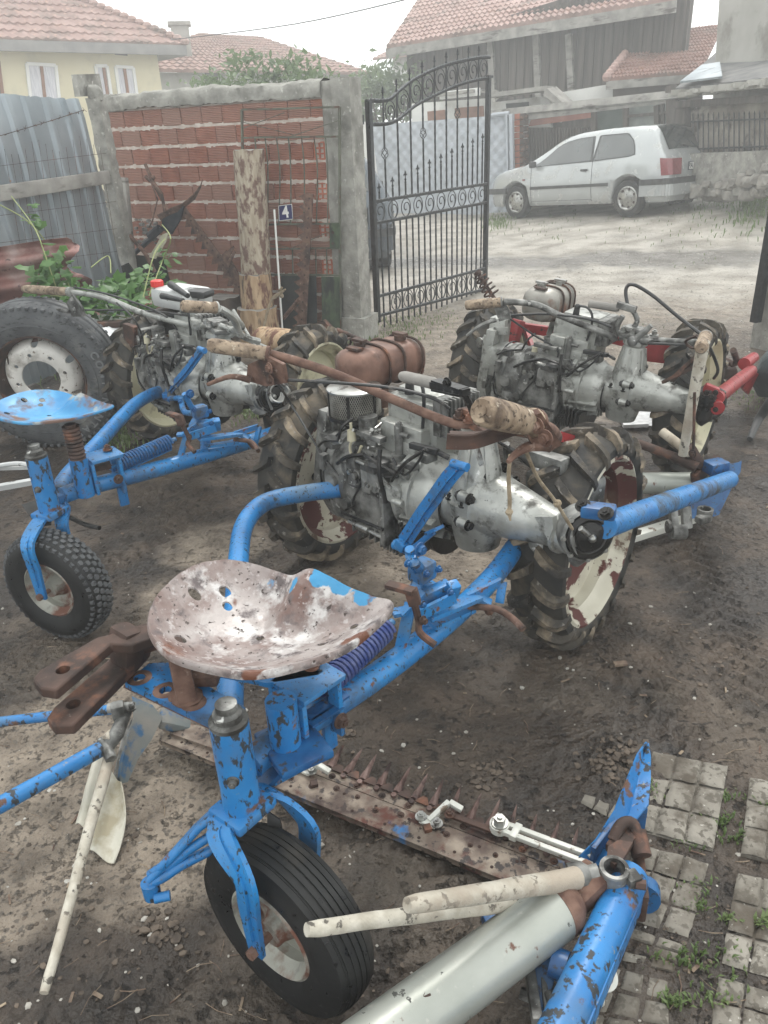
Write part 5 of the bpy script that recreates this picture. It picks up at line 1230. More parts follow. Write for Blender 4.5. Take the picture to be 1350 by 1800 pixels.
def tufts(name, spots, lab=None):
    rnd = random.Random(21); mb = MB()
    for (px, py, spread, n, h, zz) in spots:
        for i in range(n):
            x = px + rnd.gauss(0, spread); y = py + rnd.gauss(0, spread * .45); g = G(x, y, zz); z = base_z(g.x, g.y) + zz if g.y < 9 else g.z
            b = V((g.x, g.y, gz(g.x, g.y) if g.y < 9 else base_z(g.x, g.y))); a = rnd.uniform(0, 6.28); l = h * rnd.uniform(.5, 1.2); w_ = l * .09 + .001; d = V((math.cos(a), math.sin(a), 0)); s = V((-d.y, d.x, 0)) * w_
            k = rnd.uniform(.3, 1.0)
            m1 = b + d * l * .25 * k + V((0, 0, l * .55)); m2 = b + d * l * .75 * k + V((0, 0, l * .8))
            mb.add([b - s * .6, b + s * .6, m1 + s, m1 - s, m2], [(0, 1, 2, 3), (3, 2, 4)])
    obj(name, mb, M['grass'], kind='stuff', flat=True)
tufts('grass_tufts', [(1190, 1690, 30, 40, .024, 0), (1245, 1690, 38, 60, .026, 0), (1255, 1755, 30, 40, .022, 0), (1180, 1765, 14, 40, .03, 0), (1225, 1560, 20, 30, .02, 0), (1290, 1620, 12, 40, .022, 0), (1265, 1440, 16, 50, .022, 0), (1290, 1470, 14, 40, .022, 0), (1225, 1595, 14, 40, .02, 0), (1215, 1480, 16, 30, .018, 0), (1345, 1410, 8, 30, .03, 0), (1345, 1625, 8, 40, .035, 0), (1290, 1400, 10, 20, .02, 0), (1140, 1390, 18, 40, .018, 0), (1320, 700, 20, 60, .03, 0)])
tufts('yard_grass', [(700, 575, 34, 420, .04, 0), (640, 600, 14, 160, .05, 0), (590, 600, 14, 80, .05, 0), (430, 720, 22, 260, .04, 0), (205, 775, 24, 260, .05, 0), (195, 730, 12, 90, .05, 0), (760, 560, 30, 120, .03, 0), (1150, 585, 40, 80, .02, 0), (30, 640, 40, 200, .08, 0), (310, 690, 20, 120, .05, 0)])
tufts('street_weeds', [(875, 385, 14, 300, .09, 0.02), (1290, 330, 40, 900, .09, .4), (1180, 372, 60, 300, .05, .25), (1330, 345, 20, 400, .14, .45), (960, 388, 40, 120, .06, .05)])
# ================= TWO-WHEEL MOWERS =================
def boolcut(o, cuts):
    """cuts real holes (list of world-space MBs) into object o's mesh"""
    bpy.context.view_layer.update(); tmp = []
    for c in cuts:
        me = bpy.data.meshes.new('cut'); me.from_pydata(c.v, [], c.f); bm = bmesh.new(); bm.from_mesh(me); bmesh.ops.recalc_face_normals(bm, faces=bm.faces[:]); bm.to_mesh(me); bm.free()
        q = bpy.data.objects.new('cut', me); link(q); tmp.append(q); md = o.modifiers.new('cut', 'BOOLEAN'); md.object = q; md.operation = 'DIFFERENCE'; md.solver = 'EXACT'
    bpy.context.view_layer.update(); me = bpy.data.meshes.new_from_object(o.evaluated_get(bpy.context.evaluated_depsgraph_get()))
    for md in list(o.modifiers): o.modifiers.remove(md)
    o.data = me
    for q in tmp: bpy.data.objects.remove(q)
M['dirtrub'] = pm('dirty_tyre_carcass', (.012, .012, .012), (.04, .036, .03), 8, .75, 0, .5, 50, .004, layers=[((.13, .105, .075), 5, .6, .08, .95, 0, None, .4)])
def ag_wheel(par, c, ax, R=.373, rim='rim', seed=0, name='wheel', mud=True):
    c = V(c); ax = V(ax).normalized(); s = R / .367
    # hub disc
    mb = MB(); mb.lathe(c, ax, [(-.02, .0), (-.02, .06), (-.03, .07), (-.03, .11), (-.012, .16), (-.02, .2), (-.018, .262), (-.010, .262), (-.012, .2), (-.004, .16), (-.022, .11), (-.022, .07), (-.012, .06), (-.012, 0)], 48)
    wl = obj(name, mb, M[rim], par)
    mb = MB(); pr = [(-.076, .282), (-.09, .305), (-.088, .326), (-.068, .34), (-.03, .345), (.03, .345), (.068, .34), (.088, .326), (.09, .305), (.076, .282), (.06, .272), (-.06, .272)]
    mb.lathe(c, ax, [(d * .98, r * s) for d, r in pr], 64, closed=True)
    _, u, b = basis(ax); ln = MB(); N = 21; rnd = random.Random(seed)
    def P(v, a, r): return c + ax * v * .98 + (u * math.cos(a) + b * math.sin(a)) * r * s
    path = [(.004, 0), (.03, .055), (.058, .105), (.08, .135), (.094, .15), (.097, .158)]; rb = [.345, .345, .342, .335, .32, .3]; rt = [.374, .375, .372, .363, .339, .304]
    for sd in (1, -1):
        for k in range(N):
            a0 = 2 * PI * (k + (.5 if sd < 0 else 0)) / N; vs = []; wj = rnd.uniform(.85, 1.15)
            for (v, da), r0, r1 in zip(path, rb, rt):
                hw = .036 * wj * (1.25 if v < .05 else 1); v2 = v * sd; r1 = r1 - rnd.uniform(0, .004)
                e = .006 if v > .09 else 0
                vs += [P(v2, a0 + da - hw * 1.25, r0 - .006), P(v2 + e * sd, a0 + da - hw * .8, r1), P(v2 + e * sd, a0 + da + hw * .8, r1), P(v2, a0 + da + hw * 1.25, r0 - .006)]
            n = len(path); fs = [(0, 1, 2, 3), tuple(4 * (n - 1) + i for i in (3, 2, 1, 0))]
            for i in range(n - 1):
                for q in range(3): fs.append((4 * i + q, 4 * i + q + 1, 4 * i + 5 + q, 4 * i + 4 + q))
            mb.mat(1).add(vs, fs)
    obj('tyre', mb, [M['dirtrub'], M['mudrub']], wl, sharp=45)
    mb = MB(); mb.lathe(c, ax, [(x * .98, r * s) for x, r in [(-.08, .289), (-.084, .279), (-.072, .271), (-.05, .266), (-.03, .246), (.03, .246), (.05, .266), (.072, .271), (.084, .279), (.08, .289), (.07, .279), (.045, .274), (.03, .254), (-.03, .254), (-.045, .274), (-.07, .279)]], 64, closed=True)
    obj('rim', mb, M[rim], wl)
    mb = MB(); mb.cyl(c - ax * .09, c + ax * .05, .045, .04, 20); mb.cyl(c + ax * .05, c + ax * .062, .028, .02, 6)
    for k in range(5):
        a = 2 * PI * k / 5; p = c + (u * math.cos(a) + b * math.sin(a)) * .085 - ax * .012; mb.bolt(p, ax, .011, .012)
    obj('hub', mb, M['oil'], wl)
    return wl
class Frame:
    # local frame of a mower body in world space
    def __init__(s, A, b, z=0.0, slope=0.0):
        s.A = V((A[0], A[1], z)); s.b = V((math.cos(b), math.sin(b), 0)); s.f = V((-s.b.y, s.b.x, 0)); s.slope = slope; s.ang = b; s.z = z
        s.M = MX.Translation(s.A) @ MX.Rotation(b, 4, 'Z') @ MX.Rotation(-slope, 4, 'Y')
    def pick(s, px, py, t=0): return PL(px, py, s.A + s.f * t, s.f)
FM = Frame((-.183, 2.743), -.8611)
def L_(s_, t, z): return FM.A + FM.b * s_ + FM.f * t + V((0, 0, z))
def q_(px, py, t=0): return FM.pick(px, py, t)
FRAMES = {'main': FM, 'right': Frame((.543, 4.015), -.651, -.017, -.099), 'left': Frame((-1.215, 4.123), -.849, .029, -.018)}
LABELS = {'main': 'central two wheel mower with rusty fuel tank, mesh air filter and rusty handle tube',
          'right': 'silver two wheel mower at the right with red drive tube and rust flecked grey tank',
          'left': 'left two wheel mower with white tank, red cap and cream rimmed wheels'}
def mower(kind):
    fr = FRAMES[kind]; T = fr.M @ FM.M.inverted(); TI = T.inverted()
    root = thing('two_wheel_mower', LABELS[kind], 'mower', FM.A, FM.ang, 'two wheel mowers in the yard')
    WM[root.name] = FM.M.copy()
    A = FM.b; B = FM.f; Z = V((0, 0, 1))
    def own(px, py, t=0): return TI @ fr.pick(px, py, t)      # photo point on this mower's own plane
    def dep(px, py, d): return TI @ D(px, py, d)
    def gr(px, py, z=0): return TI @ G(px, py, z)
    def ax_(v): return TI.to_3x3() @ V(v)
    main = kind == 'main'
    # wheels
    wp = {'main': ((.22, 2.61), -.655, .548), 'right': ((1.09, 3.98), -.6, .549), 'left': ((-.82, 4.213), -.525, .548)}[kind]
    O = V((wp[0][0], wp[0][1], .367 - .006)); a = V((math.cos(wp[1]), math.sin(wp[1]), 0))
    for sg in (-1, 1): ag_wheel(root, TI @ (O + a * sg * wp[2]), ax_(a), rim='rim' if main else 'rimy', seed=sg + 5)
    wc = TI @ (O + a * wp[2]); wl = TI @ (O - a * wp[2])
    # axle between portal legs and wheels
    mb = MB(); mb.tube([wl + ax_(a) * .02, wc - ax_(a) * .1], .028, 12); mb.tube([wc - ax_(a) * .11, L_(.98, .02, .5)], [.04, .05], 12); mb.tube([wl + ax_(a) * .06, L_(.02, .03, .45)], [.045, .06], 12)
    obj('axle', mb, M['alud'], root)
    # crank case and engine
    mb = MB(); mb.lathe(L_(.1, 0, .50), A, [(0, .001), (0, .10), (.015, .105), (.02, .135), (.035, .148), (.06, .15), (.065, .143), (.12, .145), (.125, .155), (.15, .155), (.155, .145), (.2, .142), (.22, .12), (.22, .001)], 44)
    for k in range(8): an = .3 + k * .8; p = L_(.1, 0, .5) + (B * math.cos(an) + Z * math.sin(an)) * .12; mb.bolt(p - A * .0, -A, .008, .008)
    mb.box(L_(.16, .02, .36), (.18, .22, .09), FM.ang, .02)
    obj('flywheel_housing', mb, M['alud'], root)
    mb = MB(); mb.box(L_(.35, .02, .50), (.22, .26, .3), FM.ang, .025); mb.box(L_(.36, -.115, .44), (.05, .02, .2), FM.ang, .004); mb.box(L_(.43, -.115, .47), (.035, .03, .24), FM.ang, .006); mb.box(L_(.35, -.105, .46), (.17, .05, .2), FM.ang, .015); mb.box(L_(.33, .02, .335), (.26, .22, .05), FM.ang, .01)
    for i in range(7): mb.box(L_(.40 + i * .016, .0, .345), (.006, .25, .07), FM.ang)
    obj('crankcase', mb, M['alud'] if kind != 'left' else M['alud'], root)
    mb = MB()
    for ps in ((.27, -.134, .40), (.43, -.134, .40), (.43, -.134, .56), (.27, -.134, .56), (.35, -.134, .36)): mb.bolt(L_(*ps), -B, .009, .009)
    mb.mark().tube([L_(.25, -.14, .365), L_(.45, -.14, .365)], .007, 8); mb.cyl(L_(.30, -.14, .365), L_(.36, -.14, .365), .013)
    each('bolt', mb, M['chrome'], root)
    mb = MB()   # castings, webs and small fittings on the operator's side
    for (s0, t0, z0, sx, sy, sz, bv) in ((.29, -.13, .60, .05, .04, .05, .008), (.245, -.12, .53, .03, .05, .12, .006), (.40, -.15, .62, .07, .04, .03, .006), (.46, -.14, .45, .02, .05, .2, .004), (.505, -.13, .64, .04, .03, .03, .005), (.2, -.13, .42, .07, .03, .05, .01), (.13, -.14, .56, .03, .03, .06, .006), (.17, -.13, .64, .05, .04, .04, .01), (.56, -.12, .66, .05, .03, .02, .004), (.62, -.10, .70, .03, .05, .03, .005), (.35, -.1, .70, .12, .03, .02, .004)):
        mb.mark().box(L_(s0, t0, z0), (sx, sy, sz), FM.ang, bv)
    for i in range(6): mb.box(L_(.27 + i * .03, -.125, .355), (.006, .03, .05), FM.ang)
    for (s0, z0, r) in ((.18, .5, .028), (.255, .44, .018), (.42, .55, .016), (.31, .56, .014)): mb.mark().lathe(L_(s0, -.13, z0), -B, [(-.02, r * 1.3), (.012, r * 1.3), (.014, r), (.03, r), (.032, r * .5), (.032, 0)], 20)
    each('side_fitting', mb, M['alud'], root)
    mb = MB()
    for (a_, b_, r) in (((.24, -.16, .40), (.47, -.17, .42), .006), ((.22, -.15, .58), (.38, -.16, .66), .007), ((.38, -.16, .66), (.52, -.15, .63), .006), ((.46, -.16, .70), (.48, -.16, .52), .008), ((.12, -.15, .62), (.26, -.17, .68), .005), ((.26, -.17, .68), (.3, -.13, .76), .005), ((.5, -.15, .6), (.64, -.13, .74), .006)): mb.mark().tube(smooth([L_(*a_), (L_(*a_) + L_(*b_)) / 2 - B * .015 + Z * .012, L_(*b_)], 4), r, 8)
    each('oil_pipe', mb, M['oil'], root)
    mb = MB()
    for i in range(3): mb.mark().coil(L_(.22 + i * .12, -.16, .66 - i * .03), L_(.27 + i * .12, -.165, .68 - i * .05), .007, .0018, 8, 5, 8)
    each('return_spring', mb, M['chrome'], root)
    mb = MB()
    for (x, r) in ((.115, .1505), (.222, .13), (.49, .1435), (.665, .103)): mb.mark().lathe(L_(x, 0, .50 if x < .3 else .53), A, [(-.0025, r * .97), (-.0025, r + .002), (.0025, r + .002), (.0025, r * .97)], 44, closed=True)
    each('gasket', mb, M['oil'], root)
    mb = MB()
    for k in range(5): mb.box(L_(.52 + k * .02, -.1 - .008 * k, .40), (.009, .09, .10 - k * .006), FM.ang)
    obj('lower_fins', mb, M['oil'], root)
    # cylinder cowl with fins
    mb = MB(); mb.box(L_(.45, .06, .73), (.24, .15, .2), FM.ang, .03); mb.box(L_(.44, -.03, .68), (.2, .05, .14), FM.ang, .012); mb.box(L_(.46, .08, .835), (.19, .15, .04), FM.ang, .018); mb.box(L_(.40, -.055, .70), (.05, .02, .1), FM.ang, .004); mb.box(L_(.49, -.055, .67), (.06, .02, .06), FM.ang, .004)
    obj('cylinder_cowl', mb, M['alu'], root)
    mb = MB()
    for i in range(9): mb.box(L_(.585, -.005 + i * .018, .79), (.05, .007, .12), FM.ang, .002)
    mb.box(L_(.57, .07, .79), (.03, .17, .12), FM.ang)
    obj('cooling_fins', mb, M['alud'], root)
    mb = MB(); mb.cyl(q_(720, 692, .0), q_(720, 668, .0), .017, .013); mb.ball(q_(720, 666, 0), .015, 10); mb.tube(smooth([q_(722, 664, 0), q_(738, 670, -.01), q_(745, 700, -.03), q_(742, 760, -.03), q_(735, 800, -.05)], 5), .006, 7)
    obj('spark_plug_cap', mb, M['black'], root)
    mb = MB(); mb.tube(smooth([q_(775, 760, .03), q_(755, 758, .05), q_(742, 775, .06), q_(745, 800, .06)], 4), .03, 12); obj('exhaust_elbow', mb, M['rust'] if not main else pm('dark_red_pipe', (.06, .015, .015), (.1, .03, .025), 12, .6), root)
    # bell housing
    mb = MB(); mb.lathe(L_(.46, 0, .53), A, [(0, .11), (.01, .135), (.03, .143), (.032, .15), (.05, .15), (.053, .141), (.09, .139), (.092, .146), (.10, .146), (.103, .136), (.14, .13), (.18, .11), (.2, .1)], 48)
    for k in range(10):
        an = k * .628; d = B * math.cos(an) + Z * math.sin(an); mb.cyl(L_(.50, 0, .53) + d * .147, L_(.545, 0, .53) + d * .147, .011, seg=10)
    for k in range(6): an = 3.5 + k * .3; d = B * math.cos(an) + Z * math.sin(an); mb.bar(L_(.52, 0, .53) + d * .14, L_(.65, 0, .53) + d * .12, .006, .03, up=d)
    obj('bell_housing', mb, M['alu'], root)
    # black finned pulley low behind
    mb = MB()
    for i in range(8): mb.lathe(L_(.50 + i * .012, .03, .40), A, [(0, .0), (0, .1), (.006, .1), (.006, 0)], 24)
    obj('finned_pulley', mb, M['oil'], root)
    # gearbox with conical neck
    mb = MB(); mb.lathe(L_(.745, -.01, .53), Z, [(-.12, .04), (-.115, .07), (.0, .095), (.03, .1), (.045, .1), (.05, .09), (.07, .084), (.24, .046), (.25, .056), (.27, .056), (.272, .02)], 36)
    mb.lathe(L_(.62, 0, .545), A, [(0, .1), (.05, .098), (.12, .102)], 36)
    for k in range(7):
        an = k * .9 + .4; d = A * math.cos(an) + B * math.sin(an); mb.bar(L_(.745, -.01, .6) + d * .076, L_(.745, -.01, .76) + d * .045, .008, .02, up=d)
    obj('gearbox', mb, M['alu'], root)
    mb = MB()
    for k in range(8): an = k * .785 + .2; d = A * math.cos(an) + B * math.sin(an); mb.bolt(L_(.745, -.01, .578) + d * .09, Z, .010, .013)
    each('bolt', mb, M['oil'], root)
    mb = MB(); mb.lathe(L_(.79, 0, .565), A, [(-.04, .106), (0, .11), (.006, .102), (.02, .098), (.09, .084), (.2, .062), (.26, .053), (.262, .066), (.275, .066), (.278, .058), (.31, .058), (.312, .05)], 44)
    for k in range(8):
        an = k * .785 + .35; d = B * math.cos(an) + Z * math.sin(an)
        mb.cyl(L_(.755, 0, .565) + d * .112, L_(.79, 0, .565) + d * .112, .018, .014, 12)
    mb.prism([L_(1.0, -.05, .61), L_(1.06, -.05, .63), L_(1.07, -.055, .60), L_(1.06, -.06, .56)], .02)
    obj('axle_cone', mb, M['alu'], root)
    mb = MB()
    for k in range(8):
        an = k * .785 + .35; d = B * math.cos(an) + Z * math.sin(an); mb.bolt(L_(.79, 0, .565) + d * .112, A, .0125, .012)
        mb.bolt(L_(.755, 0, .565) + d * .112, -A, .0125, .012)
    each('bolt', mb, M['oil'], root)
    # hub gearbox with round cover
    hx = (A * .85 - B * .5 + Z * .12).normalized(); hc = q_(1030, 938, 0)
    mb = MB(); mb.cyl(L_(1.08, 0, .573), hc, .052, .066, 24); mb.lathe(hc, hx, [(-.05, .06), (-.045, .078), (.012, .078), (.02, .07)], 32); mb.tube([hc + Z * -.05, hc - Z * .1 - A * .03], [.03, .02], 10)
    obj('hub_gearbox', mb, M['alud'] if main else M['oil'], root)
    mb = MB(); mb.lathe(hc + hx * .012, hx, [(0, .066), (.012, .066), (.016, .05), (.012, .045), (.02, .04), (.024, .012), (.03, .0)], 30)
    _, hu, hb = basis(hx)
    obj('hub_cover', mb, M['oil'], root)
    mb = MB()
    for k in range(8): an = k * .785; mb.bolt(hc + (hu * math.cos(an) + hb * math.sin(an)) * .072 + hx * .012, hx, .006, .008)
    mb.mark().ball(hc + hx * .04, .012, 10); mb.tube([hc + hx * .03, hc + hx * .04 + (hu - hb) * .035], .008, 8)
    each('bolt', mb, M['chrome'], root)
    # left portal leg
    mb = MB(); mb.prism([L_(.02, -.05, .70), L_(.02, .08, .70), L_(.02, .12, .5), L_(.02, .09, .30), L_(.02, -.03, .27), L_(.02, -.1, .42)], .05)
    mb.bar(L_(-.008, -.02, .66), L_(-.008, -.03, .4), .01, .05, up=A); mb.cyl(L_(-.03, .03, .37), L_(.06, .03, .37), .07, .06, 24); mb.box(L_(.06, 0, .55), (.1, .16, .16), FM.ang, .03)
    obj('portal_leg', mb, M['alu'] if kind == 'right' else M['alud'], root)
    mb = MB(); c = q_(583, 748, -.03) if main else own(843, 602, 0) if kind == 'right' else L_(0, -.06, .64)
    ca = (-A * .3 - B * .9).normalized(); mb.lathe(c, ca, [(-.03, .001), (-.03, .026), (-.02, .026), (-.016, .018), (-.008, .018), (-.004, .027), (.004, .027), (.006, .02), (.006, .001)], 24)
    obj('cable_pulley', mb, M['chrome'], root)
    # carburettor group
    if main:
        mb = MB(); mb.lathe(q_(625, 728, -.03), Z, [(.102, .001), (.102, .09), (.098, .096), (.092, .096)], 40); obj('filter_lid', mb, M['chrome'], root)
        mb = MB(); ct = q_(625, 728, -.03)
        for k in range(72):
            for dr in (1, -1):
                P = [ct + V((math.cos(2 * PI * k / 72 + dr * .5 * j / 6), math.sin(2 * PI * k / 72 + dr * .5 * j / 6), 0)) * .09 + Z * (.004 + .088 * j / 6) for j in range(7)]; mb.tube(P, .0011, 3, cap=False)
        obj('filter_mesh', mb, pm('wire_mesh_metal', (.25, .24, .21), (.4, .39, .35), 30, .5, .6, bump=0), root)
        mb = MB(); mb.cyl(ct, ct + Z * .09, .082, seg=32); mb.lathe(ct, Z, [(-.004, .1), (.008, .1), (.008, .09), (-.004, .09)], 36, closed=True); mb.lathe(ct, Z, [(0, .098), (-.02, .07), (-.03, .04), (-.045, .04), (-.045, 0)], 28)
        for k in range(6): an = k * 1.047 + .3; d = V((math.cos(an), math.sin(an), 0)); mb.bar(ct + d * .093, ct + d * .093 + Z * .095, .01, .004, up=d)
        mb.tube([ct + Z * .1, ct + Z * .118], .005, 8)
        obj('filter_body', mb, M['oil'], root)
    th = q_(648, 765, -.06) if main else own(965, 620, -.02) if kind == 'right' else L_(.25, -.06, .68)
    mb = MB(); mb.tube([th + Z * .07, th + Z * .02, th - Z * .01], [.033, .033, .03], 20); mb.tube([th - Z * .0, th + A * .08 + B * .03], .025, 14); mb.box(th + A * .03, (.04, .05, .05), FM.ang + .3, .008)
    mb.cyl(th + A * .035 - Z * .03, th + A * .035 - Z * .075, .034, .03, 20); mb.cyl(th + A * .035 - Z * .025, th + A * .035 - Z * .032, .038, seg=20)
    if kind == 'right': mb.lathe(th + Z * .06, Z, [(0, .033), (.012, .036), (.018, .036), (.018, .028), (.0, .026)], 24)
    obj('carburettor', mb, M['alud'], root)
    mb = MB(); rnd = random.Random(3)
    for k in range(14): p = th + A * rnd.uniform(-.02, .09) - B * rnd.uniform(.01, .05) + Z * rnd.uniform(-.03, .06); mb.tube([p, p + V((rnd.uniform(-.03, .03), rnd.uniform(-.03, .03), rnd.uniform(-.02, .02)))], rnd.uniform(.003, .008), 7)
    obj('throttle_linkage', mb, M['chrome'], root)
    mb = MB(); fl = q_(618, 768, -.12) if main else th - A * .06 - B * .04; mb.cyl(fl - Z * .012, fl + Z * .025, .016, .013); mb.tube([fl + Z * .03, fl + Z * .05], .005, 8)
    mb.tube(smooth([fl - Z * .012, fl - Z * .04 - A * .012, fl - Z * .065 - A * .005, fl - Z * .06 + A * .025, fl - Z * .02 + A * .05], 5), .005, 8); obj('fuel_hose', mb, M['tube'], root)
    # governor / oil unit
    gv = q_(668, 835, -.13); mb = MB(); mb.box(gv - Z * .01, (.075, .06, .07), FM.ang, .012); mb.box(gv - Z * .03 - A * .05, (.05, .05, .09), FM.ang, .012)
    for k in range(5): mb.cyl(gv + A * (-.04 + .018 * k) - B * .03 - Z * .035, gv + A * (-.04 + .018 * k) - B * .04 - Z * .035, .006)
    obj('governor_body', mb, M['alud'], root)
    mb = MB(); mb.lathe(gv + Z * .022, Z, [(0, .04), (.02, .042), (.032, .034), (.036, .02), (.037, .001)], 24); obj('black_cap', mb, M['black'], root)
    rc = q_(690, 868, -.15); rx = (A * .35 - B * .93).normalized(); mb = MB(); mb.lathe(rc - rx * .03, rx, [(-.03, .03), (0, .034), (.02, .036), (.034, .03), (.037, .012), (.036, .001)], 28); mb.bolt(rc + rx * .002 + Z * .02, rx, .004, .005); obj('round_cover', mb, M['alu'], root)
    vt = q_(702, 792, -.07); mb = MB(); mb.cyl(vt - Z * .04, vt - Z * .01, .024, .027); mb.cyl(vt - Z * .01, vt + Z * .085, .014); mb.cyl(vt + Z * .06, vt + Z * .06 + A * .045, .008); mb.bolt(vt + Z * .085, Z, .01, .01); obj('breather', mb, M['alud'], root)
    mb = MB(); c0, c1 = q_(722, 782, -.1), q_(770, 795, -.1); mb.bar(c0, c1, .02, .02, .004); mb.bar(c1, q_(790, 805, -.08), .02, .012, .003); obj('ignition_box', mb, M['black'], root)
    mb = MB()
    for pts in ([(690, 805), (710, 835), (735, 812), (745, 790)], [(655, 800), (640, 850), (612, 850), (575, 812), (545, 765), (505, 700), (490, 676)] if main else [(655, 800), (640, 850)], [(660, 815), (640, 840), (620, 880)], [(625, 790), (618, 820), (628, 850)], [(700, 838), (680, 838), (665, 830)]):
        mb.tube(smooth([q_(x, y, -.14 - (.18 if y < 700 else 0)) for x, y in pts], 5), .0045, 6)
    obj('control_cables', mb, M['black'], root)
    if kind != 'left':
        # long tank along the travel direction
        tc = q_(606, 654, .0) if main else own(938, 540, .0)
        tx = (B * .99 + A * (.0 if main else .05)).normalized(); ty = tx.cross(Z); n = 28; rings = []
        Wd, Hd = (.095, .07) if main else (.09, .08); Lt = .34 if main else .3; prof = [(0, .3), (.006, .62), (.02, .84), (.04, .95), (.075, 1.0), (.078, 1.03), (.09, 1.03), (.094, 1.0), (Lt - .094, 1), (Lt - .09, 1.03), (Lt - .078, 1.03), (Lt - .075, 1), (Lt - .04, .95), (Lt - .02, .84), (Lt, .4)]
        vs = []
        for (x, k) in prof:
            for i in range(n):
                a_ = 2 * PI * i / n; cx = math.copysign(abs(math.cos(a_)) ** .62, math.cos(a_)) * Wd * k; cz = math.copysign(abs(math.sin(a_)) ** .62, math.sin(a_)) * Hd * k; vs.append(tc + tx * (x + .0) + ty * cx + Z * cz)
        mb = MB(); mb.add(vs, [(j * n + i, j * n + (i + 1) % n, (j + 1) * n + (i + 1) % n, (j + 1) * n + i) for j in range(len(prof) - 1) for i in range(n)] + [tuple(range(n)), tuple((len(prof) - 1) * n + i for i in range(n))])
        tk = obj('fuel_tank', mb, M['tankr'] if main else M['tankg'], root, sharp=50)
        mb = MB()
        for x in (.13, .2, Lt - .05): mb.tube([tc + tx * x + ty * math.copysign(abs(math.cos(a_)) ** .62, math.cos(a_)) * Wd * 1.05 + Z * math.copysign(abs(math.sin(a_)) ** .62, math.sin(a_)) * Hd * 1.06 for a_ in [2 * PI * i / 28 for i in range(28)]], .005, 6, closed=True)
        mb.bar(tc + tx * .05 - ty * .03 + Z * (Hd + .004), tc + tx * .05 + ty * .03 + Z * (Hd + .004), .03, .008)
        obj('strap', mb, M['dkrust'], tk)
        mb = MB()
        for x, o2 in ((.09, -.02), (Lt - .09, .02)): mb.mark(); p = tc + tx * x + ty * o2 + Z * Hd; mb.cyl(p, p + Z * .018, .022); mb.bar(p + Z * .022 - ty * .03, p + Z * .022 + ty * .03, .025, .01)
        each('tank_cap', mb, M['dkrust'] if main else M['chrome'], tk)
        mb = MB(); mb.bar(tc + tx * .14 - Z * .07 + ty * .05, tc + tx * .15 - Z * .16 + ty * .03, .03, .01); obj('tank_bracket', mb, M['rust'] if main else M['alud'], root)
    else:
        c = own(282, 528, .0); c = c + B * .12; mb = MB(); mb.box(c, (.27, .2, .1), FM.ang + .15, .035); tk = obj('fuel_tank', mb, M['tankw'], root)
        k = own(270, 501, 0.03) + B * .02; mb = MB(); mb.lathe(k, Z, [(-.01, .03), (.018, .03), (.022, .024), (.022, .001)], 24)
        for i in range(14): an = i * .449; mb.box(k + V((math.cos(an), math.sin(an), 0)) * .03 + Z * .005, (.005, .005, .024), an)
        obj('red_cap', mb, M['redcap'], tk)
        mb = MB(); mb.cyl(c - Z * .16 - B * .03, c - Z * .06 - B * .03, .11, .12, 28); mb.lathe(c - Z * .07 - B * .03, Z, [(0, .13), (.008, .13), (.008, .1), (0, .1)], 32, closed=True); obj('round_air_cleaner', mb, M['oil'], root)
        mb = MB(); mb.box(c + A * .12 + B * .02 + Z * .03, (.16, .1, .04), FM.ang + .4, .02); mb.cyl(own(300, 500, .05), own(330, 520, .02), .018, .012); mb.cyl(own(285, 520, -.05), own(322, 528, -.03), .016, .010); obj('cable_boots', mb, M['black'], root)
        mb = MB(); mb.cyl(own(232, 598, .0), own(290, 598, .02), .04, .03, 16); mb.prism([own(220, 568, -.02), own(240, 575, -.02), own(240, 608, -.02), own(222, 610, -.02)], .03); obj('exhaust', mb, M['dkrust'], root)
    # steering head and clamps
    hd = q_(850, 745, 0); mb = MB(); mb.box(hd, (.17, .09, .022), FM.ang - .3, .008); mb.box(hd + Z * .03 - A * .02, (.1, .07, .02), FM.ang - .2, .006); mb.cyl(hd - Z * .06, hd, .03, .026)
    obj('steering_head', mb, M['dkrust'] if main else M['alud'], root)
    mb = MB()
    for dx, dy in ((-.07, -.03), (-.02, -.04), (.03, -.02), (-.04, .03), (.06, .02), (0, 0)): mb.bolt(hd + A * dx + B * dy + Z * .012, Z, .013, .018)
    each('bolt', mb, M['dkrust'] if main else M['chrome'], root)
    # handlebars, grips, levers
    tubem = M['rust'] if main else M['alud'] if kind == 'right' else M['alu']
    if main:
        P1 = [q_(860, 752, 0), q_(795, 744, -.05), q_(700, 706, -.12), (q_(600, 662, -.2)), q_(525, 636, -.28), q_(465, 620, -.34)]; g1 = (q_(472, 622, -.34), q_(366, 606, -.47)); r1 = .0215
        P2 = [q_(862, 750, .02), q_(930, 762, .02), q_(975, 772, -.12), q_(968, 756, -.3), q_(935, 744, -.42)]; g2 = (q_(938, 744, -.42), q_(845, 722, -.62)); r2 = .028
    elif kind == 'right':
        P1 = [own(1080, 595, 0), own(1060, 585, -.05), own(985, 555, -.12), own(940, 535, -.2), own(885, 530, -.28)]; g1 = (own(882, 531, -.28), own(818, 537, -.36)); r1 = .022
        P2 = [own(1090, 592, 0), own(1150, 598, -.02), own(1215, 602, -.1), own(1240, 600, -.25)]; g2 = (own(1240, 592, -.25), own(1232, 612, -.5)); r2 = .024
    else:
        P1 = [own(350, 575, 0), own(310, 566, -.03), own(245, 548, -.08), own(180, 522, -.14), own(122, 513, -.22)]; g1 = (own(124, 513, -.22), own(42, 508, -.32)); r1 = .022
        P2 = [own(358, 570, 0), own(400, 580, .0), own(425, 575, -.05), own(400, 550, -.18), own(375, 540, -.28)]; g2 = (own(380, 541, -.28), own(320, 538, -.42)); r2 = .021
    mb = MB(); mb.tube(smooth(P1, 6), .0148, 14); obj('handlebar_tube', mb, tubem, root)
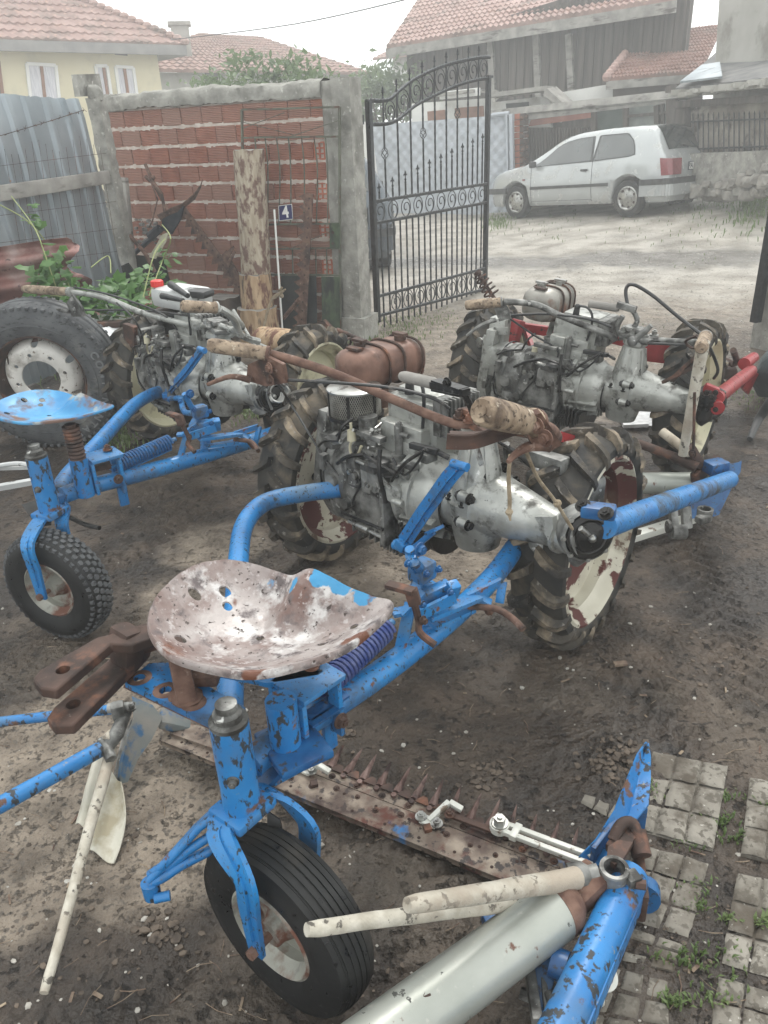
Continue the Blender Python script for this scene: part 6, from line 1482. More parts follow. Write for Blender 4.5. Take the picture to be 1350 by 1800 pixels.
    mb = MB(); mb.tube(smooth(P2, 6), .0148, 14); obj('handlebar_tube', mb, tubem, root)
    for (p, q), r in ((g1, r1), (g2, r2)):
        mb = MB(); d = (q - p); mb.tube([p, p + d * .03, p + d * .1, p + d * .5, p + d * .85, p + d * .95, p + d], [r * .95, r * 1.12, r, r * 1.08, r * 1.1, r * 1.02, r * .8], 20); mb.tube([q, q + d.normalized() * .002], r * .45, 12); gp_ = obj('grip', mb, M['grip'], root)
        mb = MB(); mb.tube([p - d * .02, p + d * .03], r * 1.16, 16); obj('grip_collar', mb, tubem, gp_)
    lm = M['rust'] if main else M['alud']
    if main:
        mb = MB(); mb.prism([q_(438, 640, -.36), q_(470, 625, -.35), q_(500, 640, -.34), q_(506, 672, -.33), q_(470, 678, -.34), q_(435, 668, -.36)], .012)
        for a_, b_ in ((474, 647), (476, 668)): mb.bolt(q_(a_, b_, -.36), -B, .012, .01)
        mb.tube(smooth([q_(440, 668, -.37), q_(405, 662, -.42), q_(365, 676, -.46)], 4), [.012, .006], 8); obj('clutch_lever', mb, lm, root)
        mb = MB(); mb.prism([q_(925, 728, -.47), q_(948, 722, -.44), q_(968, 752, -.40), q_(985, 778, -.34), q_(962, 792, -.36), q_(935, 782, -.42), q_(922, 758, -.47)], .014)
        for a_, b_ in ((944, 748), (960, 770)): mb.bolt(q_(a_, b_, -.45), -B, .012, .01)
        p = smooth([q_(962, 782, -.38), q_(930, 785, -.43), q_(908, 797, -.47), q_(893, 812, -.5)], 5); mb.tube(p, [.015, .005], 8); obj('brake_lever', mb, lm, root)
        mb = MB(); p = smooth([q_(940, 748, -.4), q_(905, 752, -.44), q_(870, 764, -.48), q_(830, 776, -.52), q_(785, 776, -.56)], 5)
        mb.strap(p, .034, .005, Z); mb.strap([x + Z * .014 + B * .01 for x in p], .024, .004, B)
        obj('long_lever', mb, M['dkrust'], root)
        mb = MB(); a_, b_ = q_(706, 661, -.05), q_(768, 675, -.08); mb.tube([a_, a_.lerp(b_, .1), a_.lerp(b_, .9), b_], [.014, .018, .018, .014], 16); obj('grey_grip', mb, M['greywood'], root)
        mb = MB(); mb.bar(q_(766, 668, -.08), q_(815, 684, -.1), .036, .006); mb.bar(q_(766, 684, -.08), q_(815, 694, -.1), .036, .006); mb.bar(q_(762, 676, -.08), q_(820, 690, -.1), .03, .02); mb.tube(smooth([q_(815, 690, -.1), q_(826, 712, -.06), q_(835, 738, -.02)], 4), .010, 8); mb.bolt(q_(787, 672, -.12), -B, .01, .01); obj('throttle_bracket', mb, M['oil'], root)
        mb = MB(); mb.tube(smooth([q_(502, 668, -.33), q_(580, 672, -.28), q_(690, 682, -.16), q_(760, 700, -.1), q_(790, 718, -.06)], 5), .005, 7); obj('clutch_cable', mb, M['black'], root)
        mb = MB(); p = smooth([q_(897, 800, -.48), q_(894, 840, -.47), q_(896, 880, -.46), q_(895, 900, -.46)], 4); mb.tube(p, .0045, 8); mb.ball(p[-1], .009, 8); mb.tube([p[-1], p[-1] - Z * .02 + A * .004], [.006, .002], 6); mb.tube(smooth([q_(924, 792, -.42), q_(945, 840, -.3), q_(975, 880, -.2), q_(1006, 930, -.1)], 5), .0045, 8); mb.ball(q_(980, 885, -.19), .011, 8); obj('rope', mb, M['rope'], root)
        mb = MB(); mb.box(L_(.9, .22, .58), (.2, .16, .1), FM.ang - .1, .02); mb.box(L_(.86, .16, .68), (.16, .05, .05), FM.ang, .01); mb.tube([q_(890, 780, .12), q_(892, 830, .15)], .012, 8); obj('side_casting', mb, M['alud'], root)
        mb = MB()
        for i in range(7): mb.tube(smooth([q_(865 + i * 5, 770 + i * 3, .05), q_(890 + i * 6, 785 + i * 5, .12), q_(925 + i * 4, 800 + i * 6, .2)], 4), .005, 6)
        obj('cable_bundle', mb, M['black'], root)
        mb = MB(); mb.bar(q_(975, 765, .2), q_(1010, 775, .35), .04, .03); obj('red_bracket', mb, M['red'], root)
        mb = MB(); pl_ = [q_(829, 777, -.075), q_(838, 774, -.075), q_(852, 815, -.105), q_(843, 820, -.105)]; mb.prism(pl_, .002); obj('data_plate', mb, M['chrome'], root)
    elif kind == 'right':
        mb = MB(); mb.prism([own(868, 540, -.28), own(885, 528, -.27), own(896, 545, -.26), own(898, 560, -.26), own(878, 565, -.28)], .012); mb.bolt(own(888, 550, -.29), -B, .01, .008); mb.tube(smooth([own(872, 562, -.29), own(845, 572, -.33), own(820, 590, -.36)], 4), [.012, .006], 8); obj('clutch_lever', mb, lm, root)
        mb = MB(); mb.bar(own(1238, 615, -.2), own(1180, 668, -.05), .014, .02); mb.bar(own(1232, 640, -.2), own(1165, 672, -.05), .012, .014); mb.tube(smooth([own(1225, 590, -.2), own(1205, 600, -.15), own(1218, 612, -.15), own(1235, 605, -.2)], 4), .006, 6); obj('brake_lever', mb, M['dkrust'], root)
        a_, b_ = own(1036, 534, -.03), own(1088, 542, -.03); mb = MB(); mb.tube([a_, a_.lerp(b_, .9), b_], [.017, .018, .014], 14); obj('grey_grip', mb, M['greywood'], root)
        mb = MB(); mb.bar(own(1085, 535, -.03), own(1118, 545, -.03), .03, .03, .005); mb.tube(smooth([own(1112, 545, 0), own(1120, 565, 0), own(1105, 585, 0)], 4), .012, 8); mb.tube(smooth([own(1095, 555, 0), own(1085, 575, 0), own(1090, 590, 0)], 4), .012, 8); mb.tube([own(1108, 605, -.05), own(1145, 572, -.04)], [.018, .012], 10); mb.ball(own(1112, 600, -.06), .025, 12); obj('throttle_bracket', mb, M['alud'], root)
        mb = MB(); mb.tube(smooth([own(1104, 540, 0), own(1100, 510, .02), own(1112, 500, .03), own(1145, 518, .05), own(1190, 555, .05), own(1235, 590, -.05)], 6), .008, 8)
        mb.tube(smooth([own(890, 555, -.2), own(960, 552, -.15), own(1030, 560, -.1), own(1075, 575, -.05)], 5), .006, 7); mb.tube(smooth([own(896, 560, -.25), own(940, 590, -.15), own(980, 615, -.08), own(975, 640, -.05)], 5), .005, 7); mb.tube(smooth([own(1240, 598, -.2), own(1252, 620, -.15), own(1262, 650, -.1), own(1255, 665, -.05)], 4), .007, 7); mb.tube([own(1115, 603, -.04), own(1210, 606, -.1)], .006, 7); obj('clutch_cable', mb, M['black'], root)
        mb = MB(); mb.box(own(876, 598, .05), (.09, .07, .24), FM.ang, .006); mb.cyl(own(870, 630, 0), own(925, 642, 0), .05, .045, 18); obj('side_casting', mb, M['alu'], root)
        mb = MB(); mb.bolt(own(881, 581, 0), -B, .016, .012); mb.bolt(own(871, 613, 0), -B, .016, .012); mb.prism([own(868, 575, -.02), own(893, 575, -.02), own(893, 588, -.02), own(868, 588, -.02)], .01); each('bolt', mb, M['alu'], root)
        mb = MB(); mb.bar(own(912, 562, .3), own(896, 618, .25), .06, .06, .01); mb.mark().bar(own(912, 575, .32), own(985, 585, .4), .03, .05); mb.mark().bar(own(925, 582, .32), own(936, 612, .2), .02, .03); mb.mark().prism([own(1125, 600, .3), own(1200, 604, .35), own(1196, 640, .35), own(1130, 632, .3)], .06); mb.mark().bar(own(1040, 585, .3), own(1125, 605, .3), .04, .05)
        each('red_subframe_bar', mb, M['red'], root)
    else:
        mb = MB(); mb.prism([own(118, 532, -.24), own(128, 516, -.22), own(145, 540, -.21), own(150, 556, -.2), own(128, 556, -.22)], .012); mb.bolt(own(127, 528, -.25), -B, .011, .009); mb.bolt(own(131, 545, -.25), -B, .011, .009); mb.tube(smooth([own(122, 548, -.24), own(90, 545, -.28), own(60, 560, -.32)], 4), [.011, .005], 8); obj('clutch_lever', mb, lm, root)
        mb = MB(); mb.tube(smooth([own(385, 543, -.28), own(410, 560, -.2), own(425, 590, -.1), own(455, 600, 0)], 4), .014, 8); mb.tube(smooth([own(345, 575, 0), own(380, 570, -.02), own(412, 583, 0), own(395, 592, 0), own(350, 590, 0)], 5), .011, 8); mb.box(own(350, 568, 0), (.08, .08, .05), .3, .01); obj('brake_lever', mb, M['alu'], root)
        mb = MB(); mb.tube(smooth([own(150, 545, -.2), own(215, 545, -.1), own(280, 548, -.05), own(330, 555, 0)], 4), .005, 7); mb.tube(smooth([own(205, 532, -.15), own(235, 560, -.15), own(252, 600, -.1), own(250, 640, -.05), own(262, 660, -.03)], 5), .005, 7); mb.tube(smooth([own(130, 505, -.2), own(200, 520, -.12), own(290, 555, -.05), own(320, 600, 0)], 5), .005, 7); obj('clutch_cable', mb, M['black'], root)
        mb = MB(); mb.tube([own(340, 555, .1), own(470, 612, .15)], .010, 8); mb.tube([own(410, 545, .1), own(450, 612, .1)], .008, 8); obj('control_rods', mb, M['alu'], root)
    # front cutter drive
    if main:
        e0 = q_(1062, 925, .02); e1 = gr(1282, 843, .26); mb = MB(); mb.tube([e0, e1], .036, 20); mb.tube([e1, e1 + (e1 - e0).normalized() * .02], .03, 16); obj('blue_drive_tube', mb, M['blue'], root)
        mb = MB(); c = q_(1052, 898, -.04); mb.box(c, (.09, .05, .035), FM.ang + .5, .01); obj('tube_clamp', mb, M['dkblue'], root)
        mb = MB()
        for dx in (-.035, .035): mb.bolt(c + A * dx - B * .02 + Z * .01, (Z - B * .6), .014, .012)
        each('bolt', mb, M['oil'], root)
        mb = MB(); mb.tube([gr(1085, 850, .2), gr(1240, 848, .2)], .046, 20); obj('cross_tube', mb, M['silver'], root)
        mb = MB(); mb.prism([D(x, y, 3.32) for x, y in [(1245, 825), (1272, 818), (1300, 812), (1298, 830), (1270, 875), (1245, 905), (1200, 915), (1215, 880), (1262, 860)]], .04); mb.prism([D(x, y, 3.4) for x, y in [(1275, 835), (1302, 810), (1300, 826), (1262, 905), (1232, 915)]], .02); mb.box(D(1258, 820, 3.22), (.09, .07, .05), .3, .01); mb.tube([D(1165, 880, 3.2), D(1180, 872, 3.2)], .03, 10); obj('blue_shoe', mb, M['dkblue'], root)
        mb = MB(); mb.lathe(D(1239, 902, 3.15), Z, [(-.03, .03), (.02, .032), (.02, .022), (-.03, .02)], 24, closed=True); mb.box(D(1236, 912, 3.12), (.06, .04, .03), .5, .008); mb.bar(D(1182, 880, 3.1), D(1186, 938, 3.1), .03, .03, .005); mb.bar(D(1205, 890, 3.15), D(1208, 930, 3.15), .04, .03, .01); mb.tube([D(1172, 926, 3.05), D(1178, 926, 3.05)], .025, 12); mb.tube([D(1180, 935, 3.05), D(1205, 935, 3.05)], .03, 10); obj('clevis', mb, M['alud'], root)
        mb = MB(); mb.bar(gr(1075, 955, .04), gr(1235, 905, .04), .05, .03, .004); obj('white_knife_rod', mb, M['wplast'], root)
        mb = MB(); mb.tube([D(1118, 778, 3.35), D(1200, 808, 3.25)], .019, 12); mb.tube([D(1193, 805, 3.25), D(1225, 822, 3.22)], .024, 12); mb.bar(D(1212, 785, 3.2), D(1232, 820, 3.25), .04, .04, .01); mb.bar(D(1218, 842, 3.25), D(1262, 808, 3.3), .03, .05, .006); obj('stick_socket', mb, M['dkrust'], root)
        for a_, b_, nm in (((1164, 759, 3.3), (1214, 797, 3.2), 1), ((1237, 600, 2.95), (1200, 800, 3.2), 0)):
            mb = MB(); p, q = D(*a_), D(*b_); mb.tube([p, q], .02 if nm else .03, 14) if nm else mb.tube([p, q], [.024, .018], 14); obj('wooden_swath_stick', mb, M['pole'] if not nm else M['wood'], root)
        mb = MB(); mb.tube([D(1221, 690, 3.0), D(1219, 792, 3.15)], .006, 8); mb.bolt(D(1218, 797, 3.14), -B, .012, .01); obj('thin_rod', mb, M['dkrust'], root)
    elif kind == 'right':
        mb = MB(); mb.tube([own(1258, 700, -.02), gr(1320, 652, .28)], .034, 18); mb.cyl(gr(1308, 640, .33), gr(1325, 628, .33), .035, .03); mb.prism([gr(1318, 650, .28), gr(1330, 655, .2), gr(1312, 692, .05), gr(1302, 680, .15)], .03); mb.cyl(own(1258, 712, -.02), own(1262, 718, -.05), .03); mb.bar(own(1238, 680, -.02), own(1262, 690, 0), .04, .04, .008); obj('red_drive_tube', mb, M['red'], root)
        mb = MB(); mb.tube([own(1240, 690, -.04), own(1235, 735, -.04)], [.05, .04], 16)
        for k in range(10): mb.bolt(own(1226 + (k % 5) * 8, 690 + (k // 5) * 22 + (k % 2) * 8, -.09), -B, .008, .01)
        obj('dark_joint', mb, M['oil'], root)
        mb = MB(); mb.tube([gr(1235, 665, .22), gr(1285, 655, .22)], .05, 16); mb.tube([gr(1262, 628, .3), gr(1288, 640, .3), gr(1310, 632, .3)], .02, 10); mb.tube([gr(1289, 616, .42), gr(1296, 636, .3)], .018, 10); obj('cross_tube', mb, M['dkrust'], root)
        c0, c1 = dep(842, 483, 4.7), dep(866, 520, 4.7); mb = MB(); mb.coil(c0, c1, .03, .006, 5, R1=.045); mb.tube([c0 - (c1 - c0) * .15, c0], .022, 10); mb.tube([c0, c1 + (c1 - c0) * .25], .012, 8); obj('shock_spring', mb, M['dkrust'], root)
        mb = MB(); mb.prism([gr(1092, 728, .03), gr(1140, 722, .03), gr(1138, 748, .03), gr(1095, 750, .03)], .02); obj('pale_foot_plate', mb, M['chrome'], root) if False else None
    else:
        c0, c1 = dep(568, 590, 4.3), dep(615, 612, 4.25); mb = MB(); mb.coil(c0, c1, .05, .0065, 6.5); mb.tube([c0 - (c1 - c0) * .2, c0 + (c1 - c0) * .1], .02, 10); mb.tube([c0, c1], .018, 10); mb.tube([dep(592, 580, 4.3), dep(655, 607, 4.2)], .014, 10); obj('shock_spring', mb, M['dkrust'], root)
        mb = MB()
        for k in range(5): mb.coil(own(478 + k * 3, 690, -.02), own(482 + k * 3, 692, .02), .04, .004, 2)
        mb.tube(smooth([own(478, 670, -.04), own(470, 695, -.05), own(478, 720, -.04)], 4), .006, 6); obj('chain', mb, M['chrome'], root)
        mb = MB(); mb.bar(gr(340, 715, .3), gr(440, 705, .3), .12, .05, .01); obj('dark_subframe', mb, M['oil'], root)
    root.matrix_world = T @ FM.M
    WM[root.name] = T @ FM.M
    return root
for k_ in ('main', 'right', 'left'): mower(k_)
# ================= RIDING SULKIES =================
def sulky(kind):
    main = kind == 'main'
    C0 = G(425, 1410, .46); C0 = V((C0.x, C0.y, 0)); ang = math.radians(54.39)
    M0 = MX.Translation(C0) @ MX.Rotation(ang, 4, 'Z')
    if main: T = MX.Identity(4)
    else:
        C1 = G(87, 894, .46); T = MX.Translation(V((C1.x, C1.y, 0))) @ MX.Rotation(math.radians(46.4), 4, 'Z') @ M0.inverted()
    TI = T.inverted(); Z = V((0, 0, 1))
    root = thing('riding_sulky', 'blue riding sulky in the foreground with a peeled pinkish white pan seat' if main else 'blue riding sulky at the left with bright blue pan seat and block tread wheel', 'sulky', C0, ang, 'blue riding sulkies hitched to the mowers')
    WM[root.name] = M0.copy(); bl = M['blue']
    def og(px, py, z=0): return TI @ G(px, py, z)
    # frame tubes
    mb = MB(); beam = [G(440, 1345, .47), G(490, 1300, .47), G(600, 1230, .465), G(700, 1160, .46), G(800, 1080, .45), G(868, 1012, .44), G(915, 948, .44)]
    mb.tube(smooth(beam, 6), .031, 20); obj('main_beam', mb, bl, root)
    mb = MB(); lp = [G(612, 858, .47), G(530, 868, .47), G(465, 884, .47), G(430, 922, .47), G(419, 985, .47), G(414, 1080, .47), G(406, 1190, .47), G(404, 1260, .47), G(412, 1330, .46)]
    mb.tube(smooth(lp, 8), [.031] * (8 * 8 + 1), 20); mb.tube([lp[0], lp[0] + (lp[0] - lp[1]).normalized() * .05], [.03, .006], 16); obj('loop_tube', mb, bl, root)
    # steering column
    mb = MB(); mb.cyl(C0 + Z * .45, C0 + Z * .655, .036, seg=24); obj('steering_column', mb, M['blue_worn'], root)
    mb = MB(); mb.lathe(C0 + Z * .65, Z, [(0, .034), (.006, .036), (.014, .036), (.018, .028), (.03, .027), (.036, .02), (.05, .02), (.052, .001)], 24); obj('column_cap', mb, M['alud'], root); mb = MB(); mb.bolt(C0 + Z * .55 + V((.0, -.036, 0)), (0, -1, 0), .008, .01); obj('bolt', mb, M['alud'], root)
    # fork around the wheel
    if main: wc = V((-.231, 1.033, .203)); wa = 4.039; R = .203
    else: wc = TI @ V((-1.164, 2.371, .211)); wa = 4.336 - math.radians(46.4) + ang; R = .211
    ax = V((math.cos(wa), math.sin(wa), 0)); fd = V((-ax.y, ax.x, 0)); top = C0 + Z * .45
    for sg in (1, -1):
        mb = MB(); p = smooth([top + ax * sg * .005 - Z * .005, top + ax * sg * .06 - Z * .012 , wc + ax * sg * .082 + Z * (R * .95), wc + ax * sg * .082 + Z * .1, wc + ax * sg * .08 - Z * .012], 6)
        mb.strap(p, [.05] * (len(p) - 8) + [.05 - .002 * i for i in range(8)], .011, fd)
        mb.strap([x + ax * sg * .008 for x in p[:-3]], .014, .008, fd)
        obj('fork_arm', mb, bl, root)
    mb = MB(); mb.box(top - Z * .004, (.1, .09, .022), wa, .008); mb.tube([top - Z * .02, top + Z * .02], .034, 18); obj('fork_crown', mb, M['blue_worn'], root)
    mb = MB(); mb.tube([wc - ax * .1, wc + ax * .1], .009, 10)
    for sg in (1, -1): mb.tube([wc + ax * sg * .086, wc + ax * sg * .098], .0125, 6)
    obj('axle_bolt', mb, M['rust'], root)
    # wheel
    k = R / .203; wl_ = MB(); wl_.lathe(wc, ax, [(-.03, .0), (-.03, .03), (-.01, .045), (-.004, .07), (-.01, .095), (-.004, .095), (.002, .07), (-.002, .045), (.03, .03), (.045, .028), (.045, 0)], 36)
    wh = obj('wheel', wl_, M['rimg'], root)
    mb = MB(); mb.lathe(wc, ax, [(-.045, .108), (-.05, .1), (-.03, .092), (-.02, .084), (.02, .084), (.03, .092), (.05, .1), (.045, .108), (.03, .1), (.02, .09), (-.02, .09), (-.03, .1)], 40, closed=True); obj('rim', mb, M['rimg'], wh)
    if main:
        pr = [(-.046, .105), (-.056, .13), (-.055, .158), (-.047, .178)]
        for i in range(7):
            x = -.042 + i * .014; r = .202 - .012 * (abs(x) / .045) ** 2; pr += [(x - .005, r - (0 if i else .004)), (x + .005, r - (0 if i < 6 else .004)), (x + .0055, r - .0035), (x + .0085, r - .0035)]
        pr = pr[:-2] + [(.047, .178), (.055, .158), (.056, .13), (.046, .105), (.03, .098), (-.03, .098)]
        mb = MB(); mb.lathe(wc, ax, pr, 72, closed=True); obj('tyre', mb, M['rubber'], wh, sharp=32)
    else:
        pr = [(-.048, .105), (-.06, .13), (-.06, .16), (-.052, .186), (-.035, .2), (0, .203), (.035, .2), (.052, .186), (.06, .16), (.06, .13), (.048, .105), (.03, .098), (-.03, .098)]
        mb = MB(); mb.lathe(wc, ax, pr, 64, closed=True); _, u, b = basis(ax)
        rws = [(-.047, .186, .010), (-.03, .199, .012), (-.010, .2025, .011), (.010, .2025, .011), (.03, .199, .012), (.047, .186, .010)]
        for ri, (x, r, hw) in enumerate(rws):
            N = 46
            for kk in range(N):
                a0 = 2 * PI * (kk + (.5 if ri % 2 else 0)) / N; da = PI / N * .74; vs = []
                for lift, sc_ in ((-.004, 1.05), (.0065, .9)):
                    for (sx, sa) in ((-1, -.6), (0, -1), (1, -.6), (1, .6), (0, 1), (-1, .6)):
                        vs.append(wc + ax * (x + sx * hw * .72 * sc_) + (u * math.cos(a0 + sa * da * sc_) + b * math.sin(a0 + sa * da * sc_)) * (r + lift - abs(sx) * .002 * abs(x) / .05))
                mb.mat(1).add(vs, [(6, 7, 8, 9, 10, 11)] + [(i, (i + 1) % 6, 6 + (i + 1) % 6, 6 + i) for i in range(6)])
        obj('tyre', mb, [M['rubber'], M['oldrub']], wh, sharp=40)
    # seat post with rubber bellows
    sp = G(505, 1325, .46); sp = V((sp.x, sp.y, 0)); mb = MB(); mb.cyl(sp + Z * .455, sp + Z * .6, .032, seg=22); obj('seat_post', mb, M['blue_worn'], root)
    mb = MB(); mb.lathe(sp, Z, [(.59 + i * .007, .026 + (.0045 if i % 2 else 0)) for i in range(12)], 24); mb.cyl(sp + Z * .59, sp + Z * (.672 if main else .73), .02)
    if not main: mb.lathe(sp, Z, [(.66 + i * .007, .026 + (.0045 if i % 2 else 0)) for i in range(10)], 24); obj('post_spring', mb, M['black'] if main else M['dkrust'], root)
    # seat pan
    ol = [(688, 1060, .735), (655, 1100, .732), (600, 1140, .73), (520, 1168, .732), (440, 1182, .738), (360, 1170, .745), (300, 1150, .755), (268, 1118, .765), (262, 1085, .775), (278, 1045, .785), (315, 1010, .788), (355, 990, .782), (400, 985, .768), (440, 990, .752), (480, 1003, .742), (515, 1014, .745), (545, 1008, .768), (580, 1018, .765), (610, 1032, .752), (650, 1048, .738)]
    rimc = smooth([G(*p) for p in ol], 8, closed=True); n = len(rimc); ce = G(455, 1122, .678); cxy = V((ce.x, ce.y, 0)); m_ = 24; vs = [ce]
    pd = G(545, 1008, .77) - ce; pa = math.atan2(pd.y, pd.x)
    for j in range(1, m_ + 1):
        r = j / m_
        for i, o in enumerate(rimc):
            z = ce.z + (o.z - ce.z) * r ** 2.3; d = o - ce; da = (math.atan2(d.y, d.x) - pa + PI) % (2 * PI) - PI
            z += .026 * math.exp(-(da / .3) ** 2) * sstep(.25, .7, r) * (1 - .6 * sstep(.85, 1, r)) - .014 * (math.exp(-((da - .75) / .4) ** 2) + math.exp(-((da + .75) / .4) ** 2)) * math.sin(PI * min(1, r)) 
            p = V((ce.x + d.x * r, ce.y + d.y * r, z + .002 * NZ.noise(V((d.x * r * 30, d.y * r * 30, 2))))); vs.append(p)
    for (dr, dz) in ((1.010, -.003), (1.013, -.009), (1.008, -.015)):
        for o in rimc: d = o - ce; vs.append(V((ce.x + d.x * dr, ce.y + d.y * dr, o.z + dz)))
    mt = m_ + 3; fs = [(0, 1 + i, 1 + (i + 1) % n) for i in range(n)]
    for j in range(mt - 1):
        for i in range(n): fs.append((1 + j * n + i, 1 + (j + 1) * n + i, 1 + (j + 1) * n + (i + 1) % n, 1 + j * n + (i + 1) % n))
    mb = MB(); mb.add(vs, fs); seat = obj('pan_seat', mb, M['seatA'] if main else M['seatB'], root, sharp=50, solid=.003)
    cuts = []
    for (x, y, r, zz) in ((393, 1022, .0125, .752), (343, 1049, .0125, .742), (400, 1068, .0105, .705), (457, 1121, .009, .68), (318, 1128, .011, .72), (565, 1125, .009, .7), (622, 1092, .009, .71)):
        p = G(x, y, zz); c = MB(); c.cyl(p - Z * .035, p + Z * .03, r, seg=18); cuts.append(c)
    boolcut(seat, cuts)
    if main:
        at_ = seat.data.attributes; Mw = WM[root.name]; bw = at_.new('bluewear', 'FLOAT', 'POINT'); rw = at_.new('rustwear', 'FLOAT', 'POINT'); B1 = [G(565, 1015, .768), G(600, 1028, .755), G(640, 1045, .74)]; B2 = [(G(470, 1025, .735), .05), (G(520, 1030, .74), .04)]; R1 = [(G(400, 1060, .71), .045), (G(440, 1175, .735), .07), (G(300, 1140, .75), .06), (G(620, 1120, .73), .07), (G(345, 1045, .745), .02), (G(457, 1121, .68), .025), (G(655, 1055, .74), .05)]
        for i_, v in enumerate(seat.data.vertices):
            p = Mw @ v.co; bw.data[i_].value = max([.85 * (1 - sstep(.012, .045, (p - q).length)) for q in B1] + [.6 * (1 - sstep(.3, 1, (p - q).length / r)) for q, r in B2]); rw.data[i_].value = max(.56 * (1 - sstep(.3, 1, (p - q).length / r)) for q, r in R1)
    # spring with rod
    s0, s1 = G(566, 1210, .52), G(678, 1104, .545); mb = MB(); mb.coil(s0, s1, .026, .0052, 19, per=14); obj('coil_spring', mb, M['dkblue'] if not main else pm('violet_blue_spring', (.02, .045, .2), (.1, .12, .25), 40, .45, .2, bump=.2), root)
    mb = MB(); mb.tube([s0 - (s1 - s0) * .12, s1 + (s1 - s0) * .12], .009, 10); mb.bar(s0 - (s1 - s0) * .0 - Z * .03, s1 - Z * .03, .02, .006); obj('spring_rod', mb, bl, root)
    mb = MB(); fwd = (G(700, 1160, .46) - G(500, 1300, .46)).normalized(); sd = V((-fwd.y, fwd.x, 0)); yaw = math.atan2(fwd.y, fwd.x)
    bp_ = G(572, 1240, .48); mb.box(bp_ + Z * .02 + sd * .035, (.012, .035, .15), yaw, .002); mb.box(bp_ + Z * .02 - sd * .035, (.012, .035, .15), yaw, .002); mb.box(bp_ + Z * .095 - fwd * .04, (.12, .11, .012), yaw, .003); mb.box(bp_ + Z * .03 - fwd * .1, (.012, .11, .12), yaw, .003); mb.bar(bp_ - fwd * .1 - Z * .01, bp_ - fwd * .24 - Z * .02, .05, .035, .004)
    mb.box(bp_ - Z * .06 + fwd * .0 - sd * .005, (.035, .012, .12), yaw, .002)
    obj('spring_bracket', mb, bl, root)
    mb = MB(); mb.bolt(G(548, 1172, .585), Z, .012, .014); mb.bolt(G(572, 1250, .5) - sd * .045, -sd, .012, .012); mb.mark().bar(G(500, 1240, .53), G(556, 1215, .53), .03, .02); each('bracket_bolt', mb, M['dkrust'], root)
    # control pedals and links ahead of the seat
    mb = MB(); mb.bar(G(722, 1060, .58), G(702, 1150, .47), .03, .008, .001); mb.bar(G(705, 1080, .56), G(745, 1040, .6), .022, .008); mb.bar(G(690, 1078, .56), G(722, 1072, .56), .03, .01); obj('pedal_strut', mb, bl, root)
    mb = MB(); mb.bar(G(680, 1027, .66), G(728, 1040, .66), .026, .012, .003); mb.bar(G(722, 1036, .66), G(730, 1062, .62), .022, .03, .004); mb.tube(smooth([G(728, 1060, .62), G(736, 1090, .56), G(738, 1112, .54), G(765, 1134, .52)], 4), .009, 8); mb.bolt(G(742, 1090, .57), -sd, .008, .01); obj('foot_lever', mb, M['dkrust'], root)
    P = G
    mb = MB(); mb.cyl(P(748, 1110, .46), P(744, 1035, .56), .022, .02, 14); mb.box(P(744, 1040, .57), (.07, .05, .04), .6, .008); mb.bar(P(728, 1060, .57), P(790, 1030, .59), .03, .035, .004); mb.bar(P(735, 1082, .56), P(800, 1050, .58), .01, .03); mb.bar(P(790, 1030, .59), P(800, 1045, .58), .03, .05, .005); mb.tube([P(720, 965, .72), P(728, 995, .66), P(740, 1010, .62)], .012, 10); mb.box(P(742, 1003, .63), (.06, .05, .05), .8, .01); mb.bar(P(738, 1012, .62), P(725, 1050, .58), .03, .012, .003)
    obj('link_bracket', mb, bl, root)
    mb = MB(); mb.bar(P(750, 1085, .54), P(840, 1048, .52), .04, .012, .002); mb.bar(P(840, 1048, .52), P(862, 1062, .50), .03, .012); mb.bar(P(822, 1050, .52), P(882, 1022, .54), .012, .02); mb.bar(P(884, 1022, .54), P(878, 1060, .49), .022, .012, .002); mb.bar(P(760, 1100, .5), P(830, 1070, .49), .03, .01); obj('foot_rest_frame', mb, bl, root)
    mb = MB(); mb.tube(smooth([P(822, 1066, .5), P(870, 1070, .5), P(898, 1085, .5), P(920, 1106, .49)], 4), .009, 10); mb.tube([P(855, 1062, .49), P(860, 1075, .45)], .012, 8); obj('rusty_peg', mb, M['rust'], root)
    mb = MB()
    for (x, y, z, d) in ((748, 1008, .66, sd), (770, 1000, .63, -sd), (790, 1040, .6, -sd), (715, 990, .7, -sd), (742, 1062, .59, -sd)): mb.bolt(P(x, y, z), -sd, .0065, .008)
    mb.bolt(P(737, 965, .72), -sd, .012, .012); each('bolt', mb, M['dkblue'], root)
    # steering arm up to the gearbox
    if main: pts = [(808, 818, .80), (790, 838, .79), (745, 900, .77), (712, 950, .74)]; P = lambda x, y, z: PL(x, y, FM.A + FM.f * (-.17 - (z - .8) * -.5), FM.f); pp = [P(*q) for q in pts]; tail = [P(712, 950, .74), P(708, 962, .74), P(722, 970, .74)]
    else: pts = [(355, 615, 0), (330, 650, 0), (295, 690, 0)]; pp = [TI @ FRAMES['left'].pick(a, b, -.15) for a, b, _ in pts]; tail = [pp[-1], pp[-1] + V((0, 0, -.03)), TI @ FRAMES['left'].pick(318, 700, -.2)]
    mb = MB()
    for a_, b_ in zip(pp, pp[1:]): mb.bar(a_ + sd * .014, b_ + sd * .014, .006, .026); mb.bar(a_ - sd * .014, b_ - sd * .014, .006, .026); mb.bar(a_ - Z * .008, b_ - Z * .008, .03, .006)
    mb.tube([pp[0] + sd * .028, pp[0] - sd * .028], .013, 12); mb.bar(tail[0], tail[1], .05, .04, .005); mb.tube([tail[1] + sd * .035, tail[1] - sd * .035], .018, 10); mb.tube([tail[1], tail[2]], .013, 8)
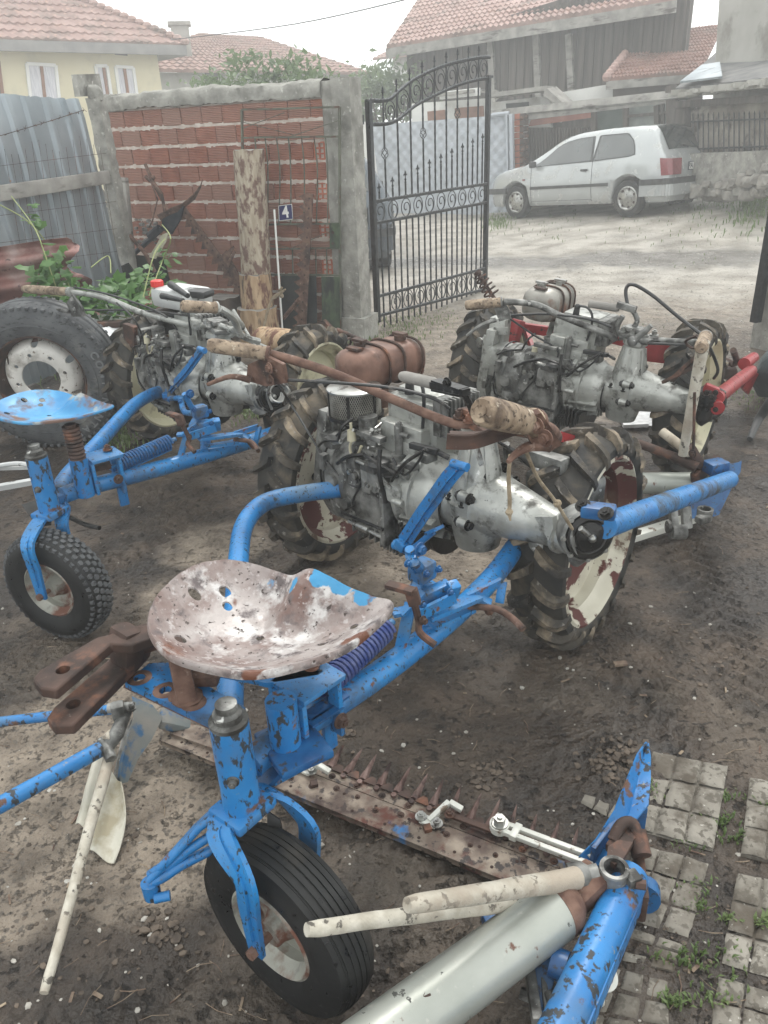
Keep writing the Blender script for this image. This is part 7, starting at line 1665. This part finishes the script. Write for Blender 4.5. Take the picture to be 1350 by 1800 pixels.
    if main: mb.bar(P(722, 968, .74), P(762, 935, .74), .018, .018, .003); mb.bar(P(755, 935, .74), P(772, 928, .74), .04, .01); mb.tube(smooth([tail[2], G(722, 980, .7), G(742, 1003, .63)], 3), .013, 8)
    else: mb.tube(smooth([tail[2], TI @ FRAMES['left'].pick(325, 725, -.3), G(742, 1003, .63)], 3), .013, 8)
    obj('steering_arm', mb, bl, root)
    # hitch parts behind the seat
    if main:
        mb = MB(); mb.prism([G(*q, .56) for q in [(220, 1204), (264, 1170), (335, 1168), (352, 1202), (432, 1248), (398, 1290), (385, 1284)]], .014)
        hp = obj('hitch_plate', mb, bl, root); cuts = []
        for x, y in ((246, 1196), (292, 1218), (341, 1240)): c = MB(); p = G(x, y, .56); c.cyl(p - Z * .04, p + Z * .04, .0125, seg=16); cuts.append(c)
        boolcut(hp, cuts)
        mb = MB()
        for x, y in ((246, 1196), (292, 1218), (341, 1240)): p = G(x, y, .56); mb.lathe(p, Z, [(.0072, .0127), (.009, .014), (.0082, .024), (.0072, .027)], 24)
        mb.tube([G(220, 1206, .548), G(385, 1286, .548)], .005, 6); obj('worn_ring', mb, M['rust'], hp)
        mb = MB(); mb.prism([G(*q, .575) for q in [(352, 1180), (470, 1178), (556, 1160), (582, 1176), (560, 1190), (470, 1205), (440, 1198)]], .012); obj('cross_plate', mb, bl, root)
        mb = MB(); mb.bar(G(328, 1228, .565), G(312, 1150, .66), .04, .06, .008); mb.ball(G(330, 1228, .565), .035, 10, (1, 1, .5)); mb.ball(G(312, 1226, .565), .022, 8, (1, 1, .5)); mb.bar(G(330, 1190, .58), G(385, 1190, .58), .04, .025, .006); obj('welded_upright', mb, M['rust'], root)
        mb = MB(); mb.bar(G(540, 1262, .5), G(605, 1218, .5), .035, .006); mb.bar(G(545, 1275, .5), G(600, 1240, .5), .02, .006); mb.bar(G(470, 1330, .48), G(560, 1290, .48), .14, .02, .006); mb.bar(G(455, 1370, .4), G(505, 1320, .46), .09, .012, .003); obj('slotted_plate', mb, M['dkblue'], root)
        # rusty clevis drawbar
        def clevis(pts, z, th, hx, hy, r):
            mb = MB(); mb.prism([G(x, y, z + dz) for x, y, dz in pts], th); o = obj('rusty_clevis', mb, M['dkrust'], root, sharp=30)
            md = o.modifiers.new('bevel', 'BEVEL'); md.width = .004; md.segments = 2; p = G(hx, hy, z); c = MB(); c.cyl(p - Z * .07, p + Z * .07, r, seg=20); boolcut(o, [c])
        clevis([(60, 1203, 0), (70, 1187, 0), (172, 1128, 0), (190, 1124, 0), (232, 1110, 0), (262, 1106, 0), (275, 1128, 0), (232, 1142, 0), (196, 1140, 0), (100, 1222, 0), (72, 1218, 0)], .66, .024, 113, 1186, .014)
        clevis([(84, 1270, 0), (98, 1250, 0), (200, 1160, 0), (240, 1140, 0), (268, 1128, 0), (262, 1148, 0), (238, 1175, 0), (130, 1283, 0), (95, 1284, 0)], .59, .024, 131, 1246, .0145)
        mb = MB(); mb.bar(G(205, 1142, .64), G(240, 1130, .63), .07, .09, .015); mb.bar(G(235, 1128, .63), G(300, 1110, .62), .04, .06, .015); mb.bar(G(295, 1112, .62), G(325, 1180, .6), .04, .05, .012); obj('drawbar_neck', mb, M['dkrust'], root)
        # foot stirrup
        mb = MB(); ap = G(262, 1548, .28); mb.tube([G(418, 1405, .43), G(350, 1455, .38), G(300, 1510, .32), ap], .0085, 10); mb.tube([G(412, 1392, .43), G(345, 1455, .37), G(285, 1522, .31), ap + V((0, .01, .006))], .0085, 10)
        mb.tube([G(372, 1468, .36), G(330, 1495, .33), G(290, 1530, .29)], .010, 10); obj('stirrup_tube', mb, bl, root)
        mb = MB(); mb.tube(smooth([G(432, 1468, .34), G(380, 1490, .32), G(320, 1520, .3), G(290, 1540, .285), ap - Z * .008], 4), .0105, 10); obj('stirrup_tube', mb, bl, root)
        mb = MB(); mb.cyl(ap - Z * .005 + V((.0, -.0, 0)), ap - Z * .045, .018, .017, 16); mb.tube([ap + V((.01, -.018, -.03)), ap + V((.04, -.012, -.03))], .010, 10); mb.ball(G(432, 1464, .345), .015, 10); obj('stirrup_foot', mb, M['blue_worn'], root)
        mb = MB(); mb.tube([G(462, 1385, .38), G(510, 1360, .36), G(562, 1332, .34)], .009, 10); mb.box(G(560, 1330, .34), (.05, .02, .012), .4, .002); obj('side_rod', mb, M['blue_worn'], root)
        mb = MB(); mb.prism([D(x, y, 1.52) for x, y in [(470, 1425), (492, 1440), (498, 1462), (470, 1470)]], .006); obj('mud_flap', mb, M['black'], root)
    else:
        mb = MB(); mb.bar(og(60, 820, .5), og(0, 822, .5), .03, .012); mb.tube(smooth([og(60, 820, .52), og(30, 815, .52), og(-20, 822, .52)], 4), .010, 8); mb.bar(og(65, 845, .42), og(-20, 860, .42), .03, .02); obj('rear_links', mb, M['tankw'], root)
        mb = MB(); mb.prism([og(40, 890, .42), og(65, 882, .42), og(90, 900, .42), og(88, 920, .38), og(65, 925, .38)], .02); mb.bar(og(75, 905, .36), og(64, 925, .32), .08, .03, .004); mb.tube(smooth([og(120, 908, .33), og(150, 922, .3), og(175, 928, .3)], 3), .009, 8); obj('dark_bracket', mb, M['oil'], root)
    if not main:
        me_ = seat.data; inv = WM[root.name].inverted().to_3x3(); sh = TI.to_3x3() @ V((-.075, -.02, 0)); sh = inv @ sh
        cx_ = sum(v.co.x for v in me_.vertices) / len(me_.vertices); cy_ = sum(v.co.y for v in me_.vertices) / len(me_.vertices)
        for v in me_.vertices: v.co.z = .758 + (v.co.z - .72) * .55; v.co.x = cx_ + (v.co.x - cx_) * .87 + sh.x; v.co.y = cy_ + (v.co.y - cy_) * .87 + sh.y
    root.matrix_world = T @ M0; WM[root.name] = T @ M0
sulky('main'); sulky('left')
# ================= DETACHED CUTTER BAR IN THE FOREGROUND =================
def cutterbar():
    Z = V((0, 0, 1)); z0 = .055
    a = G(300, 1283, z0); b = G(1000, 1560, z0); d = (b - a).normalized(); f = V((-d.y, d.x, 0)); f = f if f.y > 0 else -f
    t = thing('cutter_bar_attachment', 'long rusty finger cutter bar lying on the mud with silver and blue tubes', 'cutter bar', (a + b) / 2 - Z * z0, math.atan2(d.y, d.x))
    L = (b - a).length; yaw = math.atan2(d.y, d.x)
    def P(s, u, z=0): return a + d * s + f * u + Z * z
    mb = MB(); mb.box(P(L / 2, -.008, 0), (L, .084, .010), yaw, .002); mb.box(P(L / 2, -.047, -.005), (L, .006, .016), yaw, .001); obj('back_bar', mb, M['bar'], t)
    mb = MB(); mb.box(P(L * .6, .056, -.002), (L * .79, .036, .008), yaw, .001); obj('knife_back', mb, M['bar'], t)
    fd = (G(958, 1425, z0) - G(943, 1467, z0)).normalized(); pitch = .0508; n = int(L * .80 / pitch)
    for i in range(n):
        s = L - .02 - i * pitch; base = P(s, .074, -.002); mb = MB(); ln = .088 * (1 + .05 * math.sin(i * 2.3)); dr = (fd + d * .05 * math.sin(i * 1.7)).normalized(); w_ = V((-dr.y, dr.x, 0))
        pts = [(0, .015, .010), (.016, .012, .011), (.028, .0075, .012), (.05, .0058, .010), (.07, .0036, .007), (ln, .0006, .0012)]; vs = []
        for (x, hw, hh) in pts:
            for (sx, sz) in ((-1, -.5), (-.6, .6), (0, 1), (.6, .6), (1, -.5), (0, -1)): vs.append(base + dr * x + w_ * hw * sx + Z * (hh * sz + .14 * x + .004))
        mb.add(vs, [(6 * j + k, 6 * j + (k + 1) % 6, 6 * j + 6 + (k + 1) % 6, 6 * j + 6 + k) for j in range(len(pts) - 1) for k in range(6)] + [(0, 1, 2, 3, 4, 5)]); mb.tube([base - f * .014 + Z * .006, base - f * .014 + Z * .014], .008, 6)
        obj('finger', mb, M['finger'], t)
    mb = MB()
    for i in range(int(L * .75 / .0508) * 1):
        s = L - .045 - i * .0508; q = P(s, .066, .008); mb.mark().prism([q - d * .021, q + d * .021, q + f * .024 + d * .006, q + f * .024 - d * .006], .0025)
    each('knife_section', mb, M['dkrust'], t)
    mb = MB(); rnd = random.Random(4)
    for i in range(17): mb.bolt(P(.05 + i * (L - .1) / 17, rnd.uniform(-.012, .022), .005), Z, rnd.uniform(.0045, .0065), .005)
    for s_ in (.50, .83): mb.mark().tube([P(s_, .0, .005), P(s_ + .001, .0, .017)], .013, 4)
    for i in range(12): mb.bolt(P(L - .05 - i * .076, .05, .003), Z, .0065, .005)
    each('bolt', mb, M['dkrust'], t)
    mb = MB()
    for i in range(24): mb.mark().cyl(P(.07 + i * .047, -.03 + .04 * (i % 2), .0045), P(.07 + i * .047, -.03 + .04 * (i % 2), .0058), .0042, seg=10)
    each('bar_hole', mb, M['hole'], t)
    for (x1, y1, x2, y2, x3, y3) in ((740, 1438, 768, 1450, 790, 1410), (530, 1350, 548, 1358, 560, 1345)):
        mb = MB(); p, q, r = G(x1, y1, z0 + .012), G(x2, y2, z0 + .012), G(x3, y3, z0 + .03); mb.bar(p, q, .028, .008, .003); mb.bar((p + q) / 2, r, .014, .018, .004); mb.bar(r, r + d * .035 + Z * -.01, .016, .012, .003)
        cl = obj('knife_clip', mb, M['wplast'], t); mb = MB(); mb.bolt(p + Z * .004, Z, .01, .01); mb.bolt(q + Z * .004, Z, .01, .01); obj('bolt', mb, M['chrome'], cl)
    mb = MB(); mb.bar(G(790, 1432, z0 + .02), G(872, 1462, z0 + .02), .016, .008, .002); mb.bolt(G(790, 1432, z0 + .024), Z, .009, .01); obj('knife_link', mb, M['dkrust'], t)
    A_, B_ = G(878, 1452, .085), G(1045, 1515, .1); w_ = (B_ - A_).cross(Z).normalized() * .012; mb = MB(); mb.bar(A_ + w_, B_ + w_, .013, .013, .003); mb.bar(A_ - w_, B_ - w_, .013, .013, .003); mb.cyl(A_ - Z * .009, A_ + Z * .009, .024, seg=20); mb.bar(A_.lerp(B_, .18) - w_ * 1.9, A_.lerp(B_, .18) + w_ * 1.9, .018, .017, .003)
    ka = obj('white_knife_arm', mb, M['wplast'], t); mb = MB(); mb.bolt(A_ + Z * .009, Z, .014, .016); obj('bolt', mb, M['chrome'], ka)
    # tubes
    mb = MB(); p, q = G(425, 2010, .16), G(975, 1603, .16); mb.tube([p, q], .058, 36); obj('silver_torque_tube', mb, M['silver'], t)
    mb = MB(); e = (q - p).normalized(); mb.tube([q, q + e * .025, q + e * .05], [.0592, .058, .04], 28); mb.bar(q + e * .05 + Z * .0, q + e * .13 + Z * .02, .07, .05, .012); obj('tube_collar', mb, M['rust'], t)
    mb = MB()   # scratched mark on the tube
    nn = (CP - G(745, 1750, .22)).normalized()
    def on(px, py):
        # point on the tube surface seen at the pixel
        o = CP; r = ray(px, py); best = None
        lo_, hi_ = .8, 1.4
        for k in range(200):
            x = o + r * (lo_ + (hi_ - lo_) * k / 200); v = x - p; dd = (v - e * v.dot(e)).length
            if dd <= .0585: best = x; break
        return best
    for pts in ([(738, 1733), (748, 1742), (745, 1752), (757, 1748)], [(760, 1728), (763, 1742), (750, 1756), (733, 1770)]):
        qq = [on(*x) for x in pts]
        if all(qq): mb.tube(smooth(qq, 4), .0022, 5)
    if mb.v: obj('scratched_mark', mb, M['dkrust'], t)
    mb = MB(); p2, q2 = G(915, 1960, .16), G(1104, 1548, .15); mb.tube([p2, q2], .037, 28); e2 = (q2 - p2).normalized(); mb.tube([q2, q2 + e2 * .02], [.039, .036], 24); mb.bar(p2 + V((.045, 0, -.03)), q2 + V((.04, 0, -.03)), .010, .06, .002); obj('blue_tube', mb, M['blue_worn'], t)
    # shoe with pointed divider
    mb = MB(); pts_o = [(1012, 1512, .10), (1048, 1475, .13), (1080, 1425, .16), (1100, 1375, .18), (1121, 1325, .2), (1136, 1304, .2)]; pts_i = [(1060, 1520, .1), (1095, 1470, .13), (1140, 1415, .15), (1144, 1370, .16), (1144, 1330, .18), (1140, 1306, .2)]
    o_ = [G(*x) for x in pts_o]; i_ = [G(*x) for x in pts_i]; md = [(x + y) / 2 + V((-.004, .0, -.018)) for x, y in zip(o_, i_)]; vs = o_ + md + i_; k = 6
    mb.add(vs, [(j, j + 1, k + j + 1, k + j) for j in range(5)] + [(k + j, k + j + 1, 2 * k + j + 1, 2 * k + j) for j in range(5)]); obj('blue_divider', mb, M['blue_worn'], t, solid=.005)
    mb = MB(); mb.bar(G(1078, 1500, .16), G(1110, 1460, .17), .045, .03, .008); mb.tube([G(1118, 1462, .17), G(1128, 1505, .15)], .022, 14); mb.tube(smooth([G(1078, 1478, .17), G(1092, 1450, .19), G(1112, 1448, .19), G(1122, 1475, .17)], 4), .014, 10); mb.prism([G(*x) for x in [(1068, 1492, .2), (1086, 1480, .2), (1112, 1484, .2), (1096, 1512, .2), (1080, 1524, .2), (1066, 1514, .2)]], .014); mb.bar(G(1120, 1510, .1), G(1130, 1600, .1), .02, .08, .006); obj('rusty_knuckle', mb, M['dkrust'], t)
    mb = MB(); mb.bar(G(1040, 1515, .1), G(1095, 1440, .1), .012, .09, .003); mb.bar(G(1095, 1440, .1), G(1135, 1440, .1), .012, .08, .003); mb.tube([G(1120, 1560, .05), G(1120, 1580, .05)], .05, 16); obj('dark_shoe', mb, M['dkblue'], t)
    mb = MB(); c = G(1078, 1540, .19); mb.lathe(c, Z, [(-.025, .026), (-.022, .030), (-.015, .028), (.018, .028), (.022, .031), (.027, .030), (.027, .022), (-.025, .021)], 28, closed=True); mb.box(c + V((.036, -.01, 0)), (.03, .03, .03), .3, .004)
    s0_, s1_ = G(1052, 1535, .19), G(1002, 1545, .18); mb.tube([s0_, s0_.lerp(s1_, .3), s0_.lerp(s1_, .5), s1_], [.02, .02, .03, .031], 20); sk = obj('stick_clamp', mb, M['alud'], t); mb = MB(); mb.tube([c + V((.04, -.02, 0)), c + V((.06, -.025, 0))], .011, 6); obj('bolt', mb, M['dkrust'], sk)
    def stick(a_, b_, r0, r1, nm='wooden_swath_stick', mat='pole'):
        mb = MB(); n_ = 24; P_ = []; R_ = []
        for i in range(n_ + 1): u = i / n_; p = a_.lerp(b_, u); P_.append(p + V((.002 * NZ.noise(p * 9), .002 * NZ.noise(p * 9 + V((4, 0, 0))), .003 * NZ.noise(p * 7)))); R_.append((r0 + (r1 - r0) * u) * (1 + .05 * NZ.noise(p * 20)))
        R_[0] *= .85; mb.tube(P_, R_, 16); obj(nm, mb, M[mat], t, sharp=60)
    stick(G(716, 1592, .40), G(1012, 1543, .2), .0155, .0225); stick(G(540, 1634, .38), G(960, 1578, .15), .0135, .018)
    mb = MB(); mb.prism([G(*x) for x in [(900, 1690, .08), (960, 1650, .1), (985, 1665, .1), (975, 1720, .06), (960, 1780, .05), (935, 1775, .05), (925, 1700, .06)]], .03); mb.box(G(965, 1640, .1), (.08, .05, .04), .5, .01); mb.box(G(880, 1610, .1), (.08, .03, .03), .3, .004); mb.lathe(G(970, 1690, .12), (d), [(0, .03), (.03, .03), (.03, .02), (0, .02)], 16, closed=True); obj('blue_linkage', mb, M['dkblue'], t)
    mb = MB(); mb.bar(G(930, 1700, .08), G(945, 1800, .08), .02, .03, .004); mb.bar(G(952, 1690, .07), G(962, 1780, .07), .012, .02, .003); mb.tube([G(915, 1745, .05), G(950, 1760, .05)], .012, 8); mb.cyl(G(965, 1745, .08), G(975, 1775, .08), .010, .012); obj('rusty_linkage', mb, M['alud'], t)
    mb = MB(); mb.lathe(G(1060, 1715, .08), V((.3, -.3, 1)), [(-.004, .03), (.004, .03), (.004, .02), (-.004, .02)], 24, closed=True); mb.tube([G(1058, 1740, .06), G(1055, 1765, .06)], .008, 8); obj('white_ring', mb, M['wplast'], t)
    mb = MB(); mb.prism([G(*x) for x in [(758, 1692, .04), (800, 1668, .04), (803, 1675, .04), (762, 1702, .04)]], .012); obj('white_strip', mb, M['wplast'], t)
    # left end: grey blue shoe, clamps, pole, blue stay tubes
    gb = pm('mud_caked_blue_paint', (.13, .15, .15), (.2, .19, .17), 12, .85, 0, .5, 50, .003, layers=[((.03, .1, .2), 16, .58, .05, .6, 0)])
    mb = MB(); p_ = [(268, 1240, .16), (285, 1262, .12), (265, 1300, .09), (240, 1335, .07), (222, 1375, .05)]; q__ = [(232, 1225, .17), (235, 1262, .15), (222, 1300, .13), (212, 1340, .1), (208, 1378, .06)]; k = 5
    mb.add([G(*x) for x in p_] + [G(*x) for x in q__], [(j, j + 1, k + j + 1, k + j) for j in range(4)]); mb.bar(G(283, 1262, .1), G(330, 1272, .06), .06, .02, .004); obj('left_shoe', mb, gb, t, solid=.012)
    mb = MB(); mb.prism([G(*x) for x in [(310, 1268, .065), (400, 1292, .065), (395, 1325, .065), (300, 1292, .065), (278, 1275, .065)]], .012); obj('end_plate', mb, M['bar'], t)
    mb = MB(); mb.prism([G(*x) for x in [(232, 1262, .08), (226, 1300, .06), (210, 1352, .04), (204, 1390, .03), (198, 1372, .04), (214, 1300, .07)]], .01); mb.tube([G(190, 1245, .22), G(235, 1242, .22)], .014, 12); mb.tube([G(180, 1300, .18), G(196, 1335, .16)], .015, 10); mb.box(G(208, 1250, .22), (.035, .035, .05), .3, .008); mb.tube([G(222, 1250, .2), G(205, 1290, .19), G(190, 1310, .17)], [.016, .02, .019], 14); mb.bolt(G(232, 1246, .24), Z, .008, .012); obj('clamp', mb, M['alud'], t)
    mb = MB(); mb.tube([G(-220, 1290, .2), G(0, 1269, .2), G(205, 1246, .2)], .014, 14); obj('blue_stay_tube', mb, M['blue_worn'], t)
    mb = MB(); mb.tube([G(-260, 1545, .17), G(0, 1415, .17), G(178, 1316, .17)], .021, 16); obj('blue_stay_tube', mb, M['blue_worn'], t)
    stick(G(78, 1746, .05), G(196, 1318, .15), .0105, .016); stick(G(186, 1300, .19), G(196, 1288, .19), .012, .011)
    n_ = 12; 
    for pts, nm in (([(168, 1322, .1), (188, 1318, .12), (158, 1462, .03), (133, 1448, .04)], 0), ([(192, 1355, .07), (212, 1372, .09), (200, 1516, .008), (160, 1500, .01)], 1)):
        q4 = [G(*x) for x in pts]; vs = []
        for j in range(n_ + 1):
            for i in range(n_ + 1):
                u, v = i / n_, j / n_; p = q4[0] * (1 - u) * (1 - v) + q4[1] * u * (1 - v) + q4[2] * u * v + q4[3] * (1 - u) * v; p.z += .012 * math.sin(u * 5 + nm) + .006 * NZ.noise(p * 25); p.x += (.02 * math.sin(v * PI) if nm and u > .5 else 0) * (u - .5) * 2; vs.append(p)
        mb = MB(); mb.add(vs, [(j * (n_ + 1) + i, j * (n_ + 1) + i + 1, (j + 1) * (n_ + 1) + i + 1, (j + 1) * (n_ + 1) + i) for j in range(n_) for i in range(n_)])
        single('plastic_sheet', mb, M['creamsheet'], ['narrow off white plastic sheet left of the pole beside the left shoe', 'wider yellowed plastic sheet right of the pole lying on the ground'][nm], 'sheet', 'plastic sheets by the pole', solid=.003)
cutterbar()

# ================= TRUCK TYRE =================
def trucktyre():
    c = G(80, 657, .43); c.z = .455; wa = 4.74; lean = MX.Rotation(.12, 3, V((math.cos(wa + PI / 2), math.sin(wa + PI / 2), 0))); ax = (lean @ V((math.cos(wa), math.sin(wa), 0))).normalized(); Z = V((0, 0, 1))
    t = thing('truck_tyre', 'big worn truck tyre on a white steel rim leaning at the left edge', 'tyre', (c.x, c.y, 0))
    KS = .945
    pr = [(.085, .268), (.10, .275), (.115, .31), (.122, .36), (.115, .40), (.10, .432), (.085, .448), (.07, .452), (.06, .444), (.05, .452), (.02, .455), (.012, .446), (-.0, .446), (-.01, .455), (-.05, .452), (-.06, .444), (-.07, .452), (-.085, .448), (-.1, .432), (-.122, .36), (-.1, .275), (-.085, .268)]
    mb = MB(); mb.lathe(c, ax, pr, 90); mb.lathe(c, ax, [(.1135, .335), (.124, .34), (.124, .343), (.113, .348)], 90); tb = obj('tyre_body', mb, M['oldrub'], t, sharp=35)
    _, u, b = basis(ax); mb = MB()
    for k in range(64):
        a = 2 * PI * k / 64
        for x in (.078, -.078):
            p = c + ax * x * 1.28 + (u * math.cos(a) + b * math.sin(a)) * .437; mb.bar(p - ax * .012 * (1 if x > 0 else -1), p + ax * .012 * (1 if x > 0 else -1), .02, .018, .002, up=(u * math.cos(a) + b * math.sin(a)))
    obj('shoulder_lugs', mb, M['oldrub'], tb)
    # rim: deep dish with flange
    mb = MB(); mb.lathe(c, ax, [(.086, .27), (.096, .272), (.098, .266), (.088, .26), (.06, .255), (.03, .235), (-.02, .225), (-.08, .24), (-.09, .27)], 64); rm = obj('rim_flange', mb, M['dkrust'], t)
    mb = MB(); mb.lathe(c, ax, [(.075, .111), (.078, .113), (.08, .12), (.08, .18), (.07, .2), (.03, .222), (.0, .232), (-.01, .232), (.02, .218), (.058, .195), (.068, .178), (.068, .111)], 72, closed=True); disc = obj('wheel_disc', mb, M['rimw'], t)
    cuts = []
    for k in range(8): a = 2 * PI * k / 8 + .2; p = c + ax * .07 + (u * math.cos(a) + b * math.sin(a)) * .15; q = MB(); q.cyl(p - ax * .05, p + ax * .05, .0125, seg=14); cuts.append(q)
    for k in range(6): a = 2 * PI * k / 6 + .5; p = c + ax * .04 + (u * math.cos(a) + b * math.sin(a)) * .212; q = MB(); q.cyl(p - ax * .06, p + ax * .06, .021, seg=14); cuts.append(q)
    boolcut(disc, cuts)
    # raised lettering on the sidewall
    up_ = (Z - ax * Z.dot(ax)).normalized(); rt_ = up_.cross(ax)
    def ringtext(word, a0, step, r, size):
        ms = []
        for i, ch in enumerate(word):
            a = a0 - i * step; rd = up_ * math.sin(a) + rt_ * math.cos(a); tg = rd.cross(ax) * -1; tg = ax.cross(rd) * -1
            mm = MX((tg, rd, ax)).transposed().to_4x4(); off = .117; mm.translation = c + rd * r + ax * off
            ms.append((ch, mm))
        cu_all = MB()
        for ch, mm in ms:
            if ch == ' ': continue
            cu = bpy.data.curves.new('l', 'FONT'); cu.body = ch; cu.size = size; cu.extrude = .004; cu.align_x = 'CENTER'; cu.align_y = 'CENTER'; cu.offset = .0015; o = bpy.data.objects.new('l', cu); link(o); bpy.context.view_layer.update(); me = bpy.data.meshes.new_from_object(o.evaluated_get(bpy.context.evaluated_depsgraph_get())); bpy.data.objects.remove(o)
            cu_all.add([mm @ v.co for v in me.vertices], [tuple(f.vertices) for f in me.polygons])
        return cu_all
    lt = ringtext('CONTINENTAL', .38, .155, .385, .062); obj('sidewall_lettering', lt, pm('raised_rubber', (.14, .145, .15), (.2, .205, .21), 9, .7), tb, flat=True)
    lt = ringtext('TRAFFIC', 2.6, .075, .395, .03); obj('sidewall_lettering', lt, M['oldrub'], tb, flat=True)
    # second dark tyre below/behind
trucktyre()
_o = sc.objects['truck_tyre']; _o.scale = (.945, .945, .945); WM['truck_tyre'] = WM['truck_tyre'] @ MX.Scale(.945, 4)
# dark things at the right edge of the yard
mb = MB(); mb.tube(smooth([G(1318, 772, .02), G(1335, 735, .09), G(1362, 700, .22), G(1420, 640, .4)], 5), [.016, .04], 12); single('dark_curved_handle', mb, M['trim'], 'dark curved handle resting on the ground at the right edge', 'handle')
mb = MB(); mb.rock(G(1372, 655, .18), .2, (.8, .9, 1.0), 5); mb.v = [(x, y, max(z, .0)) for x, y, z in mb.v]; single('dark_tarpaulin_heap', mb, pm('dark_green_tarpaulin', (.02, .032, .035), (.045, .06, .06), 6, .5, 0, .8, 9, .03), 'dark green covered heap at the right edge behind the red tube', 'tarpaulin')
mb = MB(); p = G(1118, 745, .01); 
for i in range(6): mb.quad(*[G(x, y, .012 + .001 * i) for x, y in ((1090, 725), (1145, 722), (1146, 748), (1094, 750))]) if i == 0 else None
mb.prism([G(1088, 728, .02), G(1142, 722, .02), G(1140, 748, .02), G(1096, 750, .02)], .02)
single('dusty_glass_pane', mb, pm('dusty_pale_sheet', (.4, .4, .4), (.6, .6, .6), 25, .3, .2), 'small pale speckled sheet lying on the mud under the right mower', 'sheet')
# ================= HAZE VOLUME ADDED TO STAND IN FOR LENS GLARE =================
def glare_haze():
    mb = MB(); mb.box((0, 28.5, 7.8), (100, 65, 17.8)); m = bpy.data.materials.new('glare_haze'); m.use_nodes = True; t = m.node_tree; t.nodes.clear()
    o_ = t.nodes.new('ShaderNodeOutputMaterial'); v = t.nodes.new('ShaderNodeVolumePrincipled'); v.inputs['Color'].default_value = (.95, .97, .98, 1); v.inputs['Density'].default_value = .0108; v.inputs['Anisotropy'].default_value = .3
    t.links.new(v.outputs[0], o_.inputs['Volume']); o = obj('glare_haze', mb, m, flat=True, kind='stuff'); o.visible_shadow = True
glare_haze()
